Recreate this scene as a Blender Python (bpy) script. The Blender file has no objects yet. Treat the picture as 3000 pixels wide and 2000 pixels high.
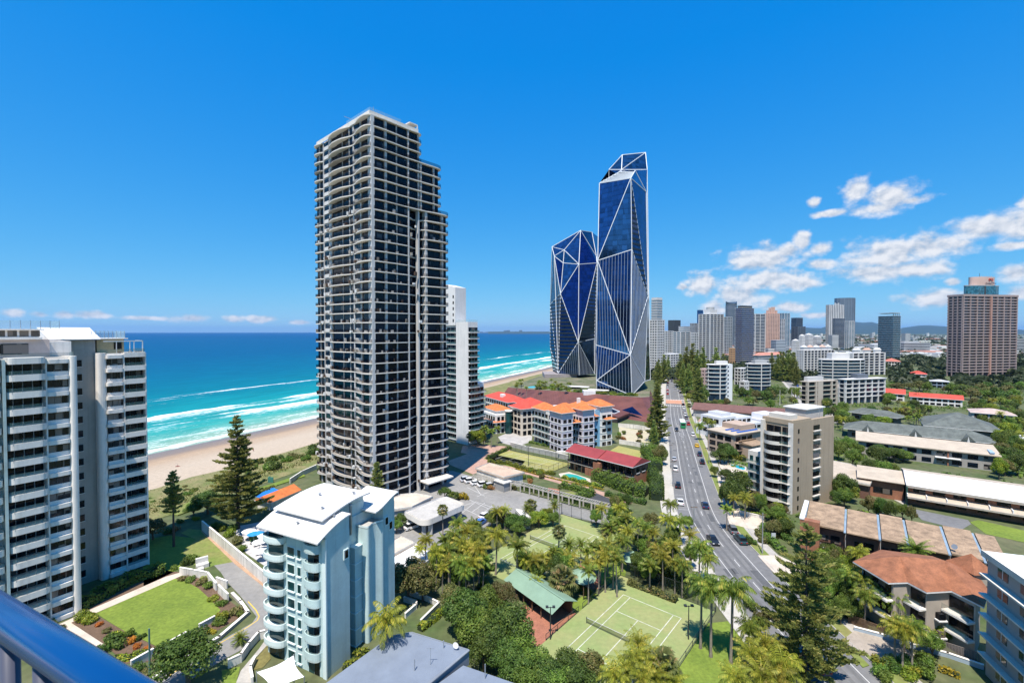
import bpy, math, random
import numpy as np
from mathutils import Vector, Matrix
random.seed(11); NPR = np.random.RandomState(5)
D = bpy.data; SC = bpy.context.scene; COL = SC.collection
rad = math.radians

# ---------------------------------------------------------------- camera
CAM_H = 50.0
FPX = 1333.0                      # focal length in pixels of the 3000 px wide photograph (16 mm on full frame)
PITCH = math.atan(28 / FPX)
cam = D.cameras.new('camera'); cam_o = D.objects.new('camera', cam); COL.objects.link(cam_o)
cam.sensor_width = 36; cam.lens = FPX / 3000 * 36
cam.clip_start = 0.05; cam.clip_end = 90000
cam_o.location = (0, 0, CAM_H); cam_o.rotation_euler = (rad(90) - PITCH, 0, 0)
cam.dof.use_dof = True; cam.dof.focus_distance = 160; cam.dof.aperture_fstop = 9
SC.camera = cam_o

# ---------------------------------------------------------------- light
SUN_EL, SUN_TRAVEL = 66.0, 17.0   # sun height; light travels 17 degrees right of straight ahead
sun = D.lights.new('sun', 'SUN'); sun.energy = 5.0; sun.angle = rad(0.5); sun.color = (1, .935, .835)
sun_o = D.objects.new('sun', sun); COL.objects.link(sun_o)
trav = Vector((math.sin(rad(SUN_TRAVEL)) * math.cos(rad(SUN_EL)), math.cos(rad(SUN_TRAVEL)) * math.cos(rad(SUN_EL)), -math.sin(rad(SUN_EL))))
sun_o.rotation_euler = trav.to_track_quat('-Z', 'Y').to_euler(); sun_o.location = (-60, -200, 300)
SC.view_settings.view_transform = 'Standard'; SC.view_settings.look = 'None'
SC.view_settings.exposure = 0.62; SC.view_settings.gamma = 1; SC.view_settings.use_curve_mapping = False
SC.render.engine = 'CYCLES'; SC.cycles.use_denoising = True
SC.cycles.max_bounces = 6; SC.cycles.diffuse_bounces = 2; SC.cycles.glossy_bounces = 3
SC.cycles.transmission_bounces = 4; SC.cycles.transparent_max_bounces = 12; SC.cycles.volume_bounces = 0
SC.cycles.caustics_reflective = False; SC.cycles.caustics_refractive = False
SC.cycles.sample_clamp_indirect = 4

world = D.worlds.new('World'); SC.world = world; world.use_nodes = True
def build_world():
    nt = world.node_tree; N = nt.nodes; L = nt.links; N.clear()
    def nd(t, **k):
        n = N.new(t)
        for a, b in k.items(): setattr(n, a, b)
        return n
    def mth(op, a, b=None, c=None, clamp=False):
        n = nd('ShaderNodeMath', operation=op, use_clamp=clamp)
        for i, v in enumerate((a, b, c)):
            if v is None: continue
            if isinstance(v, (int, float)): n.inputs[i].default_value = v
            else: L.new(v, n.inputs[i])
        return n.outputs[0]
    def vm(op, a, b=None, c=None):
        n = nd('ShaderNodeVectorMath', operation=op)
        for i, v in enumerate((a, b, c)):
            if v is None: continue
            if isinstance(v, (tuple, list)): n.inputs[i].default_value = v
            else: L.new(v, n.inputs[i])
        return n.outputs[1] if op == 'LENGTH' else n.outputs[0]
    out = nd('ShaderNodeOutputWorld'); bg = nd('ShaderNodeBackground'); bg.inputs[1].default_value = .135
    sky = nd('ShaderNodeTexSky', sky_type='NISHITA', sun_disc=False, sun_elevation=rad(SUN_EL),
             sun_rotation=rad(180 + SUN_TRAVEL), altitude=40, air_density=1.0, dust_density=0.0, ozone_density=2.0)
    # photographic grade of the clear sky, channel by channel
    sr = nd('ShaderNodeSeparateColor'); L.new(sky.outputs[0], sr.inputs[0]); hs = nd('ShaderNodeCombineColor')
    L.new(mth('MAXIMUM', mth('MULTIPLY', mth('SUBTRACT', sr.outputs[0], 1.0), .24), .01), hs.inputs[0])
    L.new(mth('MULTIPLY', mth('POWER', sr.outputs[1], .62), .86), hs.inputs[1]); L.new(mth('MULTIPLY', mth('POWER', sr.outputs[2], .2), 3.05), hs.inputs[2])
    tc = nd('ShaderNodeTexCoord'); sp = nd('ShaderNodeSeparateXYZ'); L.new(tc.outputs['Generated'], sp.inputs[0])
    az = mth('MULTIPLY', mth('ARCTAN2', sp.outputs[0], sp.outputs[1]), 180 / math.pi)
    el = mth('MULTIPLY', mth('ARCSINE', sp.outputs[2]), 180 / math.pi)
    cb = nd('ShaderNodeCombineXYZ'); L.new(az, cb.inputs[0]); L.new(el, cb.inputs[1]); P = cb.outputs[0]
    # cumulus: (azimuth, elevation, half width, half height) in degrees, all round the sky
    def ang(px, py): return math.degrees(math.atan((px - 1500) / FPX)), math.degrees(math.atan((972 - py) / math.hypot(FPX, px - 1500)))
    cl = []
    for px, py, w, h in [(2050, 835, 45, 30), (2000, 842, 20, 10), (2230, 760, 110, 34), (2300, 740, 40, 22), (2345, 705, 24, 24), (2250, 820, 120, 30), (2170, 870, 70, 34), (2330, 830, 60, 18),
                         (2100, 905, 40, 24), (2310, 900, 60, 14), (2400, 775, 45, 14), (2400, 730, 28, 16), (2600, 745, 130, 42), (2720, 725, 110, 34), (2560, 800, 120, 24), (2670, 790, 100, 26), (2900, 665, 130, 34), (3010, 655, 120, 50),
                         (2500, 560, 40, 30), (2600, 580, 80, 34), (2560, 612, 70, 20), (2670, 588, 50, 12), (2420, 628, 50, 8), (2380, 596, 16, 12), (3000, 598, 35, 18), (2740, 875, 100, 24), (2790, 826, 22, 10), (2980, 800, 60, 22), (2960, 720, 60, 12),
                         (2395, 924, 40, 8), (2840, 890, 60, 14), (2990, 860, 50, 16),
                         (40, 917, 34, 12), (120, 921, 30, 9), (190, 922, 34, 10), (262, 922, 50, 10), (430, 932, 60, 6), (560, 933, 50, 10), (690, 934, 30, 10), (770, 935, 45, 10), (880, 944, 30, 6)]:
        a, e = ang(px, py); c = math.cos(rad(a))
        cl.append((a, e, math.degrees(w * 1.12 / FPX) * c * c, math.degrees(h * 1.15 / FPX) * c))
    rr = random.Random(4)
    a = 52.0
    while a < 308:
        e = rr.uniform(2, 13); w = rr.uniform(2, 6)
        for k in range(3): cl.append(((a + rr.uniform(-w, w) + 180) % 360 - 180, e + rr.uniform(-.4, .9), w * rr.uniform(.5, 1), w * rr.uniform(.18, .3)))
        cl.append(((a + rr.uniform(2, 6) + 180) % 360 - 180, rr.uniform(1, 2), rr.uniform(1, 3), rr.uniform(.3, .5)))
        a += rr.uniform(9, 15)
    dmin = None
    for a, e, w, h in cl:
        l = vm('LENGTH', vm('MULTIPLY_ADD', P, (1 / w, 1 / h, 0), (-a / w, -e / h, 0)))
        dmin = l if dmin is None else mth('SMOOTH_MIN', dmin, l, .12)
    def fbm(off, scale, det):
        n = nd('ShaderNodeTexNoise', noise_dimensions='3D'); n.inputs['Scale'].default_value = scale; n.inputs['Detail'].default_value = det; n.inputs['Roughness'].default_value = .55
        L.new(vm('MULTIPLY_ADD', P, (1, 1.35, 0), off), n.inputs['Vector']); return n.outputs[0]
    n1 = fbm((3, 1, 0), .55, 9); n2 = fbm((2.8, 1.6, 0), .55, 7)
    body = mth('SUBTRACT', mth('ADD', mth('MULTIPLY', mth('SUBTRACT', 1.0, dmin), .85), mth('MULTIPLY', mth('SUBTRACT', n1, .5), 2.0)), -.3)
    mask = nd('ShaderNodeMapRange', interpolation_type='SMOOTHSTEP'); L.new(body, mask.inputs[0]); mask.inputs[1].default_value = .0; mask.inputs[2].default_value = .85
    shade = mth('MULTIPLY_ADD', mth('SUBTRACT', n1, n2), 3.0, .66, True)
    cc = nd('ShaderNodeMix', data_type='RGBA'); L.new(shade, cc.inputs[0]); cc.inputs[6].default_value = (2.1, 2.5, 3.1, 1); cc.inputs[7].default_value = (4.5, 4.5, 4.6, 1)
    mx = nd('ShaderNodeMix', data_type='RGBA'); L.new(mth('MULTIPLY', mask.outputs[0], .93), mx.inputs[0]); L.new(hs.outputs[0], mx.inputs[6]); L.new(cc.outputs[2], mx.inputs[7])
    L.new(mx.outputs[2], bg.inputs[0]); L.new(bg.outputs[0], out.inputs[0])
build_world()

# ---------------------------------------------------------------- surveying the ground from the photograph
SHEETS = {'S1': (0, 900, 2.851), 'S2': (0, 1400, 2.614), 'S3': (650, 1350, 2.4117), 'S4': (850, 280, 2.528), 'S5': (850, 880, 2.6133), 'S6': (1150, 1400, 2.613),
          'S7': (1350, 1050, 3.485), 'S8': (1550, 420, 2.011), 'T1': (1850, 800, 3.485), 'T2': (2400, 780, 3.337), 'T3': (1850, 1150, 3.485), 'T4': (2400, 1150, 3.485),
          'T5': (1850, 1500, 3.137), 'T6': (2400, 1500, 3.137), 'T8': (0, 1700, 4.704), 'C1': (1600, 1660, 5.2267), 'C2': (1450, 1480, 6.72), 'D1': (740, 1400, 5.227),
          'D2': (740, 1700, 5.227), 'E1': (1300, 1330, 3.92), 'E2': (400, 1180, 3.563), 'P': (0, 0, 1)}
def ray(px, py):
    u = (px - 1500) / FPX; v = (1000 - py) / FPX
    return Vector((u, math.cos(PITCH) + v * math.sin(PITCH), -math.sin(PITCH) + v * math.cos(PITCH)))
def G(s, x, y, z=0.0):
    """ground point (height z) seen at position x, y of survey sheet s"""
    a = SHEETS[s]; d = ray(a[0] + x / a[2], a[1] + y / a[2]); k = (z - CAM_H) / d.z
    return Vector((d.x * k, d.y * k))
def AT(px, py, Y):
    d = ray(px, py); k = Y / d.y
    return Vector((d.x * k, Y, CAM_H + d.z * k))
def heading(h): h = rad(h); return Vector((math.sin(h), math.cos(h))), Vector((-math.cos(h), math.sin(h)))

# ---------------------------------------------------------------- materials
MATS = {}
def mat(name, col, rough=.75, var=.12, scale=.35, col2=None, metal=0.0, spec=.4, rnd=0.0, bump=0.0, fine=0.0, stripe=None, alpha=1.0, streak=0.0):
    """procedural surface: base colour with weathering at two scales, optional ribs (axis, spacing, depth)"""
    if name in MATS: return MATS[name]
    m = D.materials.new(name); m.use_nodes = True; MATS[name] = m
    nt = m.node_tree; N = nt.nodes; L = nt.links; b = N['Principled BSDF']
    b.inputs['Roughness'].default_value = rough; b.inputs['Metallic'].default_value = metal
    b.inputs['Specular IOR Level'].default_value = spec; b.inputs['Alpha'].default_value = alpha
    geo = N.new('ShaderNodeNewGeometry')
    n1 = N.new('ShaderNodeTexNoise'); n1.inputs['Scale'].default_value = scale; n1.inputs['Detail'].default_value = 6; n1.inputs['Roughness'].default_value = .65
    L.new(geo.outputs['Position'], n1.inputs['Vector'])
    ramp = N.new('ShaderNodeMapRange'); ramp.inputs[1].default_value = .3; ramp.inputs[2].default_value = .7; L.new(n1.outputs[0], ramp.inputs[0])
    c2 = col2 or tuple(max(0, c * (1 - 2.2 * var)) for c in col)
    c1 = col if col2 else tuple(min(1, c * (1 + .6 * var)) for c in col)
    mx = N.new('ShaderNodeMix'); mx.data_type = 'RGBA'; mx.inputs[6].default_value = (*c1, 1); mx.inputs[7].default_value = (*c2, 1)
    L.new(ramp.outputs[0], mx.inputs[0]); cur = mx.outputs[2]
    if fine:
        n2 = N.new('ShaderNodeTexNoise'); n2.inputs['Scale'].default_value = scale * 9; n2.inputs['Detail'].default_value = 4; L.new(geo.outputs['Position'], n2.inputs['Vector'])
        hv = N.new('ShaderNodeHueSaturation'); mr = N.new('ShaderNodeMapRange'); mr.inputs[1].default_value = .25; mr.inputs[2].default_value = .75
        mr.inputs[3].default_value = 1 - fine; mr.inputs[4].default_value = 1 + fine; L.new(n2.outputs[0], mr.inputs[0]); L.new(mr.outputs[0], hv.inputs['Value']); L.new(cur, hv.inputs['Color']); cur = hv.outputs[0]
    if streak:      # rain streaks running down the wall
        sv = N.new('ShaderNodeVectorMath'); sv.operation = 'MULTIPLY'; sv.inputs[1].default_value = (1.6, 1.6, .07); L.new(geo.outputs['Position'], sv.inputs[0]); n3 = N.new('ShaderNodeTexNoise'); n3.inputs['Scale'].default_value = 1; n3.inputs['Detail'].default_value = 5; L.new(sv.outputs[0], n3.inputs['Vector'])
        hv = N.new('ShaderNodeHueSaturation'); mr = N.new('ShaderNodeMapRange'); mr.inputs[1].default_value = .5; mr.inputs[2].default_value = .75; mr.inputs[3].default_value = 1; mr.inputs[4].default_value = 1 - streak; L.new(n3.outputs[0], mr.inputs[0]); L.new(mr.outputs[0], hv.inputs['Value']); L.new(cur, hv.inputs['Color']); cur = hv.outputs[0]
    if rnd:
        oi = N.new('ShaderNodeObjectInfo'); hv = N.new('ShaderNodeHueSaturation'); mr = N.new('ShaderNodeMapRange'); mr.inputs[3].default_value = 1 - rnd; mr.inputs[4].default_value = 1 + rnd
        L.new(oi.outputs['Random'], mr.inputs[0]); L.new(mr.outputs[0], hv.inputs['Value']); L.new(cur, hv.inputs['Color']); cur = hv.outputs[0]
    L.new(cur, b.inputs['Base Color'])
    if stripe or bump:
        bp = N.new('ShaderNodeBump'); bp.inputs['Strength'].default_value = .6
        if stripe:
            tc = N.new('ShaderNodeTexCoord'); sx = N.new('ShaderNodeSeparateXYZ'); L.new(tc.outputs['Object'], sx.inputs[0])
            w = N.new('ShaderNodeMath'); w.operation = 'PINGPONG'; w.inputs[1].default_value = stripe[1]; L.new(sx.outputs[stripe[0]], w.inputs[0])
            L.new(w.outputs[0], bp.inputs['Height']); bp.inputs['Distance'].default_value = stripe[2]
        else:
            L.new(n1.outputs[0], bp.inputs['Height']); bp.inputs['Distance'].default_value = bump
        L.new(bp.outputs[0], b.inputs['Normal'])
    return m
def glass(name, col, rough=.06, rnd=.5, curtain=None, spec=.4, tint=None):
    """window glass as seen by day from outside: dark room, drawn curtains behind some panes, sky reflected"""
    if name in MATS: return MATS[name]
    m = D.materials.new(name); m.use_nodes = True; MATS[name] = m
    N = m.node_tree.nodes; L = m.node_tree.links; b = N['Principled BSDF']
    b.inputs['Roughness'].default_value = rough; b.inputs['IOR'].default_value = 1.5; b.inputs['Specular IOR Level'].default_value = spec
    if tint: b.inputs['Specular Tint'].default_value = (*tint, 1)
    geo = N.new('ShaderNodeNewGeometry'); wn = N.new('ShaderNodeTexWhiteNoise'); wn.noise_dimensions = '4D'
    sn = N.new('ShaderNodeVectorMath'); sn.operation = 'SNAP'; sn.inputs[1].default_value = (1.3, 1.3, 1.45); L.new(geo.outputs['Position'], sn.inputs[0]); L.new(sn.outputs[0], wn.inputs['Vector'])
    oi = N.new('ShaderNodeObjectInfo'); L.new(oi.outputs['Random'], wn.inputs['W'])
    mr = N.new('ShaderNodeMapRange'); mr.inputs[3].default_value = 1 - rnd; mr.inputs[4].default_value = 1 + rnd; L.new(wn.outputs['Value'], mr.inputs[0])
    hv = N.new('ShaderNodeHueSaturation'); hv.inputs['Color'].default_value = (*col, 1); L.new(mr.outputs[0], hv.inputs['Value']); cur = hv.outputs[0]
    if curtain:
        gt = N.new('ShaderNodeMath'); gt.operation = 'GREATER_THAN'; gt.inputs[1].default_value = 1 - curtain[1]; L.new(wn.outputs['Color'], gt.inputs[0])
        mx = N.new('ShaderNodeMix'); mx.data_type = 'RGBA'; L.new(gt.outputs[0], mx.inputs[0]); L.new(cur, mx.inputs[6]); mx.inputs[7].default_value = (*curtain[0], 1); cur = mx.outputs[2]
    L.new(cur, b.inputs['Base Color'])
    return m
def leafmat(name, dark, light, tip=None, trans=.35, scale=.55):
    if name in MATS: return MATS[name]
    m = D.materials.new(name); m.use_nodes = True; MATS[name] = m
    N = m.node_tree.nodes; L = m.node_tree.links; N.clear()
    geo = N.new('ShaderNodeNewGeometry'); oi = N.new('ShaderNodeObjectInfo')
    n1 = N.new('ShaderNodeTexNoise'); n1.inputs['Scale'].default_value = scale; n1.inputs['Detail'].default_value = 3; L.new(geo.outputs['Position'], n1.inputs['Vector'])
    n2 = N.new('ShaderNodeTexWhiteNoise'); n2.noise_dimensions = '1D'; L.new(geo.outputs['Random Per Island'], n2.inputs['W'])
    a = N.new('ShaderNodeMath'); a.operation = 'MULTIPLY_ADD'; L.new(n2.outputs[0], a.inputs[0]); a.inputs[1].default_value = .55; L.new(n1.outputs[0], a.inputs[2])
    mr = N.new('ShaderNodeMapRange'); mr.inputs[1].default_value = .35; mr.inputs[2].default_value = 1.1; L.new(a.outputs[0], mr.inputs[0])
    cr = N.new('ShaderNodeValToRGB'); cr.color_ramp.elements[0].color = (*dark, 1); cr.color_ramp.elements[1].color = (*light, 1); cr.color_ramp.elements[1].position = .8
    if tip: e = cr.color_ramp.elements.new(.97); e.color = (*tip, 1)
    L.new(mr.outputs[0], cr.inputs[0])
    hv = N.new('ShaderNodeHueSaturation'); m2 = N.new('ShaderNodeMapRange'); m2.inputs[3].default_value = .8; m2.inputs[4].default_value = 1.3; L.new(oi.outputs['Random'], m2.inputs[0])
    m3 = N.new('ShaderNodeMapRange'); m3.inputs[3].default_value = .475; m3.inputs[4].default_value = .515; L.new(oi.outputs['Random'], m3.inputs[0]); L.new(m3.outputs[0], hv.inputs['Hue'])
    L.new(m2.outputs[0], hv.inputs['Value']); L.new(cr.outputs[0], hv.inputs['Color'])
    df = N.new('ShaderNodeBsdfPrincipled'); df.inputs['Roughness'].default_value = .55; df.inputs['Specular IOR Level'].default_value = .3; L.new(hv.outputs[0], df.inputs['Base Color'])
    tr = N.new('ShaderNodeBsdfTranslucent'); L.new(hv.outputs[0], tr.inputs[0]); ms = N.new('ShaderNodeMixShader'); ms.inputs[0].default_value = trans
    L.new(df.outputs[0], ms.inputs[1]); L.new(tr.outputs[0], ms.inputs[2]); o = N.new('ShaderNodeOutputMaterial'); L.new(ms.outputs[0], o.inputs[0])
    return m

# ---------------------------------------------------------------- mesh and object helpers
class MB:
    def __init__(s): s.v = []; s.f = []; s.mi = []
    def add(s, vs, fs, m=0):
        o = len(s.v); s.v += [tuple(v) for v in vs]
        for f in fs: s.f.append(tuple(i + o for i in f)); s.mi.append(m)
        return s
    def box(s, x0, x1, y0, y1, z0, z1, m=0):
        return s.add([(x0, y0, z0), (x1, y0, z0), (x1, y1, z0), (x0, y1, z0), (x0, y0, z1), (x1, y0, z1), (x1, y1, z1), (x0, y1, z1)],
                     [(0, 3, 2, 1), (4, 5, 6, 7), (0, 1, 5, 4), (1, 2, 6, 5), (2, 3, 7, 6), (3, 0, 4, 7)], m)
    def prism(s, poly, z0, z1, m=0, mtop=None):
        n = len(poly); ar = sum(poly[i][0] * poly[(i + 1) % n][1] - poly[(i + 1) % n][0] * poly[i][1] for i in range(n))
        if ar < 0: poly = list(poly)[::-1]
        zt = z1 if isinstance(z1, (list, tuple)) else [z1] * n
        if ar < 0 and isinstance(z1, (list, tuple)): zt = list(z1)[::-1]
        o = len(s.v); s.v += [(p[0], p[1], z0) for p in poly] + [(p[0], p[1], zt[i]) for i, p in enumerate(poly)]
        for i in range(n): j = (i + 1) % n; s.f.append((o + i, o + j, o + n + j, o + n + i)); s.mi.append(m)
        s.f.append(tuple(o + n + i for i in range(n))); s.mi.append(m if mtop is None else mtop)
        s.f.append(tuple(o + n - 1 - i for i in range(n))); s.mi.append(m)
        return s
    def bar(s, a, b, w, h=None, m=0, up=(0, 0, 1)):
        a = Vector(a); b = Vector(b); h = h or w; d = (b - a)
        if d.length < 1e-6: return s
        d.normalize(); u = Vector(up)
        if abs(d.dot(u)) > .98: u = Vector((1, 0, 0))
        r = d.cross(u).normalized(); u = r.cross(d).normalized(); r *= w / 2; u *= h / 2
        return s.add([a - r - u, a + r - u, a + r + u, a - r + u, b - r - u, b + r - u, b + r + u, b - r + u],
                     [(0, 1, 2, 3), (7, 6, 5, 4), (0, 4, 5, 1), (1, 5, 6, 2), (2, 6, 7, 3), (3, 7, 4, 0)], m)
    def tube(s, pts, rs, n=8, m=0, cap=True):
        pts = [Vector(p) for p in pts]
        if isinstance(rs, (int, float)): rs = [rs] * len(pts)
        o = len(s.v)
        for i, p in enumerate(pts):
            d = (pts[min(i + 1, len(pts) - 1)] - pts[max(i - 1, 0)]).normalized(); u = Vector((0, 0, 1)) if abs(d.z) < .95 else Vector((1, 0, 0))
            r = d.cross(u).normalized(); u = r.cross(d).normalized()
            for k in range(n): a = 2 * math.pi * k / n; s.v.append(tuple(p + (r * math.cos(a) + u * math.sin(a)) * rs[i]))
        for i in range(len(pts) - 1):
            for k in range(n): k2 = (k + 1) % n; s.f.append((o + i * n + k, o + i * n + k2, o + (i + 1) * n + k2, o + (i + 1) * n + k)); s.mi.append(m)
        if cap:
            s.f.append(tuple(o + n - 1 - k for k in range(n))); s.mi.append(m); e = o + (len(pts) - 1) * n; s.f.append(tuple(e + k for k in range(n))); s.mi.append(m)
        return s
    def ribbon(s, pts, z0, z1, m=0, closed=False):
        n = len(pts); o = len(s.v)
        for p in pts: s.v += [(p[0], p[1], z0), (p[0], p[1], z1)]
        for i in range(n if closed else n - 1): j = (i + 1) % n; s.f.append((o + 2 * i, o + 2 * j, o + 2 * j + 1, o + 2 * i + 1)); s.mi.append(m)
        return s
    def mesh(s, name, mats, smooth=False):
        me = D.meshes.new(name); me.from_pydata(s.v, [], s.f)
        for x in (mats if isinstance(mats, (list, tuple)) else [mats]): me.materials.append(x)
        if any(s.mi): me.polygons.foreach_set('material_index', s.mi)
        if smooth: me.polygons.foreach_set('use_smooth', [True] * len(me.polygons))
        me.update(); return me
def quads_mesh(name, V, m, extra=None):
    """V: (n, k, 3) array of separate faces with k corners"""
    n, k = V.shape[0], V.shape[1]; me = D.meshes.new(name)
    me.vertices.add(n * k); me.vertices.foreach_set('co', np.ascontiguousarray(V, dtype=np.float32).ravel())
    me.loops.add(n * k); me.loops.foreach_set('vertex_index', np.arange(n * k, dtype=np.int32))
    me.polygons.add(n); me.polygons.foreach_set('loop_start', np.arange(0, n * k, k, dtype=np.int32)); me.materials.append(m); me.update(calc_edges=True); return me
def link(name, data, parent=None, loc=None, rot=None, scale=None):
    o = D.objects.new(name, data); COL.objects.link(o)
    if parent: o.parent = parent
    if loc is not None: o.location = loc
    if rot is not None: o.rotation_euler = rot if isinstance(rot, (tuple, list)) else (0, 0, rot)
    if scale is not None: o.scale = scale
    return o
def tag(o, label, cat, group=None, kind=None):
    o['label'] = label; o['category'] = cat
    if group: o['group'] = group
    if kind: o['kind'] = kind
    return o
def thing(name, label, cat, loc=(0, 0, 0), rotz=0, group=None):
    o = link(name, None, None, loc, rotz); o.empty_display_size = .5; return tag(o, label, cat, group)
def single(name, mb, m, label, cat, loc=None, rotz=0, group=None, smooth=False): return tag(link(name, mb.mesh(name, m, smooth), None, loc, rotz), label, cat, group)
def part(name, mb, m, parent, smooth=False, **k): return link(name, mb.mesh(name, m, smooth), parent, **k)
def struct(name, mb, m, smooth=False): o = link(name, mb.mesh(name, m, smooth)); o['kind'] = 'structure'; return o
UB = {}
def ubox(m):
    if m.name not in UB: UB[m.name] = MB().box(-.5, .5, -.5, .5, -.5, .5).mesh('block_' + m.name, m)
    return UB[m.name]
def bx(name, m, parent, x0, x1, y0, y1, z0, z1, rot=0):
    return link(name, ubox(m), parent, ((x0 + x1) / 2, (y0 + y1) / 2, (z0 + z1) / 2), rot or None, (max(abs(x1 - x0), .004), max(abs(y1 - y0), .004), max(abs(z1 - z0), .004)))
class Pool:
    """pieces of one kind on one thing: up to 300 separate parts, the farthest rest joined"""
    def __init__(s, root, name, m, most=300): s.root, s.name, s.m, s.most, s.b = root, name, m, most, []
    def add(s, x0, x1, y0, y1, z0, z1): s.b.append((x0, x1, y0, y1, z0, z1))
    def flush(s):
        M = Matrix.Translation(s.root.location) @ Matrix.Rotation(s.root.rotation_euler.z, 4, 'Z'); c = Vector((0, 0, CAM_H))
        s.b.sort(key=lambda b: (M @ Vector(((b[0] + b[1]) / 2, (b[2] + b[3]) / 2, (b[4] + b[5]) / 2)) - c).length)
        for b in s.b[:s.most]: bx(s.name, s.m, s.root, *b)
        if len(s.b) > s.most:
            mb = MB()
            for b in s.b[s.most:]: mb.box(*b)
            part(s.name, mb, s.m, s.root)['kind'] = 'stuff'
def building(name, label, cat, O, h, group=None, z=0):
    """Empty at the corner facing the camera; local x runs along heading h, local y to the left of it"""
    return thing(name, label, cat, (O[0], O[1], z), rad(90 - h), group)
def rounded(poly, r, n=5):
    """round the corners of a polygon"""
    out = []; k = len(poly)
    for i in range(k):
        p = Vector(poly[i]); a = (Vector(poly[i - 1]) - p); b = (Vector(poly[(i + 1) % k]) - p); q = min(r, a.length * .49, b.length * .49)
        A = p + a.normalized() * q; B = p + b.normalized() * q
        for t in range(n + 1): t /= n; out.append(tuple(A * (1 - t) ** 2 + p * 2 * t * (1 - t) + B * t * t))
    return out
# ================================================================ ground, sea, beach, roads
CO = Vector((-152.8, 187.0)); CX, CY = heading(23.7)
def CF(a, o): return CO + CX * a + CY * o      # along the waterline, out to sea
def poly_struct(name, pts, m, z, drop=None):
    mb = MB(); n = len(pts); pts = [(p[0], p[1]) for p in pts]
    if sum(pts[i][0] * pts[(i + 1) % n][1] - pts[(i + 1) % n][0] * pts[i][1] for i in range(n)) < 0: pts = pts[::-1]
    mb.prism(pts, z - (drop or .3), z); return struct(name, mb, m)
def sheet(name, s, pts, m, z, dp=None): return poly_struct(name, [G(s, *p) for p in pts], m, z, dp)

M_ground = mat('ground_scrub', (.05, .085, .022), .95, scale=.06, col2=(.12, .115, .06), fine=.3)
M_lawn = mat('lawn_grass', (.165, .22, .03), .95, scale=.2, col2=(.105, .155, .02), fine=.24)
M_lawn2 = mat('worn_grass', (.115, .185, .026), .95, scale=.13, col2=(.21, .19, .07), fine=.2)
M_asph = mat('asphalt', (.125, .126, .13), .9, scale=.11, col2=(.175, .172, .17), fine=.14)
M_asph2 = mat('pale_asphalt', (.19, .185, .178), .9, scale=.12, col2=(.26, .25, .235), fine=.12)
M_dark = mat('dark_asphalt', (.055, .057, .062), .9, scale=.12, fine=.12)
M_conc = mat('concrete', (.40, .375, .34), .85, scale=.3, fine=.1)
M_pave = mat('cream_paving', (.55, .47, .39), .85, scale=.3, fine=.09)
M_soil = mat('garden_soil', (.135, .085, .055), .95, scale=.6, fine=.3)
M_brick = mat('brick_paving', (.33, .135, .085), .85, scale=.5, fine=.22)
M_pink = mat('pink_paving', (.42, .26, .2), .85, scale=.5, fine=.18)
M_white = mat('white_line_paint', (.56, .55, .53), .7, var=.1, scale=1.2)
M_yellow = mat('yellow_line_paint', (.7, .47, .05), .7)
M_wallw = mat('white_render', (.70, .67, .62), .8, scale=.25, fine=.05, streak=.3)
M_wallg = mat('grey_render', (.42, .42, .42), .85, scale=.3, fine=.08)
M_metal = mat('dark_metal', (.05, .055, .06), .5, metal=.3)
M_galv = mat('galvanised_metal', (.42, .44, .46), .45, metal=.6)
M_timber = mat('timber', (.16, .1, .06), .8, fine=.2)

gr = MB(); A, B, C_, D_ = CF(-3500, -57), CF(34000, -57), CF(34000, -34000), CF(-3500, -34000)
gr.add([(*D_, 0), (*C_, 0), (*B, 0), (*A, 0)], [(0, 1, 2, 3)]); struct('ground', gr, M_ground)

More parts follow.
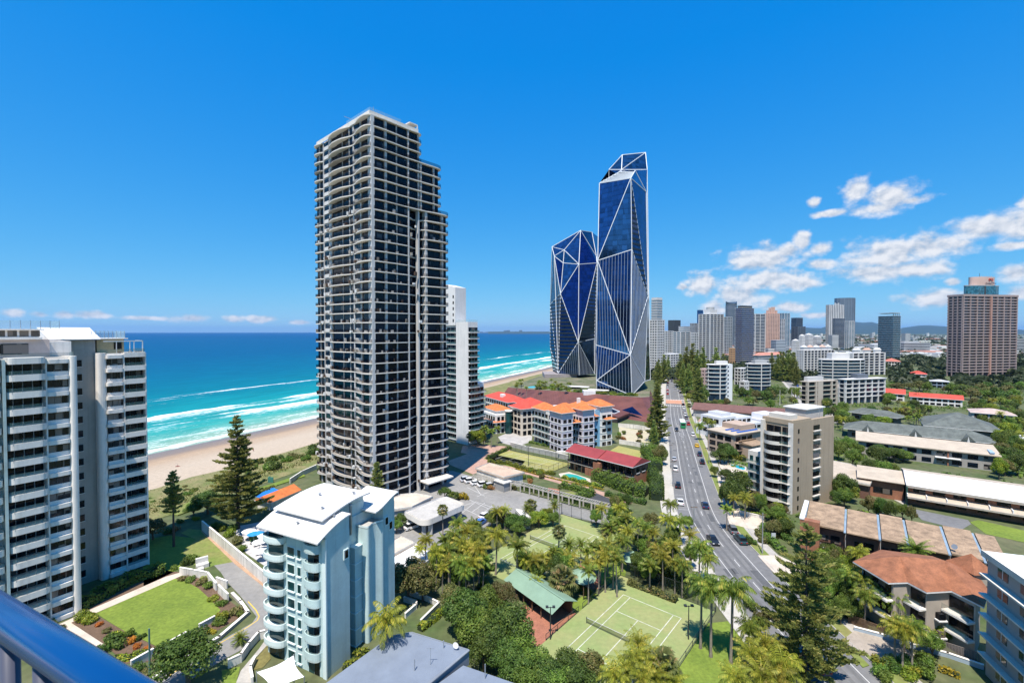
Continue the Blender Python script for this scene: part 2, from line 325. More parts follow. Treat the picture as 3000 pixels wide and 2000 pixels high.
def sand_mat():
    m = D.materials.new('beach_sand'); m.use_nodes = True; N = m.node_tree.nodes; L = m.node_tree.links; b = N['Principled BSDF']
    tc = N.new('ShaderNodeTexCoord'); sx = N.new('ShaderNodeSeparateXYZ'); L.new(tc.outputs['Object'], sx.inputs[0])
    mp = N.new('ShaderNodeMapping'); mp.inputs['Scale'].default_value = (.02, .16, 1); L.new(tc.outputs['Object'], mp.inputs[0])
    n = N.new('ShaderNodeTexNoise'); n.inputs['Scale'].default_value = 1; n.inputs['Detail'].default_value = 6; L.new(mp.outputs[0], n.inputs['Vector'])
    a = N.new('ShaderNodeMath'); a.operation = 'MULTIPLY_ADD'; L.new(n.outputs[0], a.inputs[0]); a.inputs[1].default_value = 16; L.new(sx.outputs[1], a.inputs[2])
    cr = N.new('ShaderNodeValToRGB'); mr = N.new('ShaderNodeMapRange'); mr.inputs[1].default_value = -50; mr.inputs[2].default_value = 14; L.new(a.outputs[0], mr.inputs[0]); L.new(mr.outputs[0], cr.inputs[0])
    e = cr.color_ramp.elements; e[0].position = 0; e[0].color = (.40, .32, .24, 1); e[1].position = 1; e[1].color = (.25, .2, .15, 1)
    for p, c in ((.35, (.405, .33, .25)), (.52, (.37, .285, .205)), (.62, (.35, .245, .155)), (.7, (.23, .17, .125)), (.88, (.185, .145, .115))): x = e.new(p); x.color = (*c, 1)
    n2 = N.new('ShaderNodeTexNoise'); n2.inputs['Scale'].default_value = .9; n2.inputs['Detail'].default_value = 5; L.new(tc.outputs['Object'], n2.inputs['Vector'])
    hv = N.new('ShaderNodeHueSaturation'); m2 = N.new('ShaderNodeMapRange'); m2.inputs[1].default_value = .3; m2.inputs[2].default_value = .7; m2.inputs[3].default_value = .88; m2.inputs[4].default_value = 1.07; L.new(n2.outputs[0], m2.inputs[0]); L.new(m2.outputs[0], hv.inputs['Value']); L.new(cr.outputs[0], hv.inputs['Color']); L.new(hv.outputs[0], b.inputs['Base Color'])
    r = N.new('ShaderNodeMapRange'); r.inputs[1].default_value = -14; r.inputs[2].default_value = 6; r.inputs[3].default_value = .95; r.inputs[4].default_value = .35; L.new(a.outputs[0], r.inputs[0]); L.new(r.outputs[0], b.inputs['Roughness'])
    bp = N.new('ShaderNodeBump'); bp.inputs['Distance'].default_value = .12; L.new(n2.outputs[0], bp.inputs['Height']); L.new(bp.outputs[0], b.inputs['Normal']); return m
mb = MB(); prof = [(-63, -.25), (-57, .12), (-50, .3), (-35, .1), (-22, -.3), (-8, -.85), (0, -1.2), (12, -1.9), (30, -2.6)]
aa = [-3500, -800, -300, -150, -60, 0, 60, 150, 300, 600, 1200, 3000, 12000]
for a in aa:
    for o, z in prof: mb.v.append((a, o, z))
n = len(prof)
for i in range(len(aa) - 1):
    for j in range(n - 1): mb.f.append((i * n + j, (i + 1) * n + j, (i + 1) * n + j + 1, i * n + j + 1)); mb.mi.append(0)
bo = struct('beach', mb, sand_mat(), True); bo.location = (CO.x, CO.y, 0); bo.rotation_euler.z = rad(90 - 23.7)

def sea_mat():
    m = D.materials.new('sea_water'); m.use_nodes = True; N = m.node_tree.nodes; L = m.node_tree.links; N.clear()
    def mth(op, a, b=None, c=None, clamp=False):
        n = N.new('ShaderNodeMath'); n.operation = op; n.use_clamp = clamp
        for i, v in enumerate((a, b, c)):
            if v is None: continue
            if isinstance(v, (int, float)): n.inputs[i].default_value = v
            else: L.new(v, n.inputs[i])
        return n.outputs[0]
    tc = N.new('ShaderNodeTexCoord'); sx = N.new('ShaderNodeSeparateXYZ'); L.new(tc.outputs['Object'], sx.inputs[0])
    def noise(sc, det=5, rough=.6):
        mp = N.new('ShaderNodeMapping'); mp.inputs['Scale'].default_value = sc; L.new(tc.outputs['Object'], mp.inputs[0])
        n = N.new('ShaderNodeTexNoise'); n.inputs['Scale'].default_value = 1; n.inputs['Detail'].default_value = det; n.inputs['Roughness'].default_value = rough; L.new(mp.outputs[0], n.inputs['Vector']); return n.outputs[0]
    off = mth('ADD', sx.outputs[1], mth('MULTIPLY', mth('SUBTRACT', noise((.012, .004, 1), 3), .5), 34))
    off = mth('ADD', off, mth('MULTIPLY', mth('SUBTRACT', noise((.09, .09, 1), 4), .5), 5))
    depth = mth('ADD', sx.outputs[1], mth('MULTIPLY', mth('SUBTRACT', noise((.008, .02, 1), 4), .5), 90))
    lg = mth('DIVIDE', mth('LOGARITHM', mth('ADD', mth('MAXIMUM', depth, 0), 10), 10), 4)
    cr = N.new('ShaderNodeValToRGB'); L.new(lg, cr.inputs[0]); e = cr.color_ramp.elements
    e[0].position = .25; e[0].color = (.27, .36, .27, 1); e[1].position = 1; e[1].color = (.001, .052, .155, 1)
    for o, c in ((14, (.16, .33, .25)), (40, (.035, .28, .24)), (90, (.007, .215, .22)), (170, (.002, .14, .18)), (320, (.001, .1, .17)), (800, (.001, .07, .16))): x = e.new(math.log10(o + 10) / 4); x.color = (*c, 1)
    sw = mth('MULTIPLY_ADD', noise((.02, .11, 1), 6, .75), 1.1, .45); hv = N.new('ShaderNodeHueSaturation'); L.new(cr.outputs[0], hv.inputs['Color']); L.new(sw, hv.inputs['Value'])
    foam = None; tex = noise((.25, .38, 1), 7, .7); lace = noise((.11, .2, 1), 6, .75)
    for c, wd, wt, amt, pat in ((175, 4, 18, .85, .5), (150, 6, 30, .42, .58), (90, 3, 26, 1.0, .4), (62, 4, 30, .85, .45), (40, 5, 18, .5, .54), (20, 2, 12, .75, .44), (4, 3, 5, 1.05, .2)):
        d = mth('SUBTRACT', off, c)
        up = mth('SUBTRACT', 1, mth('DIVIDE', mth('MAXIMUM', d, 0), wd), None, True)            # steep front, trailing lace behind
        dn = mth('SUBTRACT', 1, mth('DIVIDE', mth('MAXIMUM', mth('MULTIPLY', d, -1), 0), wt), None, True)
        band = mth('MULTIPLY', up, mth('POWER', dn, .8))
        p = N.new('ShaderNodeMapRange'); p.inputs[1].default_value = pat - .1; p.inputs[2].default_value = pat + .08; L.new(noise((.011 + c * .00002, .001 * c, 1), 2), p.inputs[0])
        v = mth('MULTIPLY', mth('MULTIPLY', band, p.outputs[0]), amt); foam = v if foam is None else mth('MAXIMUM', foam, v)
    wash = mth('MULTIPLY', mth('SUBTRACT', 1, mth('DIVIDE', mth('MAXIMUM', mth('SUBTRACT', off, 6), 0), 66), None, True), .52)
    foam = mth('MAXIMUM', foam, mth('MULTIPLY', wash, mth('GREATER_THAN', lace, .53)))
    fm = N.new('ShaderNodeMapRange'); fm.interpolation_type = 'SMOOTHSTEP'; fm.inputs[1].default_value = .26; fm.inputs[2].default_value = .95
    L.new(mth('MULTIPLY_ADD', mth('SUBTRACT', tex, .5), 1.35, foam), fm.inputs[0])
    caps = mth('MULTIPLY', mth('GREATER_THAN', noise((.05, .22, 1), 5, .62), .735), .55)
    fo = mth('MAXIMUM', fm.outputs[0], mth('MULTIPLY', caps, mth('GREATER_THAN', sx.outputs[1], 190)))
    mx = N.new('ShaderNodeMix'); mx.data_type = 'RGBA'; L.new(fo, mx.inputs[0]); L.new(hv.outputs[0], mx.inputs[6]); mx.inputs[7].default_value = (.78, .8, .8, 1)
    b = N.new('ShaderNodeBsdfDiffuse'); L.new(mx.outputs[2], b.inputs[0]); gl = N.new('ShaderNodeBsdfGlossy'); gl.inputs['Roughness'].default_value = .25; gl.inputs[0].default_value = (.55, .8, 1, 1)
    bp = N.new('ShaderNodeBump'); bp.inputs['Distance'].default_value = .8; bp.inputs['Strength'].default_value = .8; L.new(noise((.05, .3, 1), 6, .65), bp.inputs['Height']); L.new(bp.outputs[0], gl.inputs['Normal']); L.new(bp.outputs[0], b.inputs['Normal'])
    ms = N.new('ShaderNodeMixShader'); L.new(mth('MULTIPLY', mth('SUBTRACT', 1, fo), .12), ms.inputs[0]); L.new(b.outputs[0], ms.inputs[1]); L.new(gl.outputs[0], ms.inputs[2])
    o = N.new('ShaderNodeOutputMaterial'); L.new(ms.outputs[0], o.inputs[0]); return m
mb = MB(); mb.add([(-3500, -9, 0), (34000, -9, 0), (34000, 34000, 0), (-3500, 34000, 0)], [(0, 1, 2, 3)])
so = struct('sea', mb, sea_mat()); so.location = (CO.x, CO.y, -1.2); so.rotation_euler.z = rad(90 - 23.7)

# ---- dune behind the beach
mb = MB(); prev = None
rows = []
for a in range(-120, 420, 12):
    rows.append([(a, -80, .1), (a, -70, .5 + .35 * random.random()), (a, -62 + 3 * random.random(), .9 + .5 * random.random()), (a, -55 + 4 * random.random(), .35)])
mb = MB()
for r in rows: mb.v += [(*CF(p[0], p[1] + (22 if p[0] > 215 else 0)), p[2]) for p in r]
for i in range(len(rows) - 1):
    for j in range(3): mb.f.append((i * 4 + j, (i + 1) * 4 + j, (i + 1) * 4 + j + 1, i * 4 + j + 1)); mb.mi.append(0)
struct('dune', mb, mat('dune_cover', (.085, .13, .025), .95, scale=.22, col2=(.25, .2, .1), fine=.25), True)

# ---- main road
ROAD = [(47.6, 40), (47.9, 70), (48.1, 87.6), (48.8, 98.3), (49.7, 109.6), (51.5, 121), (54.4, 132), (57.4, 141.5), (61.2, 153.5), (64.5, 164), (70.9, 184), (78, 205.7), (97, 267), (120, 334), (150, 422), (206, 579), (300, 850), (520, 1500)]
def smooth_path(pts, k=4):
    P = [Vector(p) for p in pts]; out = []
    for i in range(len(P) - 1):
        a, b, c, d = P[max(i - 1, 0)], P[i], P[i + 1], P[min(i + 2, len(P) - 1)]
        for t in range(k): t /= k; out.append(.5 * ((2 * b) + (c - a) * t + (2 * a - 5 * b + 4 * c - d) * t * t + (3 * b - a - 3 * c + d) * t ** 3))
    return out + [P[-1]]
RP = smooth_path(ROAD)
def offset(path, o):
    r = []
    for i, p in enumerate(path):
        d = (path[min(i + 1, len(path) - 1)] - path[max(i - 1, 0)]).normalized(); r.append(p + Vector((d.y, -d.x)) * o)
    return r
def strip(name, path, o0, o1, z, m, drop=.3, lo=None, hi=None, make=True):
    path = [p for p in path if (lo is None or p.y >= lo) and (hi is None or p.y <= hi)]
    a, b = offset(path, o0), offset(path, o1); mb = MB(); n = len(a)
    for p, q in zip(a, b): mb.v += [(p.x, p.y, z - drop), (p.x, p.y, z), (q.x, q.y, z), (q.x, q.y, z - drop)]
    for i in range(n - 1):
        for k in range(3): mb.f.append((i * 4 + k, (i + 1) * 4 + k, (i + 1) * 4 + k + 1, i * 4 + k + 1)); mb.mi.append(0)
    return struct(name, mb, m) if make else mb
strip('main_road', RP, -6.4, 6.4, .03, M_asph)
strip('pavement', RP, -10.6, -6.55, .15, mat('pale_footpath', (.46, .43, .385), .85, scale=.2, col2=(.37, .35, .3), fine=.1), lo=60, hi=600)
strip('grass_verge', RP, 6.55, 8.6, .15, M_lawn2, lo=60, hi=600); strip('pavement', RP, 8.6, 10.6, .146, M_conc, lo=60, hi=600)
for o in (-6.55, 6.4): strip('kerb', RP, o, o + .15, .16, M_conc, lo=60, hi=600)
def at_y(path, y):
    for i in range(len(path) - 1):
        if path[i].y <= y <= path[i + 1].y:
            t = (y - path[i].y) / (path[i + 1].y - path[i].y + 1e-9); return path[i].lerp(path[i + 1], t), (path[i + 1] - path[i]).normalized()
    return path[-1], (path[-1] - path[-2]).normalized()
for o in (-3.15, 3.15): strip('edge_line', RP, o - .07, o + .07, .036, M_white, drop=.004, lo=55, hi=420)
y = 60
while y < 205:                      # dashed centre line, each dash its own strip
    strip('centre_dash', smooth_path([at_y(RP, y)[0], at_y(RP, y + 3)[0]], 1), -.07, .07, .036, M_white, drop=.004); y += 9
for o in (-1.0, 1.0): strip('median_line', RP, o - .06, o + .06, .036, M_white, drop=.004, lo=206, hi=300)
for k in range(12):
    p, d = at_y(RP, 208 + k * 3.2); q = p + Vector((d.y, -d.x)) * .85 + d * 1.1; p = p - Vector((d.y, -d.x)) * .85
    mb = MB().bar((*p, .036), (*q, .036), .3, .004); struct('median_hatch', mb, M_white)
for yy in (137, 126, 112):
    p, d = at_y(RP, yy); nrm = Vector((d.y, -d.x)); mb = MB().bar((*(p - nrm * 6.0), .036), (*(p - nrm * 3.3), .036), .12, .004); struct('bay_line', mb, M_white)
# raised red crossing far along the road
p, d = at_y(RP, 318); nrm = Vector((d.y, -d.x)); crs = MB()
strip('crossing', RP, -6.3, 6.3, .1, mat('crossing_red', (.5, .26, .17), .85, fine=.15), lo=300, hi=340)
for k in range(11):
    for t in (-13.5, 13.5):
        c = at_y(RP, 320 + t)[0] + nrm * (-5.6 + k * 1.12); crs.add([(*(c - nrm * .3 - d * 2), .108), (*(c + nrm * .3 - d * 2), .108), (*(c + nrm * .3 + d * 2), .108), (*(c - nrm * .3 + d * 2), .108)], [(0, 1, 2, 3)])
cro = struct('crossing_mark', crs, M_white)
# second road, to the right
R2 = smooth_path([(176, 250), (198, 296), (224.8, 350.7), (281.7, 463), (334.6, 579), (470, 860)])
strip('side_road', R2, -4, 4, .03, M_asph2); strip('pavement', R2, 4.1, 6.5, .14, M_conc); strip('pavement', R2, -6.5, -4.1, .14, M_conc)

# ---- gardens below the left building
sheet('dark_lawn', 'S2', [(1090, 470), (1300, 440), (1500, 460), (1420, 610), (1440, 660), (1300, 735), (1100, 830)], M_lawn, .05)
sheet('bowling_lawn', 'S2', [(735, 1035), (1340, 770), (1440, 800), (1520, 845), (1580, 900), (1640, 960), (1690, 1012), (1640, 1065), (1530, 1130), (1310, 1262), (1225, 1300), (940, 1165)], M_lawn, .08)
sheet('path', 'S2', [(420, 1135), (560, 1070), (640, 1030), (1270, 755), (1385, 722), (1395, 745), (1330, 775), (740, 1030), (700, 1025), (545, 1108), (810, 1282), (725, 1322)], M_pave, .07)
sheet('garden_bed', 'S2', [(545, 1105), (700, 1030), (940, 1165), (1225, 1305), (1200, 1400), (960, 1420), (810, 1280)], M_soil, .06)
sheet('garden_bed', 'S2', [(580, 1050), (640, 1030), (1270, 755), (1385, 722), (1220, 700), (960, 790), (700, 900), (560, 960)], M_soil, .05)
sheet('garden_bed', 'S2', [(1340, 768), (1400, 750), (1640, 780), (1700, 860), (1760, 940), (1890, 1040), (1640, 1180), (1530, 1140), (1690, 1010), (1580, 900), (1440, 800)], M_soil, .04)
sheet('lane', 'S2', [(1640, 668), (1800, 640), (2050, 835), (2180, 960), (2230, 1100), (2080, 1190), (1700, 1395), (1400, 1580), (1130, 1590), (1690, 1245), (1930, 1110), (1965, 1060), (1880, 950), (1830, 890), (1735, 790), (1690, 720)], M_asph2, .05)
sheet('lawn_strip', 'S2', [(1380, 420), (1450, 390), (1560, 400), (1800, 640), (1640, 668), (1565, 700), (1440, 640), (1400, 560), (1500, 470)], M_lawn2, .06)
sheet('path', 'S2', [(1555, 395), (1590, 430), (1830, 640), (2060, 830), (2040, 850), (1800, 660), (1540, 410)], mat('dirt_path', (.42, .27, .18), .9, fine=.15), .075)
sheet('path', 'S2', [(1100, 215), (1180, 240), (1220, 275), (1160, 300), (1100, 260)], M_pave, .07)
yl = [G('S2', *p) for p in [(1900, 945), (1960, 1010), (1985, 1060), (1970, 1090), (1890, 1145), (1700, 1255), (1450, 1410), (1300, 1510)]]
mb = MB()
for a, b in zip(yl, yl[1:]): mb.bar((*a, .056), (*b, .056), .16, .006)
struct('yellow_line', mb, M_yellow)
sheet('drive', 'S3', [(100, 1568), (135, 1480), (260, 1330), (310, 1260), (330, 1290), (230, 1400), (200, 1500), (230, 1568)], M_conc, .07)
sheet('lawn_patch', 'S3', [(0, 1480), (130, 1450), (110, 1530), (100, 1600), (0, 1600)], M_lawn, .05)
sheet('bank', 'S3', [(330, 1290), (345, 1400), (290, 1460), (215, 1480), (240, 1400)], mat('dry_grass', (.17, .15, .05), .95, fine=.3), .09)
# pool terrace left of the pale blue building
sheet('pool_terrace', 'S3', [(60, 470), (330, 420), (360, 520), (330, 760), (170, 650), (130, 560)], mat('terrace_stone', (.52, .5, .5), .8, scale=.4, fine=.08), .06)
sheet('beach_lawn', 'E2', [(1150, 930), (1450, 840), (1740, 740), (1760, 770), (1480, 860), (1250, 960)], M_lawn, .3, .5)
sheet('dune_lawn', 'E2', [(80, 1060), (300, 960), (690, 930), (660, 1100), (430, 1180), (250, 1150)], M_lawn2, .35, .5)
# ---- car park and drives
sheet('car_park', 'E1', [(-300, 200), (100, 190), (350, 260), (560, 325), (900, 440), (1360, 560), (2130, 765), (2060, 850), (1340, 690), (1000, 660), (600, 760), (300, 1000), (-300, 1150), (-700, 900), (-500, 500)], M_asph2, .04)
sheet('garden_lawn', 'E1', [(-250, 100), (100, 30), (300, 40), (640, 60), (1500, 210), (1700, 330), (2150, 470), (2250, 560), (2130, 690), (1500, 540), (900, 400), (500, 280), (250, 190)], M_ground, .03)
sheet('brick_drive', 'E1', [(640, 130), (700, 130), (1000, 195), (1250, 260), (1500, 320), (1780, 420), (2200, 535), (2140, 575), (1740, 455), (1500, 390), (1200, 300), (930, 225), (760, 190)], M_pink, .06)
sheet('pergola_paving', 'E1', [(1200, 385), (1330, 405), (1330, 470), (1200, 440)], M_brick, .05)
sheet('ramp', 'E1', [(1640, 545), (1750, 445), (2095, 595), (1900, 612)], M_dark, .07)
sheet('lawn_patch', 'E1', [(1330, 440), (1480, 430), (1540, 470), (1440, 520), (1330, 490)], M_lawn2, .06)
sheet('tower_plaza', 'S5', [(1200, 1230), (1480, 1130), (1568, 1150), (1568, 1260), (1400, 1330), (1230, 1260)], M_pink, .05)
sheet('tower_lawn', 'S5', [(1480, 1210), (1568, 1180), (1800, 1230), (1750, 1290)], M_lawn, .06)
mb = MB()
for k in range(9):                     # painted bays
    a = G('E1', 190 + k * 0, 0)
for a, b in [((190, 690), (370, 545)), ((370, 545), (640, 640)), ((290, 520), (520, 630)), ((220, 620), (430, 720)), ((270, 380), (470, 480)), ((350, 360), (430, 470)), ((430, 690), (560, 590)), ((330, 660), (470, 560)), ((120, 770), (390, 905)), ((380, 490), (500, 440)), ((230, 590), (370, 545))]:
    mb.bar((*G('E1', *a), .046), (*G('E1', *b), .046), .13, .006)
struct('bay_line', mb, M_white)
# forecourts right of the road
sheet('driveway', 'T3', [(870, 840), (960, 880), (1010, 1010), (1120, 1190), (1350, 1290), (1360, 1420), (1160, 1380), (1000, 1340), (930, 1130)], M_pave, .155)
sheet('driveway', 'T5', [(1160, 400), (1350, 400), (1560, 500), (1560, 600), (1350, 600), (1250, 500)], M_pave, .155)
sheet('driveway', 'T6', [(200, 1190), (330, 1090), (650, 1160), (760, 1230), (900, 1330), (800, 1500), (560, 1420), (440, 1300)], mat('beige_drive', (.36, .31, .26), .9, fine=.12), .157)
sheet('lawn_patch', 'T6', [(290, 1310), (340, 1290), (460, 1410), (400, 1430)], M_lawn2, .16)
sheet('yard', 'T4', [(930, 1180), (1520, 1300), (1550, 1340), (1450, 1400), (1050, 1300)], M_asph, .05)
sheet('yard_lawn', 'T4', [(1540, 1320), (1620, 1300), (2150, 1420), (2150, 1540), (1700, 1440)], M_lawn, .06)
sheet('yard_lawn', 'T4', [(720, 920), (800, 910), (805, 1060), (760, 1080)], M_lawn, .06)
sheet('path', 'T4', [(805, 920), (900, 930), (915, 1170), (760, 1090)], M_conc, .055)
sheet('pool_deck', 'T3', [(890, 690), (990, 680), (1180, 760), (1190, 820), (1000, 850), (900, 760)], M_pave, .06)
sheet('motor_court', 'T3', [(760, 200), (860, 280), (880, 440), (680, 420), (640, 330)], M_pink, .05)
sheet('side_lawn', 'T5', [(700, 1020), (900, 1000), (1050, 1200), (1000, 1650), (300, 1650), (380, 1330)], M_lawn, .05)
sheet('club_paving', 'S6', [(960, 1000), (1080, 900), (1290, 960), (1410, 1040), (1210, 1220), (1130, 1300), (1030, 1240)], M_brick, .05)
sheet('club_paving', 'S6', [(1340, 640), (1560, 700), (1600, 840), (1500, 860), (1400, 760)], M_brick, .045)
sheet('club_lawn', 'S6', [(640, 720), (900, 760), (1300, 900), (1600, 830), (1780, 760), (1800, 640), (1420, 640), (1000, 720), (760, 700)], M_lawn, .03)
sheet('club_lawn', 'S6', [(1280, 960), (1540, 880), (1600, 900), (1420, 1040)], M_lawn, .05)
sheet('resort_terrace', 'S7', [(380, 800), (520, 740), (730, 790), (720, 850), (560, 900), (420, 860)], mat('white_terrace', (.4, .385, .375), .8, fine=.1), .05)
sheet('pale_yard', 'S7', [(1615, 700), (1960, 745), (1970, 860), (1620, 860)], mat('pale_gravel', (.46, .4, .31), .95, scale=.3, col2=(.36, .33, .2), fine=.15), .05)
sheet('resort_garden_path', 'S7', [(20, 890), (240, 880), (520, 900), (500, 940), (200, 1000), (0, 960)], M_pink, .045)
rp = random.Random(14); M_patch = mat('asphalt_patch', (.098, .1, .104), .9, fine=.12); M_tyre = mat('tyre_worn_asphalt', (.098, .099, .103), .9, scale=.3, col2=(.14, .138, .136), fine=.12)
for o in (-2.35, -.85, .85, 2.35): strip('wheel_track', RP, o - .32, o + .32, .0325, M_tyre, drop=.002, lo=56, hi=300)
for k in range(16):
    y = rp.uniform(75, 230); c, d = at_y(RP, y); nr = Vector((d.y, -d.x)); q = c + nr * rp.uniform(-5.5, 5.5); a, b = rp.uniform(.4, 1.0), rp.uniform(.6, 3.2); poly_struct('road_patch', [q - nr * a - d * b, q + nr * a - d * b, q + nr * a + d * b, q - nr * a + d * b], M_patch, .034, .003)
# ================================================================ near and middle buildings
G_dark = glass('window_dark', (.007, .008, .011), curtain=((.12, .10, .085), .2), spec=.25)
G_curt = glass('window_curtained', (.02, .02, .022), curtain=((.19, .165, .15), .45))
G_blue = glass('window_blue', (.003, .007, .016), curtain=((.07, .08, .1), .1), spec=.22)
G_teal = glass('window_teal', (.012, .05, .055), rnd=.4)
def rail_glass(name, col, a, ro=.1, sp=.4):
    if name in MATS: return MATS[name]
    m = D.materials.new(name); m.use_nodes = True; MATS[name] = m; N = m.node_tree.nodes; L = m.node_tree.links; N.clear()
    t = N.new('ShaderNodeBsdfTransparent'); b = N.new('ShaderNodeBsdfPrincipled'); b.inputs['Base Color'].default_value = (*col, 1); b.inputs['Roughness'].default_value = ro; b.inputs['Specular IOR Level'].default_value = sp
    ms = N.new('ShaderNodeMixShader'); ms.inputs[0].default_value = a; L.new(t.outputs[0], ms.inputs[1]); L.new(b.outputs[0], ms.inputs[2]); o = N.new('ShaderNodeOutputMaterial'); L.new(ms.outputs[0], o.inputs[0]); return m
M_rglass = rail_glass('balustrade_glass', (.10, .2, .2), .38); M_rdark = rail_glass('dark_railing', (.006, .008, .014), .5, .9, 0); M_rclear = rail_glass('clear_glass', (.45, .6, .58), .3)
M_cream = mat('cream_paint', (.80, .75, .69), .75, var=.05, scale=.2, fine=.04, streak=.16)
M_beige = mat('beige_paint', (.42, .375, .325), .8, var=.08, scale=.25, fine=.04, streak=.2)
M_white_p = mat('white_paint', (.72, .71, .7), .65, var=.05, scale=.2, fine=.03, streak=.16)
M_roofw = mat('white_roof_sheet', (.68, .66, .64), .6, var=.09, scale=.3, stripe=(0, .3, .03))
M_roofflat = mat('flat_roof', (.46, .44, .41), .9, scale=.3, fine=.1)
def ribbon_part(name, pts, z0, z1, m, root, closed=False): return part(name, MB().ribbon(pts, z0, z1, closed=closed), m, root)

# ---------------------------------------------------------------- left apartment block
def left_block():
    r = building('apartment_block', 'cream two-winged apartment block with rounded balconies and a tall shaded recess', 'apartment block', (-77, 80.3), 33)
    FH, TOP = 2.78, 45.5
    bx('wing_core', M_cream, r, -22, -.3, 1.7, 16, 0, TOP - .4); bx('wing_core', M_cream, r, 5.9, 13.1, 11.1, 25, 0, TOP - .4)
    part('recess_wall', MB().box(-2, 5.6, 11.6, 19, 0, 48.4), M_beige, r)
    fin = rounded([(-1.05, -.7), (0, -.7), (0, 4.2), (-1.05, 4.2)], .5); part('fin_wall', MB().prism(fin, 0, TOP + .25), M_cream, r)
    cw = rounded([(5.45, 10), (7, 10), (7, 12.6), (5.45, 12.6)], .9); part('corner_wall', MB().prism(cw, 0, TOP + .25), M_cream, r)
    part('fin_wall', MB().box(-9.0, -8.65, -1.1, 2.2, 0, TOP), mat('pale_glass_fin', (.5, .6, .58), .3), r)
    bx('end_wall', M_cream, r, 13.15, 13.4, 9.9, 25, 0, TOP)
    bx('pier', M_cream, r, -3.98, -3.8, -.45, 1.7, 0, TOP); bx('pier', M_cream, r, 9.5, 9.68, 9.75, 11.2, 0, TOP)
    wp = Pool(r, 'window', G_curt); dp = Pool(r, 'balcony_door', G_dark, 300); posts = Pool(r, 'balustrade_post', M_galv)
    slabA = rounded([(-8.6, -1.15), (-3.95, -1.15), (-3.95, 1.75), (-8.6, 1.75)], .95, 6); mA = MB().prism(slabA, -.5, .52).mesh('balcony_slab', M_cream)
    slabC = rounded([(-14.6, -1.15), (-9.05, -1.15), (-9.05, 1.75), (-14.6, 1.75)], .95, 6); mC = MB().prism(slabC, -.5, .52).mesh('balcony_slab', M_cream)
    ledge = rounded([(-3.85, -.62), (-1.0, -.62), (-1.0, .4), (-3.85, .4)], .4, 4); mL = MB().prism(ledge, 0, .72).mesh('window_ledge', M_cream)
    ledge2 = rounded([(6.75, 9.62), (9.55, 9.62), (9.55, 10.7), (6.75, 10.7)], .4, 4); mL2 = MB().prism(ledge2, 0, .72).mesh('window_ledge', M_cream)
    ra = [p for p in slabA if p[1] < 0]; rc = [p for p in slabC if p[1] < 0]
    gA = MB().ribbon([(-8.5, 1.5)] + sorted(ra, key=lambda p: p[0]), .52, 1.2).mesh('balustrade', M_rglass); gC = MB().ribbon(sorted(rc, key=lambda p: p[0]), .52, 1.2).mesh('balustrade', M_rglass)
    n = int(TOP / FH) + 1
    for k in range(n):
        z = TOP - k * FH
        if z < .8: continue
        for me in (mA, mC): link('balcony_slab', me, r, (0, 0, z - .25))
        link('window_ledge', mL, r, (0, 0, z - .9)); bx('spandrel', M_cream, r, -3.8, -1.0, -.1, 1.72, z - .55, z + (.5 if k else .1))
        link('window_ledge', mL2, r, (0, 0, z - .9)); bx('spandrel', M_cream, r, 6.95, 9.5, 10.05, 11.15, z - .55, z + (.5 if k else .1))
        bx('balcony_slab', M_cream, r, 9.65, 13.2, 9.72, 11.15, z - .75, z + .26)
        if k:
            link('balustrade', gA, r, (0, 0, z - .25)); link('balustrade', gC, r, (0, 0, z - .25))
            part('balustrade', MB().ribbon([(9.7, 9.8), (13.15, 9.8)], z + .02, z + .95), M_rglass, r)
            for j in range(4):
                dp.add(-8.55 + j * 1.15, -7.5 + j * 1.15, 1.62, 1.69, z + .05, z + 2.2); dp.add(-14.2 + j * 1.25, -13.05 + j * 1.25, 1.62, 1.69, z + .05, z + 2.2)
                posts.add(-8.0 + j * 1.15, -7.95 + j * 1.15, -1.13, -1.08, z, z + .95)
            for j in range(3):
                wp.add(-3.78 + j * .93, -2.9 + j * .93, .02, .1, z + .5, z + 1.88); wp.add(6.98 + j * .85, 7.78 + j * .85, 10.2, 10.28, z + .5, z + 1.88); dp.add(9.7 + j * 1.15, 10.8 + j * 1.15, 11.0, 11.08, z + .05, z + 2.15)
            bx('recess_window', G_dark, r, 2.75, 3.5, 11.5, 11.62, z + .45, z + 1.75); bx('window_sill', M_cream, r, 2.7, 3.55, 11.42, 11.62, z + .35, z + .45)
    wp.flush(); dp.flush(); posts.flush()
    # roof: penthouses, sloping roof, balustrades, pergola, plant pots
    part('roof_deck', MB().box(-22, -.2, .4, 16, TOP - .38, TOP + .06).box(5.9, 13.2, 10.3, 25, TOP - .38, TOP + .06), M_roofflat, r)
    bx('penthouse', mat('pinkish_render', (.55, .46, .42), .8), r, -18, -2.6, 3.6, 14, TOP, 48.7); bx('roof_slab', M_cream, r, -18.4, -3.6, 3.0, 14.3, 48.7, 49.05)
    for x0, x1 in ((-13, -9.2), (-8.8, -5.2)): bx('penthouse_window', G_curt, r, x0, x1, 3.5, 3.62, TOP + .7, TOP + 2.5)
    bx('penthouse', M_cream, r, -2.6, .4, 4.4, 12, TOP, 48.3); bx('roof_terrace', M_cream, r, -14, -3.4, 6, 13, 49.05, 50.3)
    for k in range(5): bx('terrace_door', glass('terrace_glass', (.12, .1, .08)), r, -10 + k * 1.4, -8.9 + k * 1.4, 5.92, 6.02, 49.2, 50.2)
    bx('roof_slab', M_cream, r, -10.5, -2.8, 5.4, 13, 50.3, 50.5)
    sl = MB(); sl.prism([(-1.4, 9.6), (6.4, 11.2), (6.4, 18), (-1.4, 18)], 48.45, [48.6, 48.6, 50.9, 50.9]); part('sloping_roof', sl, M_white_p, r)
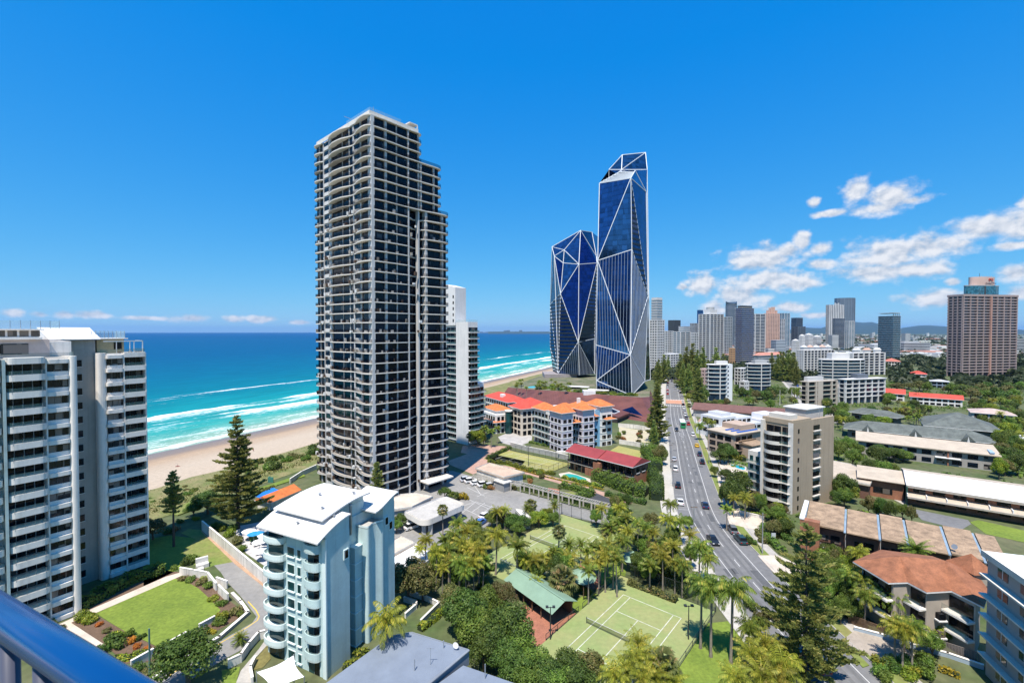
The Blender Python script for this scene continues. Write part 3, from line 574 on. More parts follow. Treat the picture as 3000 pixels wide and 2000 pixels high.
    for x0, x1, y0, z in ((-10.4, -.5, 7.2, 50.5), (5.6, 11, 13.8, 48.7)):
        part('roof_balustrade', MB().ribbon([(x0, y0 + 6), (x0, y0), (x1, y0), (x1, y0 + 6)], z, z + 1.5), M_rclear, r)
        for k in range(9): bx('balustrade_post', M_galv, r, x0 + (x1 - x0) * k / 8 - .03, x0 + (x1 - x0) * k / 8 + .03, y0 - .03, y0 + .03, z, z + 1.55)
    bx('penthouse', mat('ochre_render', (.5, .4, .22), .8), r, 6.2, 10.6, 13, 20, TOP, 48.5); bx('roof_slab', M_cream, r, 5.6, 11.2, 12.6, 20.4, 48.5, 48.72)
    bx('penthouse_window', G_dark, r, 8.9, 10.2, 12.9, 13.02, TOP + .9, TOP + 2.3)
    part('pergola', MB().box(6.5, 13, 10.2, 10.35, 48.0, 48.2).box(12.85, 13, 10.2, 14, 48.0, 48.2).box(12.85, 13, 10.2, 10.35, TOP, 48.2).box(8.5, 8.62, 10.2, 10.32, TOP, 48).box(10.7, 10.82, 10.2, 10.32, TOP, 48).box(11.4, 11.52, 10.2, 10.32, TOP, 48), M_white_p, r)
    part('roof_balustrade', MB().ribbon([(5.9, 10.1), (13.2, 10.1), (13.2, 16)], TOP, TOP + 1.0), M_rglass, r)
    part('roof_balustrade', MB().ribbon([(-14, -.9), (-4, -.9), (-.4, -.4), (-.2, 3)], TOP, TOP + 1.0), M_rglass, r)
    for x in (9.2, 10.9, 11.9, 12.6):
        p = part('plant_pot', MB().tube([(x, 10.7, TOP), (x, 10.7, TOP + .45)], [.22, .34], 8), mat('terracotta', (.4, .2, .12)), r)
    return r
left_block()

# ---------------------------------------------------------------- pale blue block
def blue_block():
    O = (-26.7, 64.5); r = building('apartment_block', 'pale blue apartment block with curved white roofs and bowl-shaped balconies', 'apartment block', O, 26)
    MB_ = mat('pale_blue_paint', (.50, .625, .615), .6, var=.06, scale=.3, fine=.05, bump=.02, streak=.14); MW = mat('balcony_white', (.66, .75, .73), .6, var=.04)
    FH = 2.62
    part('wall', MB().box(0, 4.5, 0, 12.7, 0, 20.2), MB_, r); part('wall', MB().box(4.45, 11.9, 2.4, 12, 0, 20.4), MB_, r); part('wall', MB().box(2, 10.2, 2.6, 11.6, 20.2, 22.3), MB_, r)
    tw = rounded([(8.25, 3), (8.25, -.2), (10, .5), (11.9, -.5), (11.9, 3)], .8, 6); part('stair_tower', MB().prism(tw, 0, 18.6), MB_, r, False)
    part('tower_coping', MB().ribbon(tw, 18.6, 18.95, closed=True), MW, r); part('tower_deck', MB().prism(tw, 18.5, 18.64), M_roofflat, r)
    part('wall', MB().box(11.85, 14.7, 0, 10.5, 0, 21.0), MB_, r)
    # gable walls follow the curved roofs
    def zc1(x): return 20.35 + 2.1 * math.sin(min(max((x + 1.8) / 6.6, 0), 1) * math.pi * .5)
    def zc2(x): return 22.5 + 1.1 * math.sin((x - .8) / 9.8 * math.pi * .62)
    def zc3(x): t = (x - 9.6) / 5.6; return 20.9 + 1.6 * (3 * t * t - 2 * t ** 3)
    def curved(name, x0, x1, y0, y1, f, th=.22, m=None):
        mb = MB(); n = 14
        for i in range(n + 1):
            x = x0 + (x1 - x0) * i / n; z = f(x); mb.v += [(x, y0, z), (x, y1, z), (x, y1, z - th), (x, y0, z - th)]
        for i in range(n):
            a = i * 4; b = a + 4
            mb.f += [(a, b, b + 1, a + 1), (a + 1, b + 1, b + 2, a + 2), (a + 2, b + 2, b + 3, a + 3), (a + 3, b + 3, b, a)]; mb.mi += [0] * 4
        mb.f += [(0, 1, 2, 3), (n * 4 + 3, n * 4 + 2, n * 4 + 1, n * 4)]; mb.mi += [0, 0]
        return part(name, mb, m or M_roofw, r)
    curved('roof', -1.6, 4.6, -.25, 12.9, zc1); curved('roof', .8, 10.6, 1.5, 12.2, zc2); curved('roof', 9.6, 15.2, -.5, 6.5, zc3)
    def gable(x0, x1, y0, y1, f, base):
        mb = MB(); n = 10
        for i in range(n):
            a, b = x0 + (x1 - x0) * i / n, x0 + (x1 - x0) * (i + 1) / n
            mb.prism([(a, y0), (b, y0), (b, y1), (a, y1)], base, [f(a) - .25, f(b) - .25, f(b) - .25, f(a) - .25])
        part('gable_wall', mb, MB_, r)
    gable(0.01, 4.45, .02, 12.6, zc1, 20.1); gable(11.9, 14.65, .02, 6.3, zc3, 20.9); gable(2.1, 10.1, 2.65, 11.5, zc2, 22.2)
    bx('corner_strip', MW, r, -.12, .1, -.12, .55, 0, 20.3)
    def bowl(y0, y1, dep):
        pts = []
        for i in range(13): a = math.pi * i / 12; pts.append((-dep * math.sin(a) ** .7, (y0 + y1) / 2 - (y1 - y0) / 2 * math.cos(a)))
        return pts
    for (y0, y1, dep, up, gw) in ((1.0, 4.0, .95, 1.0, 0), (8.3, 12.8, 1.35, .7, 1)):
        pts = bowl(y0, y1, dep); slab = MB().prism(pts, -.22, .02); wal = MB()
        ins = [(p[0] * .88, (p[1] - (y0 + y1) / 2) * .93 + (y0 + y1) / 2) for p in pts]
        for i in range(len(pts) - 1):
            a, b, c, d = pts[i], pts[i + 1], ins[i + 1], ins[i]; wal.add([(*a, -.2), (*b, -.2), (*b, up), (*a, up), (*d, -.2), (*c, -.2), (*c, up), (*d, up)], [(0, 1, 2, 3), (5, 4, 7, 6), (3, 2, 6, 7)])
        ms, mw = slab.mesh('balcony_floor', MW), wal.mesh('balcony_wall', MW if gw else MB_); mr = MB().ribbon([(p[0] * .94, p[1]) for p in pts], up, up + .22).mesh('balcony_rail', M_rclear)
        for k in range(1, 8):
            z = k * FH; link('balcony_floor', ms, r, (0, 0, z)); link('balcony_wall', mw, r, (0, 0, z)); link('balcony_rail', mr, r, (0, 0, z))
    for k in range(0, 8):
        z = k * FH
        for j in range(2): bx('balcony_door', G_teal if j else G_dark, r, -.06, .05, 1.35 + j * 1.15, 2.4 + j * 1.15, z + .05, z + 2.15)
        bx('balcony_door', G_teal, r, -.06, .05, 8.9, 12.2, z + .05, z + 2.15)
        if k < 7:
            for y0, y1, s0, s1 in ((5.1, 5.75, .75, 1.95), (6.5, 7.9, .75, 2.0)):
                bx('window_frame', MW, r, -.07, .05, y0 - .1, y1 + .1, z + s0 - .1, z + s1 + .1); bx('window', G_teal, r, -.1, .05, y0, y1, z + s0, z + s1); bx('window_sill', MW, r, -.28, .05, y0 - .15, y1 + .15, z + s0 - .22, z + s0 - .1)
            bx('recess_ledge', MW, r, 6.6, 8.2, 1.0, 2.38, z + .1, z + .28); bx('recess_wall', MB_, r, 6.7, 8.2, 1.1, 2.38, z + .28 - FH, z + .1) if k else None
            bx('window', G_dark, r, 5.0, 5.9, 2.3, 2.42, z + .8, z + 2.1); bx('mullion', MW, r, 4.95, 5.95, 2.26, 2.41, z + 1.42, z + 1.5)
    for x, z in ((3.75, 16.6), (12.6, 18.3), (13.6, 17.2)):
        bx('window_frame', MW, r, x - .48, x + .48, -.16, .05, z - .75, z + .75); bx('window', G_dark, r, x - .32, x + .32, -.19, .05, z - .58, z + .58)
    part('flue', MB().tube([(6.6, 1.9, 18), (6.6, 1.9, 22.6), (6.6, 1.9, 22.9)], [.22, .22, .3], 10), M_galv, r, True)
    part('satellite_dish', MB().tube([(5.4, 2.1, 20.9), (5.3, 1.8, 20.95)], [.1, .42], 12), M_white_p, r)
    for x, y in ((.2, 6), (1.6, 3.2), (3.2, 8.5), (2.8, 1.4)): part('roof_vent', MB().tube([(x, y, zc1(x) - .1), (x, y, zc1(x) + .35), (x, y, zc1(x) + .4)], [.12, .12, .25], 8), M_galv, r)
    for x, y in ((3, 4), (6, 8), (8.6, 3.2)): part('roof_vent', MB().tube([(x, y, zc2(x) - .1), (x, y, zc2(x) + .3), (x, y, zc2(x) + .35)], [.14, .14, .3], 8), M_galv, r)
blue_block()

# ---------------------------------------------------------------- the tall tower
def tall_tower():
    O = (-40, 129); r = building('residential_tower', 'tall dark-windowed residential tower with wavy white floor edges, stepped at its top', 'tower', O, 42)
    FH = 2.925; NF = 38; TOP = NF * FH
    MSl = mat('slab_white', (.72, .67, .61), .7, var=.06, scale=.15, fine=.05, streak=.15); MCo = mat('column_white', (.56, .55, .545), .75, var=.07, scale=.15, streak=.2)
    MS2 = mat('spandrel_white', (.62, .59, .56), .75, var=.06)
    def outline(xr, notch, inset=0.0):
        p = [(.0, .0)]
        p += [(4, -.35), (8, -.25), (12.6, .0)]
        if notch: p += [(14.6, .9), (16.4, 2.4), (18.2, 1.0), (20, -.3), (24, -.9), (27, -.9), (xr - 1, -.2), (xr, 1.6), (xr - .2, 6), (xr - 1, 20)]
        else: p += [(xr - 2.5, -.2), (xr - .6, .1), (xr, 1.6), (xr - .4, 6), (xr - .4, 20)]
        p += [(xr - 6, 30), (8, 35)]
        L = [(3.2, 36.2), (.9, 35.6), (-.4, 33.8), (-.2, 31), (.9, 28.6), (.9, 26.4), (-.5, 23.5), (-1.2, 19.5), (-.9, 15), (.35, 11.2), (.4, 9), (-.5, 6.2), (-.9, 3.6), (-.75, 1.4)]
        q = p + L
        return rounded(q, 1.0, 3)
    tiers = [(18.6, False, NF - 3, NF), (26.3, False, NF - 8, NF - 3), (29.4, True, 0, NF - 8)]
    for xr, notch, k0, k1 in tiers:
        ol = outline(xr, notch); me = MB().prism(ol, -.14, .14).mesh('floor_slab', MSl); rl = MB().ribbon(ol, .14, 1.1, closed=True).mesh('railing', M_rdark)
        for k in range(max(k0, 1), k1 + (1 if k1 == NF else 0)):
            link('floor_slab', me, r, (0, 0, k * FH))
            if k < NF: link('railing', rl, r, (0, 0, k * FH))
        if k1 != NF: link('floor_slab', me, r, (0, 0, k1 * FH)); link('railing', rl, r, (0, 0, k1 * FH + .003))
    MCore = glass('core_glass', (.003, .006, .012), rnd=.3, spec=.2)
    zt = {18.6: TOP, 26.3: (NF - 3) * FH, 29.4: (NF - 8) * FH}
    part('core', MB().box(1.3, 17.4, 2.7, 34.5, 0, TOP - .2), MCore, r); part('core', MB().box(17.4, 25.0, 2.0, 29, 0, (NF - 3) * FH - .2), MCore, r); part('core', MB().box(25.0, 28.2, 1.6, 22, 0, (NF - 8) * FH - .2), MCore, r)
    # columns on the right-hand face, piers on the left-hand face
    for u0, u1, y0, zz in ((.4, 1.4, -.1, TOP), (4.9, 5.6, .1, TOP), (8.9, 9.2, .3, TOP), (12.9, 13.3, .15, TOP), (16.8, 17.3, .5, TOP)): bx('column', MCo, r, u0, u1, y0, 1.8, 0, zz)
    for u0, u1, zz in ((19.3, 20.1, (NF - 8) * FH), (25.8, 26.5, (NF - 8) * FH), (17.6, 18.0, (NF - 3) * FH), (22.6, 23.0, (NF - 3) * FH)): bx('column', MCo, r, u0, u1, .15, 1.9, 0 if zz < 95 else (NF - 8) * FH, zz)
    for t0, t1 in ((5.6, 6.2), (9.7, 10.2), (12.2, 12.5), (16.4, 16.7), (23.6, 25.2), (28.8, 29.1), (31.6, 31.9)): bx('pier', MCo, r, .45, 1.6, t0, t1, 0, TOP)
    wp = Pool(r, 'window', G_blue); sp = Pool(r, 'window', G_dark); xp = Pool(r, 'spandrel', MS2)
    R = [(1.45, 4.85), (5.65, 8.85), (9.25, 12.85), (13.35, 16.7)]
    for k in range(NF):
        z0, z1 = k * FH + .22, (k + 1) * FH - .22
        rr = list(R)
        if k < NF - 8: rr += [(17.0, 19.05), (20.25, 22.9), (22.95, 25.55), (26.75, 28.1)]
        elif k < NF - 3: rr += [(18.05, 22.5), (23.05, 24.9)]
        for a, b in rr: wp.add(a, b, *((.62, 1.7) if a < 13 else (2.5, 2.8) if a < 20 and k < NF - 8 else (.8, 2.1)), z0, z1)
        for a, b in ((.9, 5.5), (10.3, 12.1), (12.6, 16.3), (16.8, 20.1), (20.2, 23.5), (29.2, 31.5), (32, 34.3)): sp.add(.78 if a > 20 or a < 6 else .6, 1.46, a, b, z0, z1)
        for a, b in ((6.3, 9.6), (25.3, 28.7)):
            sp.add(.62, 1.46, a, b, z0 + 1.15, z1); xp.add(.55, 1.46, a, b, z0, z0 + 1.15)
    wp.flush(); sp.flush(); xp.flush(); fr = random.Random(5); fm = MB()
    for i in range(260): k = fr.randint(1, NF - 9); t = fr.uniform(1, 34); w = fr.uniform(.3, .9); fm.box(-.3, .3, t, t + w, k * FH + .15, k * FH + fr.uniform(.6, 1.3), fr.randint(0, 2)) if fr.random() < .6 else fm.box(t % 25 + 1, t % 25 + 1 + w, .05, .5, k * FH + .15, k * FH + fr.uniform(.6, 1.3), fr.randint(0, 2))
    part('balcony_furniture', fm, [M_white_p, M_beige, mat('wicker', (.1, .06, .04))], r)['kind'] = 'stuff'
    # crown
    part('roof_parapet', MB().ribbon([(.2, .4), (17, .4), (18, 2), (18, 24), (1, 35), (.2, 33)], TOP, TOP + 1.3, closed=True), MSl, r)
    part('roof_deck', MB().prism([(.3, .5), (17, .5), (18, 2), (17, 24), (6, 34), (1, 34)], TOP + .15, TOP + .32), M_roofflat, r)
    bx('plant_room', MSl, r, 4, 12, 8, 22, TOP, TOP + 3.6); bx('plant_room', MSl, r, 7, 11, 10, 18, TOP + 3.6, TOP + 6); bx('roof_frame', MSl, r, 14.2, 17.2, 1, 4, TOP + 2.6, TOP + 2.95); bx('roof_frame', MSl, r, 16.9, 17.2, .9, 1.2, TOP, TOP + 2.6); bx('roof_frame', MSl, r, 14.2, 17.2, 3.6, 4, TOP, TOP + 2.6)
    part('roof_glass', MB().ribbon([(.6, 14), (.6, .8), (11, .8)], TOP + 1.3, TOP + 2.4), M_rclear, r)
    part('aerial', MB().tube([(8.5, 12, TOP + 6), (8.5, 12, TOP + 9)], .06, 5).tube([(9.6, 15, TOP + 6), (9.6, 15, TOP + 7.6)], .05, 5), M_galv, r)
    part('davit', MB().bar((1, 12, TOP), (1, 12, TOP + 2.6), .1).bar((1, 12, TOP + 2.6), (-1.2, 12, TOP + 2.6), .1), M_galv, r)
    bx('entrance_canopy', MSl, r, 17, 27, -4, .4, 3.0, 3.4)
tall_tower()

def corner_fit(pxl, pc, pxr, Y, h):
    """front corner seen at column pc at depth Y, faces along h and h-90 reaching columns pxr and pxl"""
    X = (pc - 1500) / FPX * Y; s, c = math.sin(rad(h)), math.cos(rad(h)); a = (pxr - 1500) / FPX; b = (pxl - 1500) / FPX
    return (X, Y), (a * Y - X) / (s - a * c), (X - b * Y) / (c + b * s)

# ---------------------------------------------------------------- white slab block behind the tower
def white_slab():
    r = building('apartment_block', 'narrow white apartment block with one blank wall, just behind the tall tower', 'apartment block', (-19.3, 199.7), 42)
    FH = 2.7; bx('wall', M_white_p, r, 0, 5.8, 0, 8, 0, 54.4); bx('wall', M_white_p, r, 1.5, 7, 8, 17, 0, 53); bx('wall', M_white_p, r, 5.8, 10.7, 1, 9, 0, 27); bx('wall', M_white_p, r, .5, 7, 9, 17, 53, 69)
    part('roof_slope', MB().prism([(.5, 9), (7, 9), (7, 17), (.5, 17)], 69, [70.2, 70.2, 72, 72]), M_white_p, r)
    wp = Pool(r, 'window', G_dark); sl = Pool(r, 'balcony_slab', M_white_p); rl = Pool(r, 'balustrade', M_rglass)
    for k in range(19):
        z = k * FH + 1.2
        for j in range(3): wp.add(.3 + j * 1.85, 2.0 + j * 1.85, -.06, .1, z + .3, z + 2.2)
        sl.add(-.0, 5.9, -1.2, 0, z - .25, z); rl.add(.1, 5.8, -1.18, -1.12, z, z + .95)
        if k < 9:
            for j in range(2): wp.add(6 + j * 2.3, 8.1 + j * 2.3, .93, 1.05, z + .3, z + 2.2)
            sl.add(5.9, 10.9, -.4, 1, z - .25, z); rl.add(5.9, 10.8, -.38, -.32, z, z + .95)
        for j in range(3): wp.add(1.42, 1.6, 8.4 + j * 2.6, 10.8 + j * 2.6, z + .3, z + 2.2)
        sl.add(.2, 1.5, 8.1, 16.8, z - .25, z); rl.add(.22, .28, 8.2, 16.6, z, z + .95)
    for k in range(5): wp.add(.44, .6, 10, 10.8, 54.5 + k * 2.7, 55.8 + k * 2.7)
    wp.flush(); sl.flush(); rl.flush(); part('roof_balustrade', MB().ribbon([(0, 8), (0, 0), (5.8, 0)], 54.4, 55.4), M_rclear, r)
white_slab()

# ---------------------------------------------------------------- twin faceted glass towers and podium
def navy(name, col, rough=.07):
    m = D.materials.new(name); m.use_nodes = True; b = m.node_tree.nodes['Principled BSDF']; N = m.node_tree.nodes; L = m.node_tree.links
    b.inputs['Metallic'].default_value = .85; b.inputs['Roughness'].default_value = rough
    geo = N.new('ShaderNodeNewGeometry'); wn = N.new('ShaderNodeTexWhiteNoise'); sn = N.new('ShaderNodeVectorMath'); sn.operation = 'SNAP'; sn.inputs[1].default_value = (3, 3, 3.4); L.new(geo.outputs['Position'], sn.inputs[0]); L.new(sn.outputs[0], wn.inputs['Vector'])
    mr = N.new('ShaderNodeMapRange'); mr.inputs[3].default_value = .7; mr.inputs[4].default_value = 1.3; L.new(wn.outputs['Value'], mr.inputs[0]); sz = N.new('ShaderNodeSeparateXYZ'); L.new(geo.outputs['Position'], sz.inputs[0]); fz = N.new('ShaderNodeMath'); fz.operation = 'FRACT'; dz = N.new('ShaderNodeMath'); dz.operation = 'DIVIDE'; dz.inputs[1].default_value = 3.4; L.new(sz.outputs[2], dz.inputs[0]); L.new(dz.outputs[0], fz.inputs[0]); gz = N.new('ShaderNodeMath'); gz.operation = 'LESS_THAN'; gz.inputs[1].default_value = .22; L.new(fz.outputs[0], gz.inputs[0]); mz = N.new('ShaderNodeMath'); mz.operation = 'MULTIPLY_ADD'; L.new(gz.outputs[0], mz.inputs[0]); mz.inputs[1].default_value = -.22; L.new(mr.outputs[0], mz.inputs[2]); hv = N.new('ShaderNodeHueSaturation'); hv.inputs['Color'].default_value = (*col, 1); L.new(mz.outputs[0], hv.inputs['Value']); L.new(hv.outputs[0], b.inputs['Base Color'])
    bp = N.new('ShaderNodeBump'); bp.inputs['Distance'].default_value = .03; bp.inputs['Strength'].default_value = .25; L.new(wn.outputs['Value'], bp.inputs['Height']); L.new(bp.outputs[0], b.inputs['Normal']); return m
NV = [navy('navy_glass', (.04, .12, .27)), navy('deep_glass', (.014, .04, .17)), navy('smoked_glass', (.02, .055, .15)), navy('sea_glass', (.035, .12, .22))]
M_beam = mat('white_steel', (.74, .76, .78), .4, var=.03); M_fin = mat('grey_fin', (.33, .38, .45), .4, var=.04); M_floorline = mat('floor_line', (.012, .016, .022), .5, var=.03)
def crystal(name, label, verts, faces, edges, back, base_z, fins, lines, beam):
    P = {k: AT(*v) for k, v in verts.items()}
    c = sum((v for v in P.values()), Vector()) / len(P); r = thing(name, label, 'tower', (c.x, c.y, base_z)); off = Vector((c.x, c.y, base_z))
    Q = {k: v - off for k, v in P.items()}
    for i, (f, mi) in enumerate(faces):
        vs = [Q[k] for k in f]; nn = (vs[1] - vs[0]).cross(vs[2] - vs[0])
        if nn.dot(-P[f[0]]) < 0 and (P[f[0]] - Vector((0, 0, CAM_H))).dot(nn) > 0: vs = vs[::-1]
        part('glass_facet', MB().add(vs, [tuple(range(len(vs)))]), NV[mi], r)
    B = {k: v + Vector((back[0], back[1], 0)) for k, v in Q.items()}
    mb = MB()
    rim = back[2]
    for a, b in zip(rim, rim[1:] + rim[:1]): mb.add([Q[a], Q[b], B[b], B[a]], [(0, 1, 2, 3)])
    mb.add([B[k] for k in rim], [tuple(range(len(rim)))]); part('rear_glass', mb, NV[1], r)
    for a, b in edges: part('frame_beam', MB().bar(Q[a], Q[b], beam, beam), M_beam, r)
    def fill(facelist, spacing, vert, w, m, nm):
        mb = MB()
        for f in facelist:
            vs = [Q[k] for k in f]; nn = (vs[1] - vs[0]).cross(vs[2] - vs[0]).normalized()
            if nn.y > 0: nn = -nn
            ax = Vector((nn.y, -nn.x, 0)).normalized() if vert else Vector((0, 0, 1))
            ds = [v.dot(ax) for v in vs]; t = math.ceil(min(ds) / spacing) * spacing
            while t < max(ds):
                hit = []
                for i in range(len(vs)):
                    a, b = vs[i], vs[(i + 1) % len(vs)]; da, db = a.dot(ax) - t, b.dot(ax) - t
                    if da * db < 0: hit.append(a.lerp(b, da / (da - db)))
                if len(hit) == 2: mb.bar(hit[0] + nn * .12, hit[1] + nn * .12, w, .3, up=nn)
                t += spacing
        if mb.v: part(nm, mb, m, r)['kind'] = 'stuff'
    fill(fins, 2.1, True, .15, M_fin, 'fin'); fill(lines, 3.4, False, 1.3, M_floorline, 'floor_line')
    return r, Q, P
VR = dict(L0=(1756, 537, 324), L1=(1751, 763, 318), L2=(1746, 1010, 322), L3=(1748, 1114, 318), L4=(1748, 1152, 321), C0=(1848, 522, 306), C1=(1851, 731, 309), C2=(1847, 1039, 304), C3=(1851, 1158, 306),
          R0=(1893, 562, 332), R1=(1898, 868, 326), R2=(1889, 1116, 331), R3=(1889, 1130, 331), Q0=(1896, 497, 346), Q1=(1901, 882, 344), Q2=(1905, 1112, 346), K0=(1816, 503, 322), K1=(1861, 500, 322),
          U0=(1784, 497, 345), U1=(1823, 454, 350), U2=(1891, 447, 352), U3=(1821, 497, 340), U4=(1784, 560, 345))
FR = [(('L0', 'L1', 'C0'), 0), (('L1', 'C1', 'C0'), 0), (('L1', 'C2', 'C1'), 2), (('L1', 'L2', 'C2'), 0), (('L2', 'L3', 'C2'), 2), (('L3', 'C3', 'C2'), 2), (('L3', 'L4', 'C3'), 2), (('C0', 'R1', 'R0'), 1), (('C0', 'C1', 'R1'), 2), (('C1', 'C2', 'R1'), 0),
      (('C2', 'R2', 'R1'), 0), (('C2', 'C3', 'R2'), 2), (('R0', 'R1', 'Q1', 'Q0'), 3), (('R1', 'R2', 'Q2', 'Q1'), 3), (('L0', 'C0', 'K1', 'K0'), 2), (('C0', 'R0', 'K1'), 0), (('U0', 'U3', 'U1'), 3), (('U3', 'Q0', 'U2'), 3), (('U3', 'U2', 'U1'), 3), (('U0', 'U4', 'K0', 'U3'), 1), (('U3', 'K0', 'K1', 'Q0'), 1), (('Q0', 'K1', 'R0'), 0), (('L0', 'K0', 'U4'), 1)]
ER = [('L0', 'L1'), ('L1', 'L2'), ('L2', 'L4'), ('C0', 'C1'), ('C1', 'C2'), ('C2', 'C3'), ('R0', 'R1'), ('R1', 'R2'), ('Q0', 'Q1'), ('Q1', 'Q2'), ('C0', 'L1'), ('L1', 'C1'), ('L1', 'C2'), ('L2', 'C2'), ('C2', 'L3'), ('L3', 'C3'), ('C0', 'R1'), ('C1', 'R1'), ('R1', 'C2'), ('C2', 'R2'), ('R2', 'C3'), ('L0', 'K0'), ('C0', 'K1'), ('L0', 'C0'), ('C0', 'R0'), ('K1', 'R0'),
      ('U0', 'U1'), ('U1', 'U2'), ('U2', 'Q0'), ('U0', 'U3'), ('U3', 'Q0'), ('U3', 'U1'), ('U3', 'U2'), ('U0', 'U4'), ('R2', 'Q2'), ('Q1', 'R1'), ('U3', 'K0')]
rt, QR, PR_ = crystal('glass_tower', 'tallest faceted navy glass tower laced with white diagonal beams, beside the road', VR, FR, ER, (6, 26, ['L0', 'L1', 'L2', 'L4', 'C3', 'R2', 'Q2', 'Q1', 'Q0', 'U2', 'U1', 'U0']), 8,
                      [('L1', 'C2', 'C1'), ('L1', 'L2', 'C2'), ('L2', 'L3', 'C2'), ('L3', 'C3', 'C2'), ('L3', 'L4', 'C3'), ('C1', 'C2', 'R1'), ('C2', 'R2', 'R1'), ('C2', 'C3', 'R2')], [('C0', 'C1', 'R1')], .46)
for k in range(7):    # open louvred crown
    t = (k + .5) / 7; part('roof_louvre', MB().bar(QR['L0'].lerp(QR['K0'], t) + Vector((0, 0, .3)), QR['C0'].lerp(QR['K1'], t * .8) + Vector((0, 0, .3)), .5), M_beam, rt)
VL = dict(A=(1617, 723, 440), B=(1701, 675, 420), C=(1734, 680, 440), D=(1747, 751, 430), E=(1653, 732, 424), F=(1624, 750, 432), G=(1650, 770, 422), H=(1696, 774, 412), I=(1749, 770, 425), J=(1642, 860, 420), K=(1694, 1002, 408), M=(1741, 992, 428), N=(1635, 1094, 425), O=(1697, 1098, 412),
          P=(1742, 1096, 428), Q=(1612, 892, 450), R=(1612, 1017, 452), S=(1621, 1092, 450))
FL = [('AEB', 0), ('AFE', 0), ('FGE', 3), ('EHB', 0), ('EGH', 3), ('BCD', 2), ('BHI', 1), ('BID', 1), ('FJG', 1), ('GJH', 0), ('HJK', 1), ('HKI', 1), ('IKM', 2), ('JNK', 2), ('KNO', 2), ('KOP', 2), ('KPM', 2), ('AQF', 3), ('FQJ', 3), ('QNJ', 2), ('QRN', 3), ('RSN', 3)]
EL = ['AB', 'BC', 'CD', 'AE', 'AF', 'FE', 'EG', 'FG', 'EH', 'EB', 'GH', 'BH', 'HI', 'BD', 'DI', 'FJ', 'GJ', 'HJ', 'JK', 'HK', 'IK', 'IM', 'KM', 'KN', 'KO', 'KP', 'MP', 'AQ', 'QR', 'RS', 'FQ', 'QJ', 'JN', 'FN', 'RN', 'QN']
crystal('glass_tower', 'shorter faceted navy glass tower laced with white beams, close to the beach', VL, [(tuple(f), m) for f, m in FL], [tuple(e) for e in EL], (14, 30, ['A', 'Q', 'R', 'S', 'N', 'O', 'P', 'M', 'I', 'D', 'C', 'B']), 8,
        [('K', 'N', 'O'), ('K', 'O', 'P')], [tuple(f) for f in ('QNJ', 'JNK', 'IKM', 'QRN', 'RSN')], .5)

def podium():
    M_rust = mat('rust_cladding', (.15, .055, .045), .6, var=.2, scale=.1, stripe=(0, .8, .09)); r = thing('podium', 'low angular rust-brown podium at the foot of the glass towers', 'podium', (60, 300, 0))
    bot = [(-8, 353), (9, 312), (34, 289), (50, 276), (64, 262), (77, 249), (90, 288), (104, 330), (116, 402), (60, 470), (28, 462)]; top = [(-3, 356), (18, 326), (37, 313), (56, 304), (71, 293), (83, 290), (90, 297), (101, 332), (110, 400), (60, 462), (30, 452)]
    mb = MB(); n = len(bot)
    zt = [6.5, 8.4, 9, 8.4, 8.6, 8.2, 7.6, 7.6, 8, 8, 7]
    V = [(p[0] - 60, p[1] - 300, 0) for p in bot] + [(p[0] - 60, p[1] - 300, z) for p, z in zip(top, zt)]
    for i in range(n): part('cladding_panel', MB().add([V[i], V[(i + 1) % n], V[n + (i + 1) % n], V[n + i]], [(0, 1, 2), (0, 2, 3)]), M_rust, r)
    part('roof_deck', MB().add([V[n + i] for i in range(n)], [tuple(range(n))]), mat('deck_planting', (.05, .085, .025), .95, scale=.1, col2=(.2, .17, .13), fine=.3), r)
    part('glazing', MB().add([(4, -31.5, 3.5), (14, -44, 2.6), (10, -36, 6.6)], [(0, 1, 2)]), NV[2], r)
    for x, y, l in ((-8, 14, 14), (-20, 34, 16), (4, 26, 12)): part('pool_canopy', MB().prism(rounded([(x, y), (x + l, y - 5), (x + l + 1, y - 1), (x + 2, y + 5)], 1.5), 9.6, 10.1), M_white_p, r)
    part('pavilion', MB().box(-12, -4, 4, 10, 7.6, 10.6), M_white_p, r); part('pavilion', MB().box(-30, 0, 118, 150, 6, 11), mat('grey_stone', (.3, .27, .28)), r)
    part('pool', MB().prism(rounded([(-50, 44), (-36, 36), (-30, 42), (-44, 52)], 2), 7.7, 8.05), mat('pool_water', (.05, .45, .48), .1, var=.05, spec=.6), r)
podium()
def glazed_wing():
    r = building('low_pavilion', 'low rust-brown pavilion with a sunken glass gable, in front of the glass towers', 'building', (58, 248), 35)
    M_rust = MATS['rust_cladding']; part('roof', MB().add([(0, 0, 3.2), (18, 0, 3.2), (20, 16, 6.4), (0, 18, 6.4)], [(0, 1, 2, 3)]), M_rust, r); bx('wall', mat('dark_wall', (.04, .035, .035)), r, .5, 17.5, .6, 16, 0, 3.1); bx('fascia', M_rust, r, 0, 18.2, -.2, .3, 2.2, 3.1)
    part('roof_glazing', MB().add([(5, 4.2, 4.1), (13, 4.2, 4.12), (15, 12, 5.75), (3, 12.6, 5.7)], [(0, 1, 2, 3)]), NV[2], r); part('glazing_frame', MB().bar((5, 4.2, 4.15), (13, 4.2, 4.15), .4).bar((13, 4.2, 4.15), (15, 12, 5.8), .4).bar((5, 4.2, 4.15), (3, 12.6, 5.75), .4), M_beam, r)
glazed_wing()
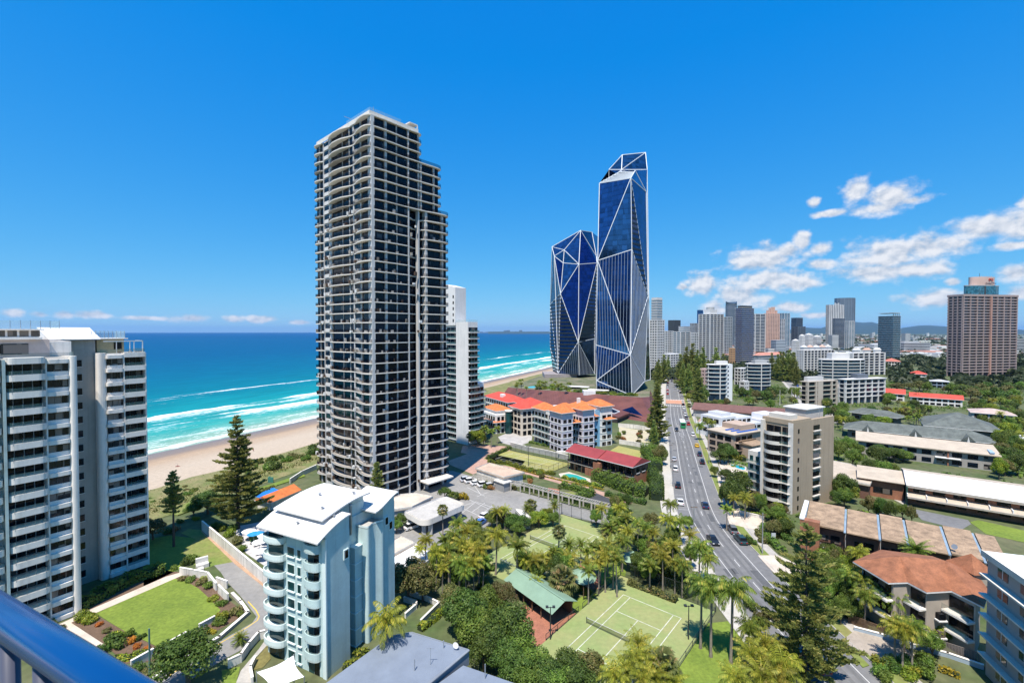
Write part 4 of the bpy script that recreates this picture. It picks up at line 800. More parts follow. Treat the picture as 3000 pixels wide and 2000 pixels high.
# ================================================================ low buildings
M_orange = mat('orange_tile', (.58, .17, .05), .8, var=.16, scale=.6, fine=.16, stripe=(2, .16, .05)); M_red = mat('red_tile', (.52, .07, .045), .75, var=.14, scale=.5, fine=.12, stripe=(2, .16, .05))
M_darkred = mat('dark_red_roof', (.27, .045, .045), .6, var=.1, scale=.3, stripe=(1, .25, .04)); M_bricko = mat('red_brick', (.30, .13, .075), .85, var=.14, scale=.5, fine=.2)
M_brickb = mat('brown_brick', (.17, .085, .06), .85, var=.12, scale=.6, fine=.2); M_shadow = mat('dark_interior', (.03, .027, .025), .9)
M_tan = mat('tan_roof', (.35, .245, .16), .85, var=.24, scale=.6, fine=.24, stripe=(1, .35, .04)); M_sand = mat('sand_roof', (.46, .385, .30), .85, var=.1, scale=.3, fine=.1)
M_shing = mat('grey_shingle', (.12, .135, .125), .85, var=.2, scale=.4, fine=.2, stripe=(2, .2, .03)); M_green = mat('green_roof', (.2, .3, .215), .55, var=.08, scale=.4, stripe=(1, .3, .03))
def hip(root, x0, x1, y0, y1, z, rise, m, over=.6, name='roof', gable=False):
    x0 -= over; x1 += over; y0 -= over; y1 += over; mb = MB(); w, l = x1 - x0, y1 - y0
    if w >= l:
        i = 0 if gable else l / 2; a, b = (x0 + i, (y0 + y1) / 2, z + rise), (x1 - i, (y0 + y1) / 2, z + rise); c = [(x0, y0, z), (x1, y0, z), (x1, y1, z), (x0, y1, z), a, b]
        f = [(0, 1, 5, 4), (2, 3, 4, 5), (1, 2, 5), (3, 0, 4), (3, 2, 1, 0)]
    else:
        i = 0 if gable else w / 2; a, b = ((x0 + x1) / 2, y0 + i, z + rise), ((x0 + x1) / 2, y1 - i, z + rise); c = [(x0, y0, z), (x1, y0, z), (x1, y1, z), (x0, y1, z), a, b]
        f = [(0, 1, 4), (1, 2, 5, 4), (2, 3, 5), (3, 0, 4, 5), (3, 2, 1, 0)]
    o = part(name, mb.add(c, f), m, root)
    part('eave_fascia', MB().box(x0, x1, y0, y0 + .12, z - .25, z).box(x0, x1, y1 - .12, y1, z - .25, z).box(x0, x0 + .12, y0 + .12, y1 - .12, z - .25, z).box(x1 - .12, x1, y0 + .12, y1 - .12, z - .25, z), M_white_p, root); return o
def facadeL(root, y0, y1, x, floors, FH, bay, m, slab=None, z0=0, dep=1.3, rail=None, dw=.7):
    n = max(1, round((y1 - y0) / bay))
    for k in range(floors):
        z = z0 + k * FH
        for j in range(n): a = y0 + (y1 - y0) * j / n; bx('window', m, root, x - .07, x + .05, a + .4, a + (y1 - y0) / n - .4, z + .35, z + FH - dw)
        if slab and (k or z0): bx('balcony_slab', slab, root, x - dep, x, y0, y1, z - .15, z + .1); (bx('balustrade', rail or M_rglass, root, x - dep + .02, x - dep + .06, y0, y1, z + .1, z + 1.0))
def facadeR(root, x0, x1, y, floors, FH, bay, m, slab=None, z0=0, dep=1.3, rail=None, dw=.7):
    n = max(1, round((x1 - x0) / bay))
    for k in range(floors):
        z = z0 + k * FH
        for j in range(n): a = x0 + (x1 - x0) * j / n; bx('window', m, root, a + .4, a + (x1 - x0) / n - .4, y - .07, y + .05, z + .35, z + FH - dw)
        if slab and (k or z0): bx('balcony_slab', slab, root, x0, x1, y - dep, y, z - .15, z + .1); (bx('balustrade', rail or M_rglass, root, x0, x1, y - dep + .02, y - dep + .06, z + .1, z + 1.0))

# ---- blue-grey metal roof at the foot of the picture
def grey_roof():
    r = thing('low_house', 'low block under a blue-grey ribbed metal roof, beside the pale blue apartments', 'house', (-12, 58, 0)); m = mat('blue_grey_metal', (.185, .215, .265), .5, var=.08, scale=.3, stripe=(0, .18, .03), spec=.5)
    def W(x, y, z): return (x + 12, y - 58, z)
    a = [W(-17.3, 63.6, 6.9), W(-14.4, 64.3, 7.0), W(-5.8, 60.4, 7.2), W(-11.2, 54.4, 6.4), W(-15.5, 49.6, 6.0), W(-25.5, 53.5, 5.7)]; b = [W(-6.4, 58.8, 6.3), W(3.0, 54.6, 6.3), W(-2, 47, 5.2), W(-15.2, 49.4, 5.3), W(-11.1, 54.2, 5.9)]
    for p in (a, b):
        q = [(v[0], v[1]) for v in p]; part('roof_sheet', MB().prism(q, min(v[2] for v in p) - .5, [v[2] for v in p]), m, r)
        cx = sum(v[0] for v in q) / len(q); cy = sum(v[1] for v in q) / len(q); part('wall', MB().prism([((v[0] - cx) * .93 + cx, (v[1] - cy) * .93 + cy) for v in q], 0, min(v[2] for v in p) - .4), M_wallg, r)
    part('ridge_cap', MB().bar(a[2], a[3], .3, .12).bar(a[3], a[4], .3, .12), M_galv, r); part('gutter', MB().bar(a[0], a[1], .15, .15).bar(a[1], a[2], .15, .15), M_galv, r)
    for x, y in ((-9.3, 61.0), (-3.4, 56.6), (-12.5, 57.5)): part('vent_pipe', MB().tube([W(x, y, 6), W(x, y, 8.1)], .07, 6), M_galv, r)
    part('roof_aerial', MB().bar(W(-10.6, 58.3, 6.4), W(-10.6, 58.3, 9), .05).bar(W(-11.1, 58.3, 8.9), W(-10.1, 58.3, 8.9), .05), M_galv, r)
    part('satellite_dish', MB().tube([W(-7.5, 60.8, 7.7), W(-7.6, 60.5, 7.75)], [.08, .42], 12), M_white_p, r)
grey_roof()

# ---- holiday resort with tiled hip roofs
def resort():
    r = building('resort_block', 'white, lilac and blue resort block under several orange tiled hip roofs', 'hotel', (20, 188), 60)
    W_, LI, BL = mat('resort_white', (.76, .74, .71), .7, var=.05, streak=.15), mat('resort_lilac', (.58, .55, .62), .7, var=.05), mat('resort_blue', (.20, .42, .62), .65, var=.05); FH = 2.95
    part('wall', MB().box(1.4, 26, 2, 22, 0, 15.6), W_, r)
    facadeL(r, 8, 21.6, 1.4, 5, FH, 2.7, G_dark, W_, dep=1.4, dw=.95); facadeR(r, 6.2, 9.8, 2, 5, FH, 1.8, G_dark, BL, dep=1.0)
    for x0, x1, y0, y1, zt, m in ((0, 5.6, -1.2, 7.6, 16.6, LI), (10, 16.2, -2.4, 6, 17.2, LI), (21, 27.4, -1.2, 9, 17.6, W_), (16.3, 21, .6, 5, 11.6, BL)):
        part('bay_wall', MB().box(x0, x1, y0, y1, 0, zt), m, r); nf = int(zt / FH)
        facadeR(r, x0 + .3, x1 - .3, y0, nf, FH, 2.6, G_dark, None, dw=1.1); facadeL(r, y0 + .4, y1 - .6, x0, nf, FH, 2.9, G_dark, None, dw=1.1)
        for k in range(1, nf): bx('floor_band', W_, r, x0 - .12, x1 + .12, y0 - .12, y1, k * FH - .15, k * FH + .12)
        hip(r, x0, x1, y0, y1, zt, 2.4, M_orange, .8)
    bx('blue_panel', BL, r, 5.6, 6.3, -.4, 2.1, 0, 14.5); bx('blue_panel', BL, r, 16.2, 16.9, -.9, 2.1, 0, 13.2); bx('blue_panel', BL, r, 20.3, 21.1, -.5, 2.1, 0, 15.6)
    for x0, x1, y0, y1, z, ri in ((2, 14, 2.5, 13, 15.7, 3.4), (1.0, 8, 13, 22.4, 15.6, 2.6), (13, 25, 4, 16, 15.8, 3.2), (16, 20, .0, 4.5, 13.4, 1.4), (17.5, 22, 1, 6.5, 11.8, 1.2), (6, 10.2, -.6, 2.4, 11.9, .9), (23, 27.8, -2.6, 2, 12.0, .8)): hip(r, x0, x1, y0, y1, z, ri, M_orange, .7)
    part('lift_box', MB().box(15, 16.2, 7, 8.2, 16, 20.6), W_, r); part('pool_terrace', MB().prism([(-2.2, 0), (0, -1.6), (6, -4), (7, 0)], 0, .8), W_, r)
    r2 = building('resort_block', 'cream resort wing under a red tiled roof, left of the lilac block', 'hotel', (4.5, 217), 60); C = mat('resort_cream', (.70, .62, .52), .75, var=.06)
    part('wall', MB().box(0, 9, 0, 11, 0, 13.2), C, r2); facadeL(r2, .5, 10.5, 0, 4, 3.1, 3.2, G_dark, None); facadeR(r2, .5, 8.5, 0, 4, 3.1, 2.6, G_dark, None); hip(r2, 0, 12, 0, 11, 13.2, 2.8, M_red, .8); hip(r2, 5, 16, 3, 14, 14.2, 2.8, M_red, .7)
    part('wall', MB().box(5, 16, 3, 14, 0, 14.2), W_, r2)
    part('glass_stair', MB().tube([(-2.2, 8.5, 0), (-2.2, 8.5, 11)], 1.7, 12), G_teal, r2); part('stair_cap', MB().tube([(-2.2, 8.5, 11), (-2.2, 8.5, 11.5)], 2, 12), W_, r2)
    r3 = building('resort_block', 'long white resort wing with a red tiled hip roof, nearest the beach', 'hotel', (-2, 244), 60)
    part('wall', MB().box(0, 12, 0, 28, 0, 12.2), W_, r3); facadeL(r3, .5, 27.5, 0, 4, 3.0, 2.8, G_dark, W_); facadeR(r3, .5, 11.5, 0, 4, 3.0, 2.6, G_dark, None); hip(r3, 0, 12, 0, 28, 12.2, 3, M_red, .9); part('dormer', MB().prism([(2, 10), (4, 10), (4, 13), (2, 13)], 13, 15), W_, r3)
    r4 = building('resort_block', 'white resort wing with stepped orange tiled skirts, beside the narrow white block', 'hotel', (-8, 222), 60)
    part('wall', MB().box(0, 10, 0, 16, 0, 9.4), W_, r4); facadeL(r4, .5, 15.5, 0, 3, 3.0, 2.6, G_dark, W_); facadeR(r4, .5, 9.5, 0, 3, 3, 2.4, G_dark, None); hip(r4, -1.4, 10, -1, 16, 5.9, .9, M_orange, .5); part('upper_wall', MB().box(1.5, 10, 2, 15, 6, 11), W_, r4); hip(r4, 1.5, 10, 2, 15, 11, 2.2, M_orange, .7); hip(r4, -3, 1, 1, 9, 3.0, .7, M_orange, .5)
resort()

# ---- dark red-roofed brick house
def red_house():
    r = building('brick_house', 'two-storey brick house in two steps under dark red sheet roofs', 'house', (28.8, 154.8), 47)
    for (x, y, l, d) in ((0, 0, 13, 10), (.8, -13.6, 13, 10)):
        part('wall', MB().box(x + 1.6, x + d, y + .2, y + l - .2, 0, 6.7), M_brickb, r); part('wall', MB().box(x + .3, x + 1.6, y + .2, y + 5, 0, 2.6), M_bricko, r); hip(r, x, x + d, y, y + l, 6.7, 2.0, M_darkred, .5, gable=True)
        for k in range(2):
            for j in range(4): bx('window', G_dark, r, x + 1.5, x + 1.65, y + .8 + j * 3, y + 3.1 + j * 3, k * 3.2 + .5, k * 3.2 + 2.5)
        bx('balcony_slab', M_conc, r, x + .2, x + 1.6, y + .2, y + l - .2, 2.95, 3.15); bx('balustrade', M_rdark, r, x + .22, x + .28, y + .2, y + l - .2, 3.15, 4.1)
        for j in range(5): bx('veranda_post', M_timber, r, x + .25, x + .4, y + .3 + j * 3.05, y + .45 + j * 3.05, 0, 6.6)
    for j in range(2): bx('window', G_dark, r, 3.5 + j * 3.4, 5.4 + j * 3.4, -13.5, -13.3, 3.9, 5.6); bx('window_sill', M_white_p, r, 3.4 + j * 3.4, 5.5 + j * 3.4, -13.62, -13.35, 3.75, 3.9)
    part('gable_wall', MB().box(2.4, 10.78, -13.45, -13.0, 0, 6.6), M_bricko, r); part('stair_wall', MB().box(-.2, 1.4, -1.6, 1.2, 0, 5.4), M_bricko, r)
red_house()
p = [G('E1', *q) for q in [(1360, 240), (1430, 225), (1520, 240), (1640, 285), (1640, 310), (1560, 310), (1480, 275), (1380, 262)]]
poly_struct('pool_surround', [G('E1', *q) for q in [(1320, 225), (1440, 205), (1680, 285), (1690, 325), (1600, 330), (1340, 262)]], M_pave, .09)
o = single('swimming_pool', MB().prism(rounded([(v.x, v.y) for v in p], .8), .02, .12), mat('pool_water_green', (.03, .36, .33), .08, var=.08, scale=.4), 'small green curved swimming pool beside the brick house', 'pool')

# ---- beige mid-rise right of the road
def beige_block():
    r = building('apartment_block', 'tall beige apartment block with bowed white balconies beside the road', 'apartment block', (76.9, 123.9), 61); FH = 2.66; TOP = 24.4; Mb = mat('beige_block_paint', (.36, .285, .205), .8, var=.05, scale=.2, fine=.04, streak=.2); Wb = mat('balcony_cream', (.62, .58, .52), .75, var=.05)
    part('wall', MB().box(0, 21, .9, 9, 0, TOP), Mb, r); part('wall', MB().box(0, 21.0, 0, .9, 0, TOP + .8), Mb, r)
    bx('corner_wall', mat('white_corner', (.66, .63, .58), .75), r, -.25, .02, -.02, 1.2, 0, TOP + .6); bx('end_pier', Wb, r, -1.5, .2, 7.7, 8.3, 0, TOP + .5)
    bow = [(.1, 3.1)] + [(-1.1 - .9 * math.sin(math.pi * i / 8), 3.1 + 4.5 * i / 8) for i in range(9)] + [(.1, 7.6)]
    ms = MB().prism(bow, -.2, .1).mesh('balcony_slab', Wb); mw = MB().ribbon(bow[1:-1], .1, .8).mesh('balcony_wall', Wb); zig = MB().prism([(.05, .2), (-.9, .9), (-.55, 2.2), (-1.1, 3.1), (.05, 3.1)], -.12, .08).mesh('thin_slab', Wb)
    for k in range(1, 9):
        z = k * FH
        link('balcony_slab', ms, r, (0, 0, z)); link('balcony_wall', mw, r, (0, 0, z)); link('thin_slab', zig, r, (0, 0, z)); part('balustrade', MB().ribbon([(-.85, .9), (-.5, 2.2), (-1.05, 3.0)], z + .08, z + 1.0), M_rglass, r)
    for k in range(9):
        z = k * FH
        for a, b in ((.5, 1.6), (1.7, 2.9), (3.3, 5.2), (5.3, 7.4)): bx('balcony_door', G_dark, r, -.06, .05, a, b, z + .2, z + 2.3)
        if k < 9 and z + 2 < TOP: bx('window', G_dark, r, 2.3, 3.0, -.06, .05, z + .7, z + 1.9); bx('window', G_dark, r, 10, 13.2, -.06, .05, z + .75, z + 2.15); bx('window_sill', Wb, r, 9.8, 13.4, -.5, .02, z + .45, z + .72)
    bx('parapet', Mb, r, -.2, 9, .05, 8.6, TOP + .01, TOP + 1.3) ; bx('plant_room', mat('roof_render', (.5, .47, .44)), r, 10, 19, 2, 8, TOP, TOP + 3.2); bx('roof_slab', M_white_p, r, 9.6, 19.4, 1.6, 8.4, TOP + 3.2, TOP + 3.5); bx('roof_screen', Wb, r, .3, 3.8, 1, 7, TOP + 1.3, TOP + 2.6)
    part('roof_aerial', MB().tube([(15, 1, TOP), (15, 1, TOP + 3.6)], .05, 5).bar((14.4, 1, TOP + 3.2), (15.6, 1, TOP + 3.2), .05), M_galv, r); bx('side_wing', Wb, r, 3, 12, 9, 15, 0, 14)
    facadeL(r, 9.2, 14.8, 3, 5, FH, 1.9, G_teal, Wb, dep=1.2)
beige_block()
# ---- low houses around it
def solar_house():
    r = building('terrace_house', 'tan three-storey house with blue solar panels on its flat roof', 'house', (88, 180), 62); T = mat('tan_render', (.42, .32, .25), .8, var=.06)
    part('wall', MB().box(0, 18, 0, 12, 0, 9), T, r); facadeL(r, .6, 11.4, 0, 3, 2.9, 3.6, G_dark, None); facadeR(r, 1, 12, 0, 3, 2.9, 3.2, G_dark, T, dep=1.6, rail=M_rdark)
    bx('roof_slab', M_sand, r, -.6, 18.4, -.8, 12.4, 9, 9.3)
    sp = mat('solar_cell', (.03, .09, .32), .15, var=.1)
    pm = MB().box(-.75, .75, -.5, .5, 0, .06).mesh('solar_panel', sp)
    for i in range(8):
        for j in range(3): link('solar_panel', pm, r, (4.6 + i * 1.65, 1.2 + j * 2.6, 9.5), (rad(18), 0, 0))
    part('porch_roof', MB().prism([(3, -6), (12, -6), (12, 0), (3, 0)], 5.4, [5.6, 5.6, 6.4, 6.4]), M_tan, r); part('wall', MB().box(3.4, 11.6, -5.6, 0, 0, 5.4), T, r); facadeR(r, 3.6, 11.4, -5.6, 2, 2.6, 2.6, G_teal, M_white_p, dep=1.0); part('upper_room', MB().box(9, 18, 3, 12, 9.3, 11.4), T, r)
solar_house()
def white_terrace():
    r = building('terrace_house', 'stepped white modern house row with flat roofs', 'house', (97, 211), 64); W_ = mat('modern_white', (.66, .66, .68), .7, var=.05)
    for (x0, x1, y0, y1, z) in ((0, 30, 0, 14, 5.5), (3, 13, 2, 14, 9.4), (15, 26, 3, 14, 8.2), (6, 12, 4, 12, 11)):
        part('wall', MB().box(x0, x1, y0, y1, 0 if z < 6 else 5.2, z), W_, r); bx('roof_slab', mat('pale_flat_roof', (.5, .51, .53)), r, x0 + .3, x1 - .3, y0 + .3, y1 - .3, z - .1, z + .06)
    facadeL(r, 1, 13, 0, 1, 3, 3, G_dark, None, z0=2.0); facadeR(r, 1, 29, 0, 2, 2.6, 3.4, G_dark, W_, dep=.8)
    facadeR(r, 3.6, 12.4, 2, 1, 3, 2.6, G_dark, None, z0=6.0); facadeL(r, 3, 13, 3, 1, 3, 3, G_dark, None, z0=6); facadeR(r, 15.6, 25.4, 3, 1, 2.6, 3, G_dark, None, z0=5.4)
    part('shed_roof', MB().box(31, 46, -2, 10, 0, 6.2), W_, r); part('tall_end', MB().box(34, 44, 1, 9, 6.2, 8.6), W_, r)
white_terrace()
def long_brown_roof():
    r = building('shop_row', 'long low building under a plain rust-brown roof, behind the white terrace', 'building', (106, 268), 118); part('wall', MB().box(1, 62, 1, 13, 0, 4.2), M_wallg, r)
    for k in range(4): part('roof_section', MB().prism([(k * 15.8, 0), (k * 15.8 + 15.75, 0), (k * 15.8 + 15.75, 14), (k * 15.8, 14)], 4.1, [4.5, 4.5, 6.6, 6.6]), mat('brown_roof', (.17, .085, .07), .8, var=.12, fine=.15), r)
long_brown_roof()
def tile_row():
    r = building('unit_block', 'long brown brick unit block under a stepped tan roof with pale blue strips', 'apartment block', (90.3, 81.6), 37); bl = mat('pale_blue_strip', (.23, .31, .39), .6, var=.15)
    part('wall', MB().box(1.2, 11.4, .3, 31.4, 0, 7.4), M_brickb, r); st = [0, 3.4, 8.2, 14.2, 18.6, 24.4, 31.8]
    for i, (a, b) in enumerate(zip(st, st[1:])):
        dx = (i % 2) * .5; z = 7.55 + .12 * (i % 2); part('roof_section', MB().prism([(-.5 + dx, a), (11.8 + dx, a), (11.8 + dx, b - .55), (-.5 + dx, b - .55)], 7.35, [z, z + 1.2, z + 1.2, z]), M_tan, r); part('roof_strip', MB().prism([(-.5, b - .42), (12, b - .42), (12, b - .02), (-.5, b - .02)], 7.3, [z - .1, z + 1.0, z + 1.0, z - .1]), bl, r)
        for k in range(2): bx('window', G_dark, r, 1.1, 1.25, a + .7, a + 2.3, k * 3 + 1.0, k * 3 + 2.6); bx('window', G_curt, r, 1.1, 1.25, min(a + 2.7, b - 1), min(a + 3.9, b - .4), k * 3 + 1.3, k * 3 + 2.4)
        bx('balcony_slab', M_conc, r, -.1, 1.2, a + .4, b - .8, 3.3, 3.5); bx('balustrade', M_rdark, r, -.08, -.02, a + .4, b - .8, 3.5, 4.4); bx('downpipe', M_conc, r, .2, .32, b - .4, b - .28, 0, 7.3)
    bx('end_wall', M_bricko, r, -1.4, 11.6, 31.5, 32.2, 0, 8.7); bx('end_parapet', M_white_p, r, -1.5, 11.7, 31.4, 32.3, 8.7, 9.0); bx('brick_pier', M_bricko, r, -1.4, .4, 28.6, 31.5, 0, 8.6); part('satellite_dish', MB().tube([(1.2, 7, 8.6), (.9, 7.2, 8.75)], [.1, .5], 12), M_galv, r); bx('washing_frame', M_white_p, r, -1.4, -.1, 25.6, 28, 3.5, 3.6)
tile_row()
def white_shed():
    r = building('motel_block', 'long brick block under a bright white sheet roof with a beige veranda roof', 'building', (142, 108.6), 37); st = (0, 36)
    part('wall', MB().box(2.2, 19, .4, 35.2, 0, 5.6), M_bricko, r)
    part('white_roof', MB().prism([(1.2, 0), (11, 0), (11, 35.6), (1.2, 35.6)], 5.5, [5.8, 7.6, 7.6, 5.8]), mat('bright_white_roof', (.78, .79, .8), .5, var=.03), r); part('rear_roof', MB().prism([(11, 0), (20, 0), (20, 35.6), (11, 35.6)], 5.5, [7.55, 6.2, 6.2, 7.55]), M_sand, r)
    part('veranda_roof', MB().prism([(-.6, 6), (2.1, 6), (2.1, 35.4), (-.6, 35.4)], 2.75, [2.9, 3.5, 3.5, 2.9]), M_sand, r); bx('fascia', M_beige, r, .9, 1.2, .2, 35.6, 5.1, 5.75); bx('veranda_fascia', M_beige, r, -.9, -.6, 6, 35.4, 2.5, 2.95)
    for j in range(8): bx('window', G_dark, r, 2.1, 2.25, 2 + j * 4.2, 4 + j * 4.2, 1, 2.3); bx('window', G_dark, r, 2.1, 2.25, 2 + j * 4.2, 4.6 + j * 4.2, 3.8, 4.9); bx('roof_divider', M_white_p, r, -.5, 2.15, 6.2 + j * 4.16, 6.4 + j * 4.16, 2.9, 3.7)
    bx('end_wall', mat('dark_green_paint', (.03, .09, .07)), r, .5, 19, 35.3, 35.6, 0, 5.4)
    part('annex_wall', MB().box(4, 13, 36, 46, 0, 5.2), M_bricko, r); part('annex_roof', MB().prism([(3, 35.8), (14, 35.8), (14, 47), (3, 47)], 5.2, [5.4, 6.6, 6.6, 5.4]), M_sand, r); bx('window', G_dark, r, 3.9, 4.1, 38.5, 43, 1.4, 3)
white_shed()
def motel():
    r = building('motel_block', 'two-storey grey motel block under a long sand-coloured roof', 'building', (173.5, 160.8), 37); Wm = mat('motel_render', (.33, .31, .29), .8, var=.06)
    part('wall', MB().box(.8, 12, .3, 40, 0, 5.6), Wm, r); part('roof', MB().prism([(-.2, -.4), (13, -.4), (13, 41), (-.2, 41)], 5.55, [5.9, 7.4, 7.4, 5.9]), M_sand, r); bx('roof_patch', mat('blue_patch', (.3, .42, .55)), r, .6, 6, 1.2, 2.4, 6.25, 6.75)
    for k in range(2):
        for j in range(9): bx('window', G_blue if j % 3 else G_curt, r, .7, .85, 1.2 + j * 4.2, 3.9 + j * 4.2, k * 2.8 + .6, k * 2.8 + 2.2)
    for a, b in ((10, 17), (24, 29)): bx('balcony_slab', M_white_p, r, -.5, .8, a, b, 2.75, 3.0)
    bx('pier', M_bricko, r, .2, .8, 13.2, 13.6, 0, 5.6)
motel()
def shingle_house(label, O, h, l, w, z, rise, dorm):
    r = building('shingled_house', label, 'house', O, h); part('wall', MB().box(.8, w - .8, .8, l - .8, 0, z), mat('grey_timber', (.14, .15, .15), .85), r); hip(r, 0, w, 0, l, z, rise, M_shing, .8)
    for k in range(dorm):
        y = l * (k + .5) / dorm; part('dormer_gable', MB().add([(-.9, y - 2.2, z - .1), (-.9, y + 2.2, z - .1), (-.9, y, z + 2.3), (w * .35, y, z + 2.3), (w * .2, y - 2.2, z - .1), (w * .2, y + 2.2, z - .1)], [(0, 2, 3, 4), (1, 5, 3, 2), (0, 1, 2)]), M_shing, r); part('dormer_flash', MB().add([(-.95, y - .8, z - 2), (-.95, y + .5, z - 2), (-.98, y, z + 1.9)], [(0, 1, 2)]), M_white_p, r)
    for j in range(int(l / 4)): bx('window', G_dark, r, .7, .85, 1.5 + j * 4, 3.6 + j * 4, .8, 2.4)
shingle_house('long grey shingled house with three pointed dormers', (199, 186), 37, 50, 13, 4.2, 3.4, 3)
shingle_house('broad grey shingled house with a big hipped roof', (222, 205), 37, 26, 26, 4.6, 6, 0)
shingle_house('small grey shingled house half hidden by palms', (206, 243), 60, 22, 9, 4, 2.6, 0)
def simple_house(label, O, h, x, y, z, rise, roof, wall, gable=False, fl=2):
    r = building('house', label, 'house', O, h); part('wall', MB().box(0, x, 0, y, 0, z), wall, r); hip(r, 0, x, 0, y, z, rise, roof, .7, gable=gable); facadeL(r, .6, y - .6, 0, fl, z / fl, 3.2, G_dark, None); facadeR(r, .6, x - .6, 0, fl, z / fl, 3.2, G_dark, None); return r
simple_house('white house with a bright red gable roof, left of a pair', (282, 326), 40, 12, 18, 5.2, 3, M_red, M_white_p, True)
simple_house('white house with a long bright red gable roof, right of a pair', (298, 300), 40, 10, 26, 5, 2.6, M_red, M_white_p, True)
simple_house('peach-roofed house with dark solar panels on its roof', (262, 352), 40, 18, 26, 6, 2.2, mat('peach_tile', (.55, .36, .26), .8, fine=.12), M_cream)
simple_house('two-storey grey house with a pale pink roof, right edge of the suburb', (262, 236), 40, 14, 16, 6.5, 2, mat('pink_roof', (.48, .37, .33), .8), M_wallg)
simple_house('low house with a plain white hip roof among palms, right edge of the suburb', (228, 182), 40, 13, 15, 4, 3, M_white_p, M_wallw, fl=1)
simple_house('red-roofed house with white walls under the pink hotel', (440, 482), 40, 12, 14, 5, 3, M_red, M_white_p)
simple_house('brick-red roofed house in front of the white office', (560, 655), 40, 22, 20, 7, 4.5, mat('dull_red_tile', (.42, .14, .1), .85, fine=.12), M_cream)
simple_house('blue-grey house under the pink hotel', (385, 400), 40, 10, 12, 6, 1.5, M_wallg, mat('slate_render', (.2, .25, .32)))

# ---- orange-tiled house and grey block at the right edge
M_terra = mat('terracotta_tile', (.30, .12, .06), .85, var=.2, scale=.7, fine=.22, stripe=(2, .22, .06))
def orange_house():
    r = thing('brick_house', 'three-storey beige house with a stepped orange tiled roof, beside the grey block', 'house', (69, 75, 0)); W = lambda x, y, z: (x - 69, y - 75, z); be = mat('warm_beige', (.40, .345, .29), .8, var=.06)
    ev = [(61.0, 80.6), (61.6, 73.6), (64.9, 73.8), (65.4, 70.9), (69.7, 71.3), (70.4, 67.0), (75.6, 71.2), (79, 76.5), (77, 82.5), (69.5, 85)]; rg = [(66.8, 77.6, 11.4), (72.8, 75.8, 11.6)]; pick = [0, 0, 0, 0, 1, 1, 1, 1, 1, 0]; n = len(ev)
    for i in range(n):
        j = (i + 1) % n; a, b = W(*ev[i], 9), W(*ev[j], 9); p, q = W(*rg[pick[i]]), W(*rg[pick[j]]); part('roof_plane', MB().add([a, b, q, p] if pick[i] != pick[j] else [a, b, p], [(0, 1, 2, 3) if pick[i] != pick[j] else (0, 1, 2)]), M_terra, r)
    part('soffit', MB().prism([W(*p, 0)[:2] for p in ev], 8.75, 8.95), M_white_p, r); ins = [((p[0] - 70.5) * .87 + 70.5, (p[1] - 76.5) * .87 + 76.5) for p in ev]; part('wall', MB().prism([W(*p, 0)[:2] for p in ins], 0, 8.8), be, r)
    part('tower_roof', MB().add([W(76, 74, 10), W(80, 74, 10), W(80, 79, 10), W(76, 79, 10), W(78, 76.5, 12.4)], [(0, 1, 4), (1, 2, 4), (2, 3, 4), (3, 0, 4)]), M_terra, r); part('tower_wall', MB().box(7.4, 10.6, -.6, 3.6, 8, 10), be, r)
    def terrace(p, q, z):
        d = (Vector(q) - Vector(p)); nn = Vector((d.y, -d.x)).normalized(); nn = nn if nn.y < 0 else -nn; A, B = Vector(p), Vector(q)
        mb = MB().prism([W(*(A + nn * .0), 0)[:2], W(*(B + nn * .0), 0)[:2], W(*(B + nn * 1.3), 0)[:2], W(*(A + nn * 1.3), 0)[:2]], z - .3, z); part('balcony_slab', mb, M_cream, r); part('balustrade', MB().ribbon([W(*(A + nn * 1.25), 0)[:2], W(*(B + nn * 1.25), 0)[:2]], z, z + 1), M_rglass, r)
        part('balcony_door', MB().prism([W(*(A + nn * .05 + d * .06), 0)[:2], W(*(B + nn * .05 - d * .06), 0)[:2], W(*(B + nn * .0 - d * .06), 0)[:2], W(*(A + nn * .0 + d * .06), 0)[:2]], z + .1, z + 2.3), G_dark, r)
    for z in (3.0, 5.9): terrace(ins[0], ins[1], z); terrace(ins[2], ins[3], z); terrace(ins[4], ins[5], z)
    for z in (1.6, 4.4): part('window', MB().box(-1.4, -.4, -4.0, -3.3, z, z + 1.0), G_dark, r); part('window_sill', MB().box(-1.6, -.2, -4.15, -3.3, z - .2, z), M_white_p, r)
    part('courtyard', MB().prism([W(70.5, 66, 0)[:2], W(76, 70, 0)[:2], W(75, 72, 0)[:2], W(70.5, 69, 0)[:2]], .1, .3), mat('orange_paving', (.6, .28, .09)), r)
orange_house()
def grey_block():
    r = building('apartment_block', 'grey apartment block with cream floor edges and a white roof, at the right edge', 'apartment block', (63.2, 47.5), 108.5); Gy = mat('cool_grey_render', (.34, .315, .29), .8, var=.06, scale=.3); CE = mat('cream_edge', (.66, .62, .54), .75)
    part('wall', MB().box(0, 12, 0, 19, 0, 17.6), Gy, r); bx('roof_deck', mat('bright_roof', (.72, .73, .74), .6, var=.05), r, -.5, 12, -.2, 19.4, 17.6, 18.0); bx('fascia', CE, r, -.62, -.5, -.2, 19.4, 17.3, 18.15)
    for k in range(6):
        z = k * 2.9 + .2; bx('floor_edge', CE, r, -.9, .02, -.2, 19.2, z - .12, z + .12) if k else None
        for a in (2, 6.3, 10.5, 14.8): bx('window', G_teal, r, -.06, .05, a, a + 2.0, z + .9, z + 2.3); bx('window_frame', M_white_p, r, -.08, .04, a + .95, a + 1.05, z + .9, z + 2.3)
    part('flue', MB().tube([(4, 9, 18), (4, 9, 20.4)], .1, 6), M_galv, r); bx('vent_box', M_galv, r, 2.5, 3.4, 12, 13, 18, 18.5)
grey_block()

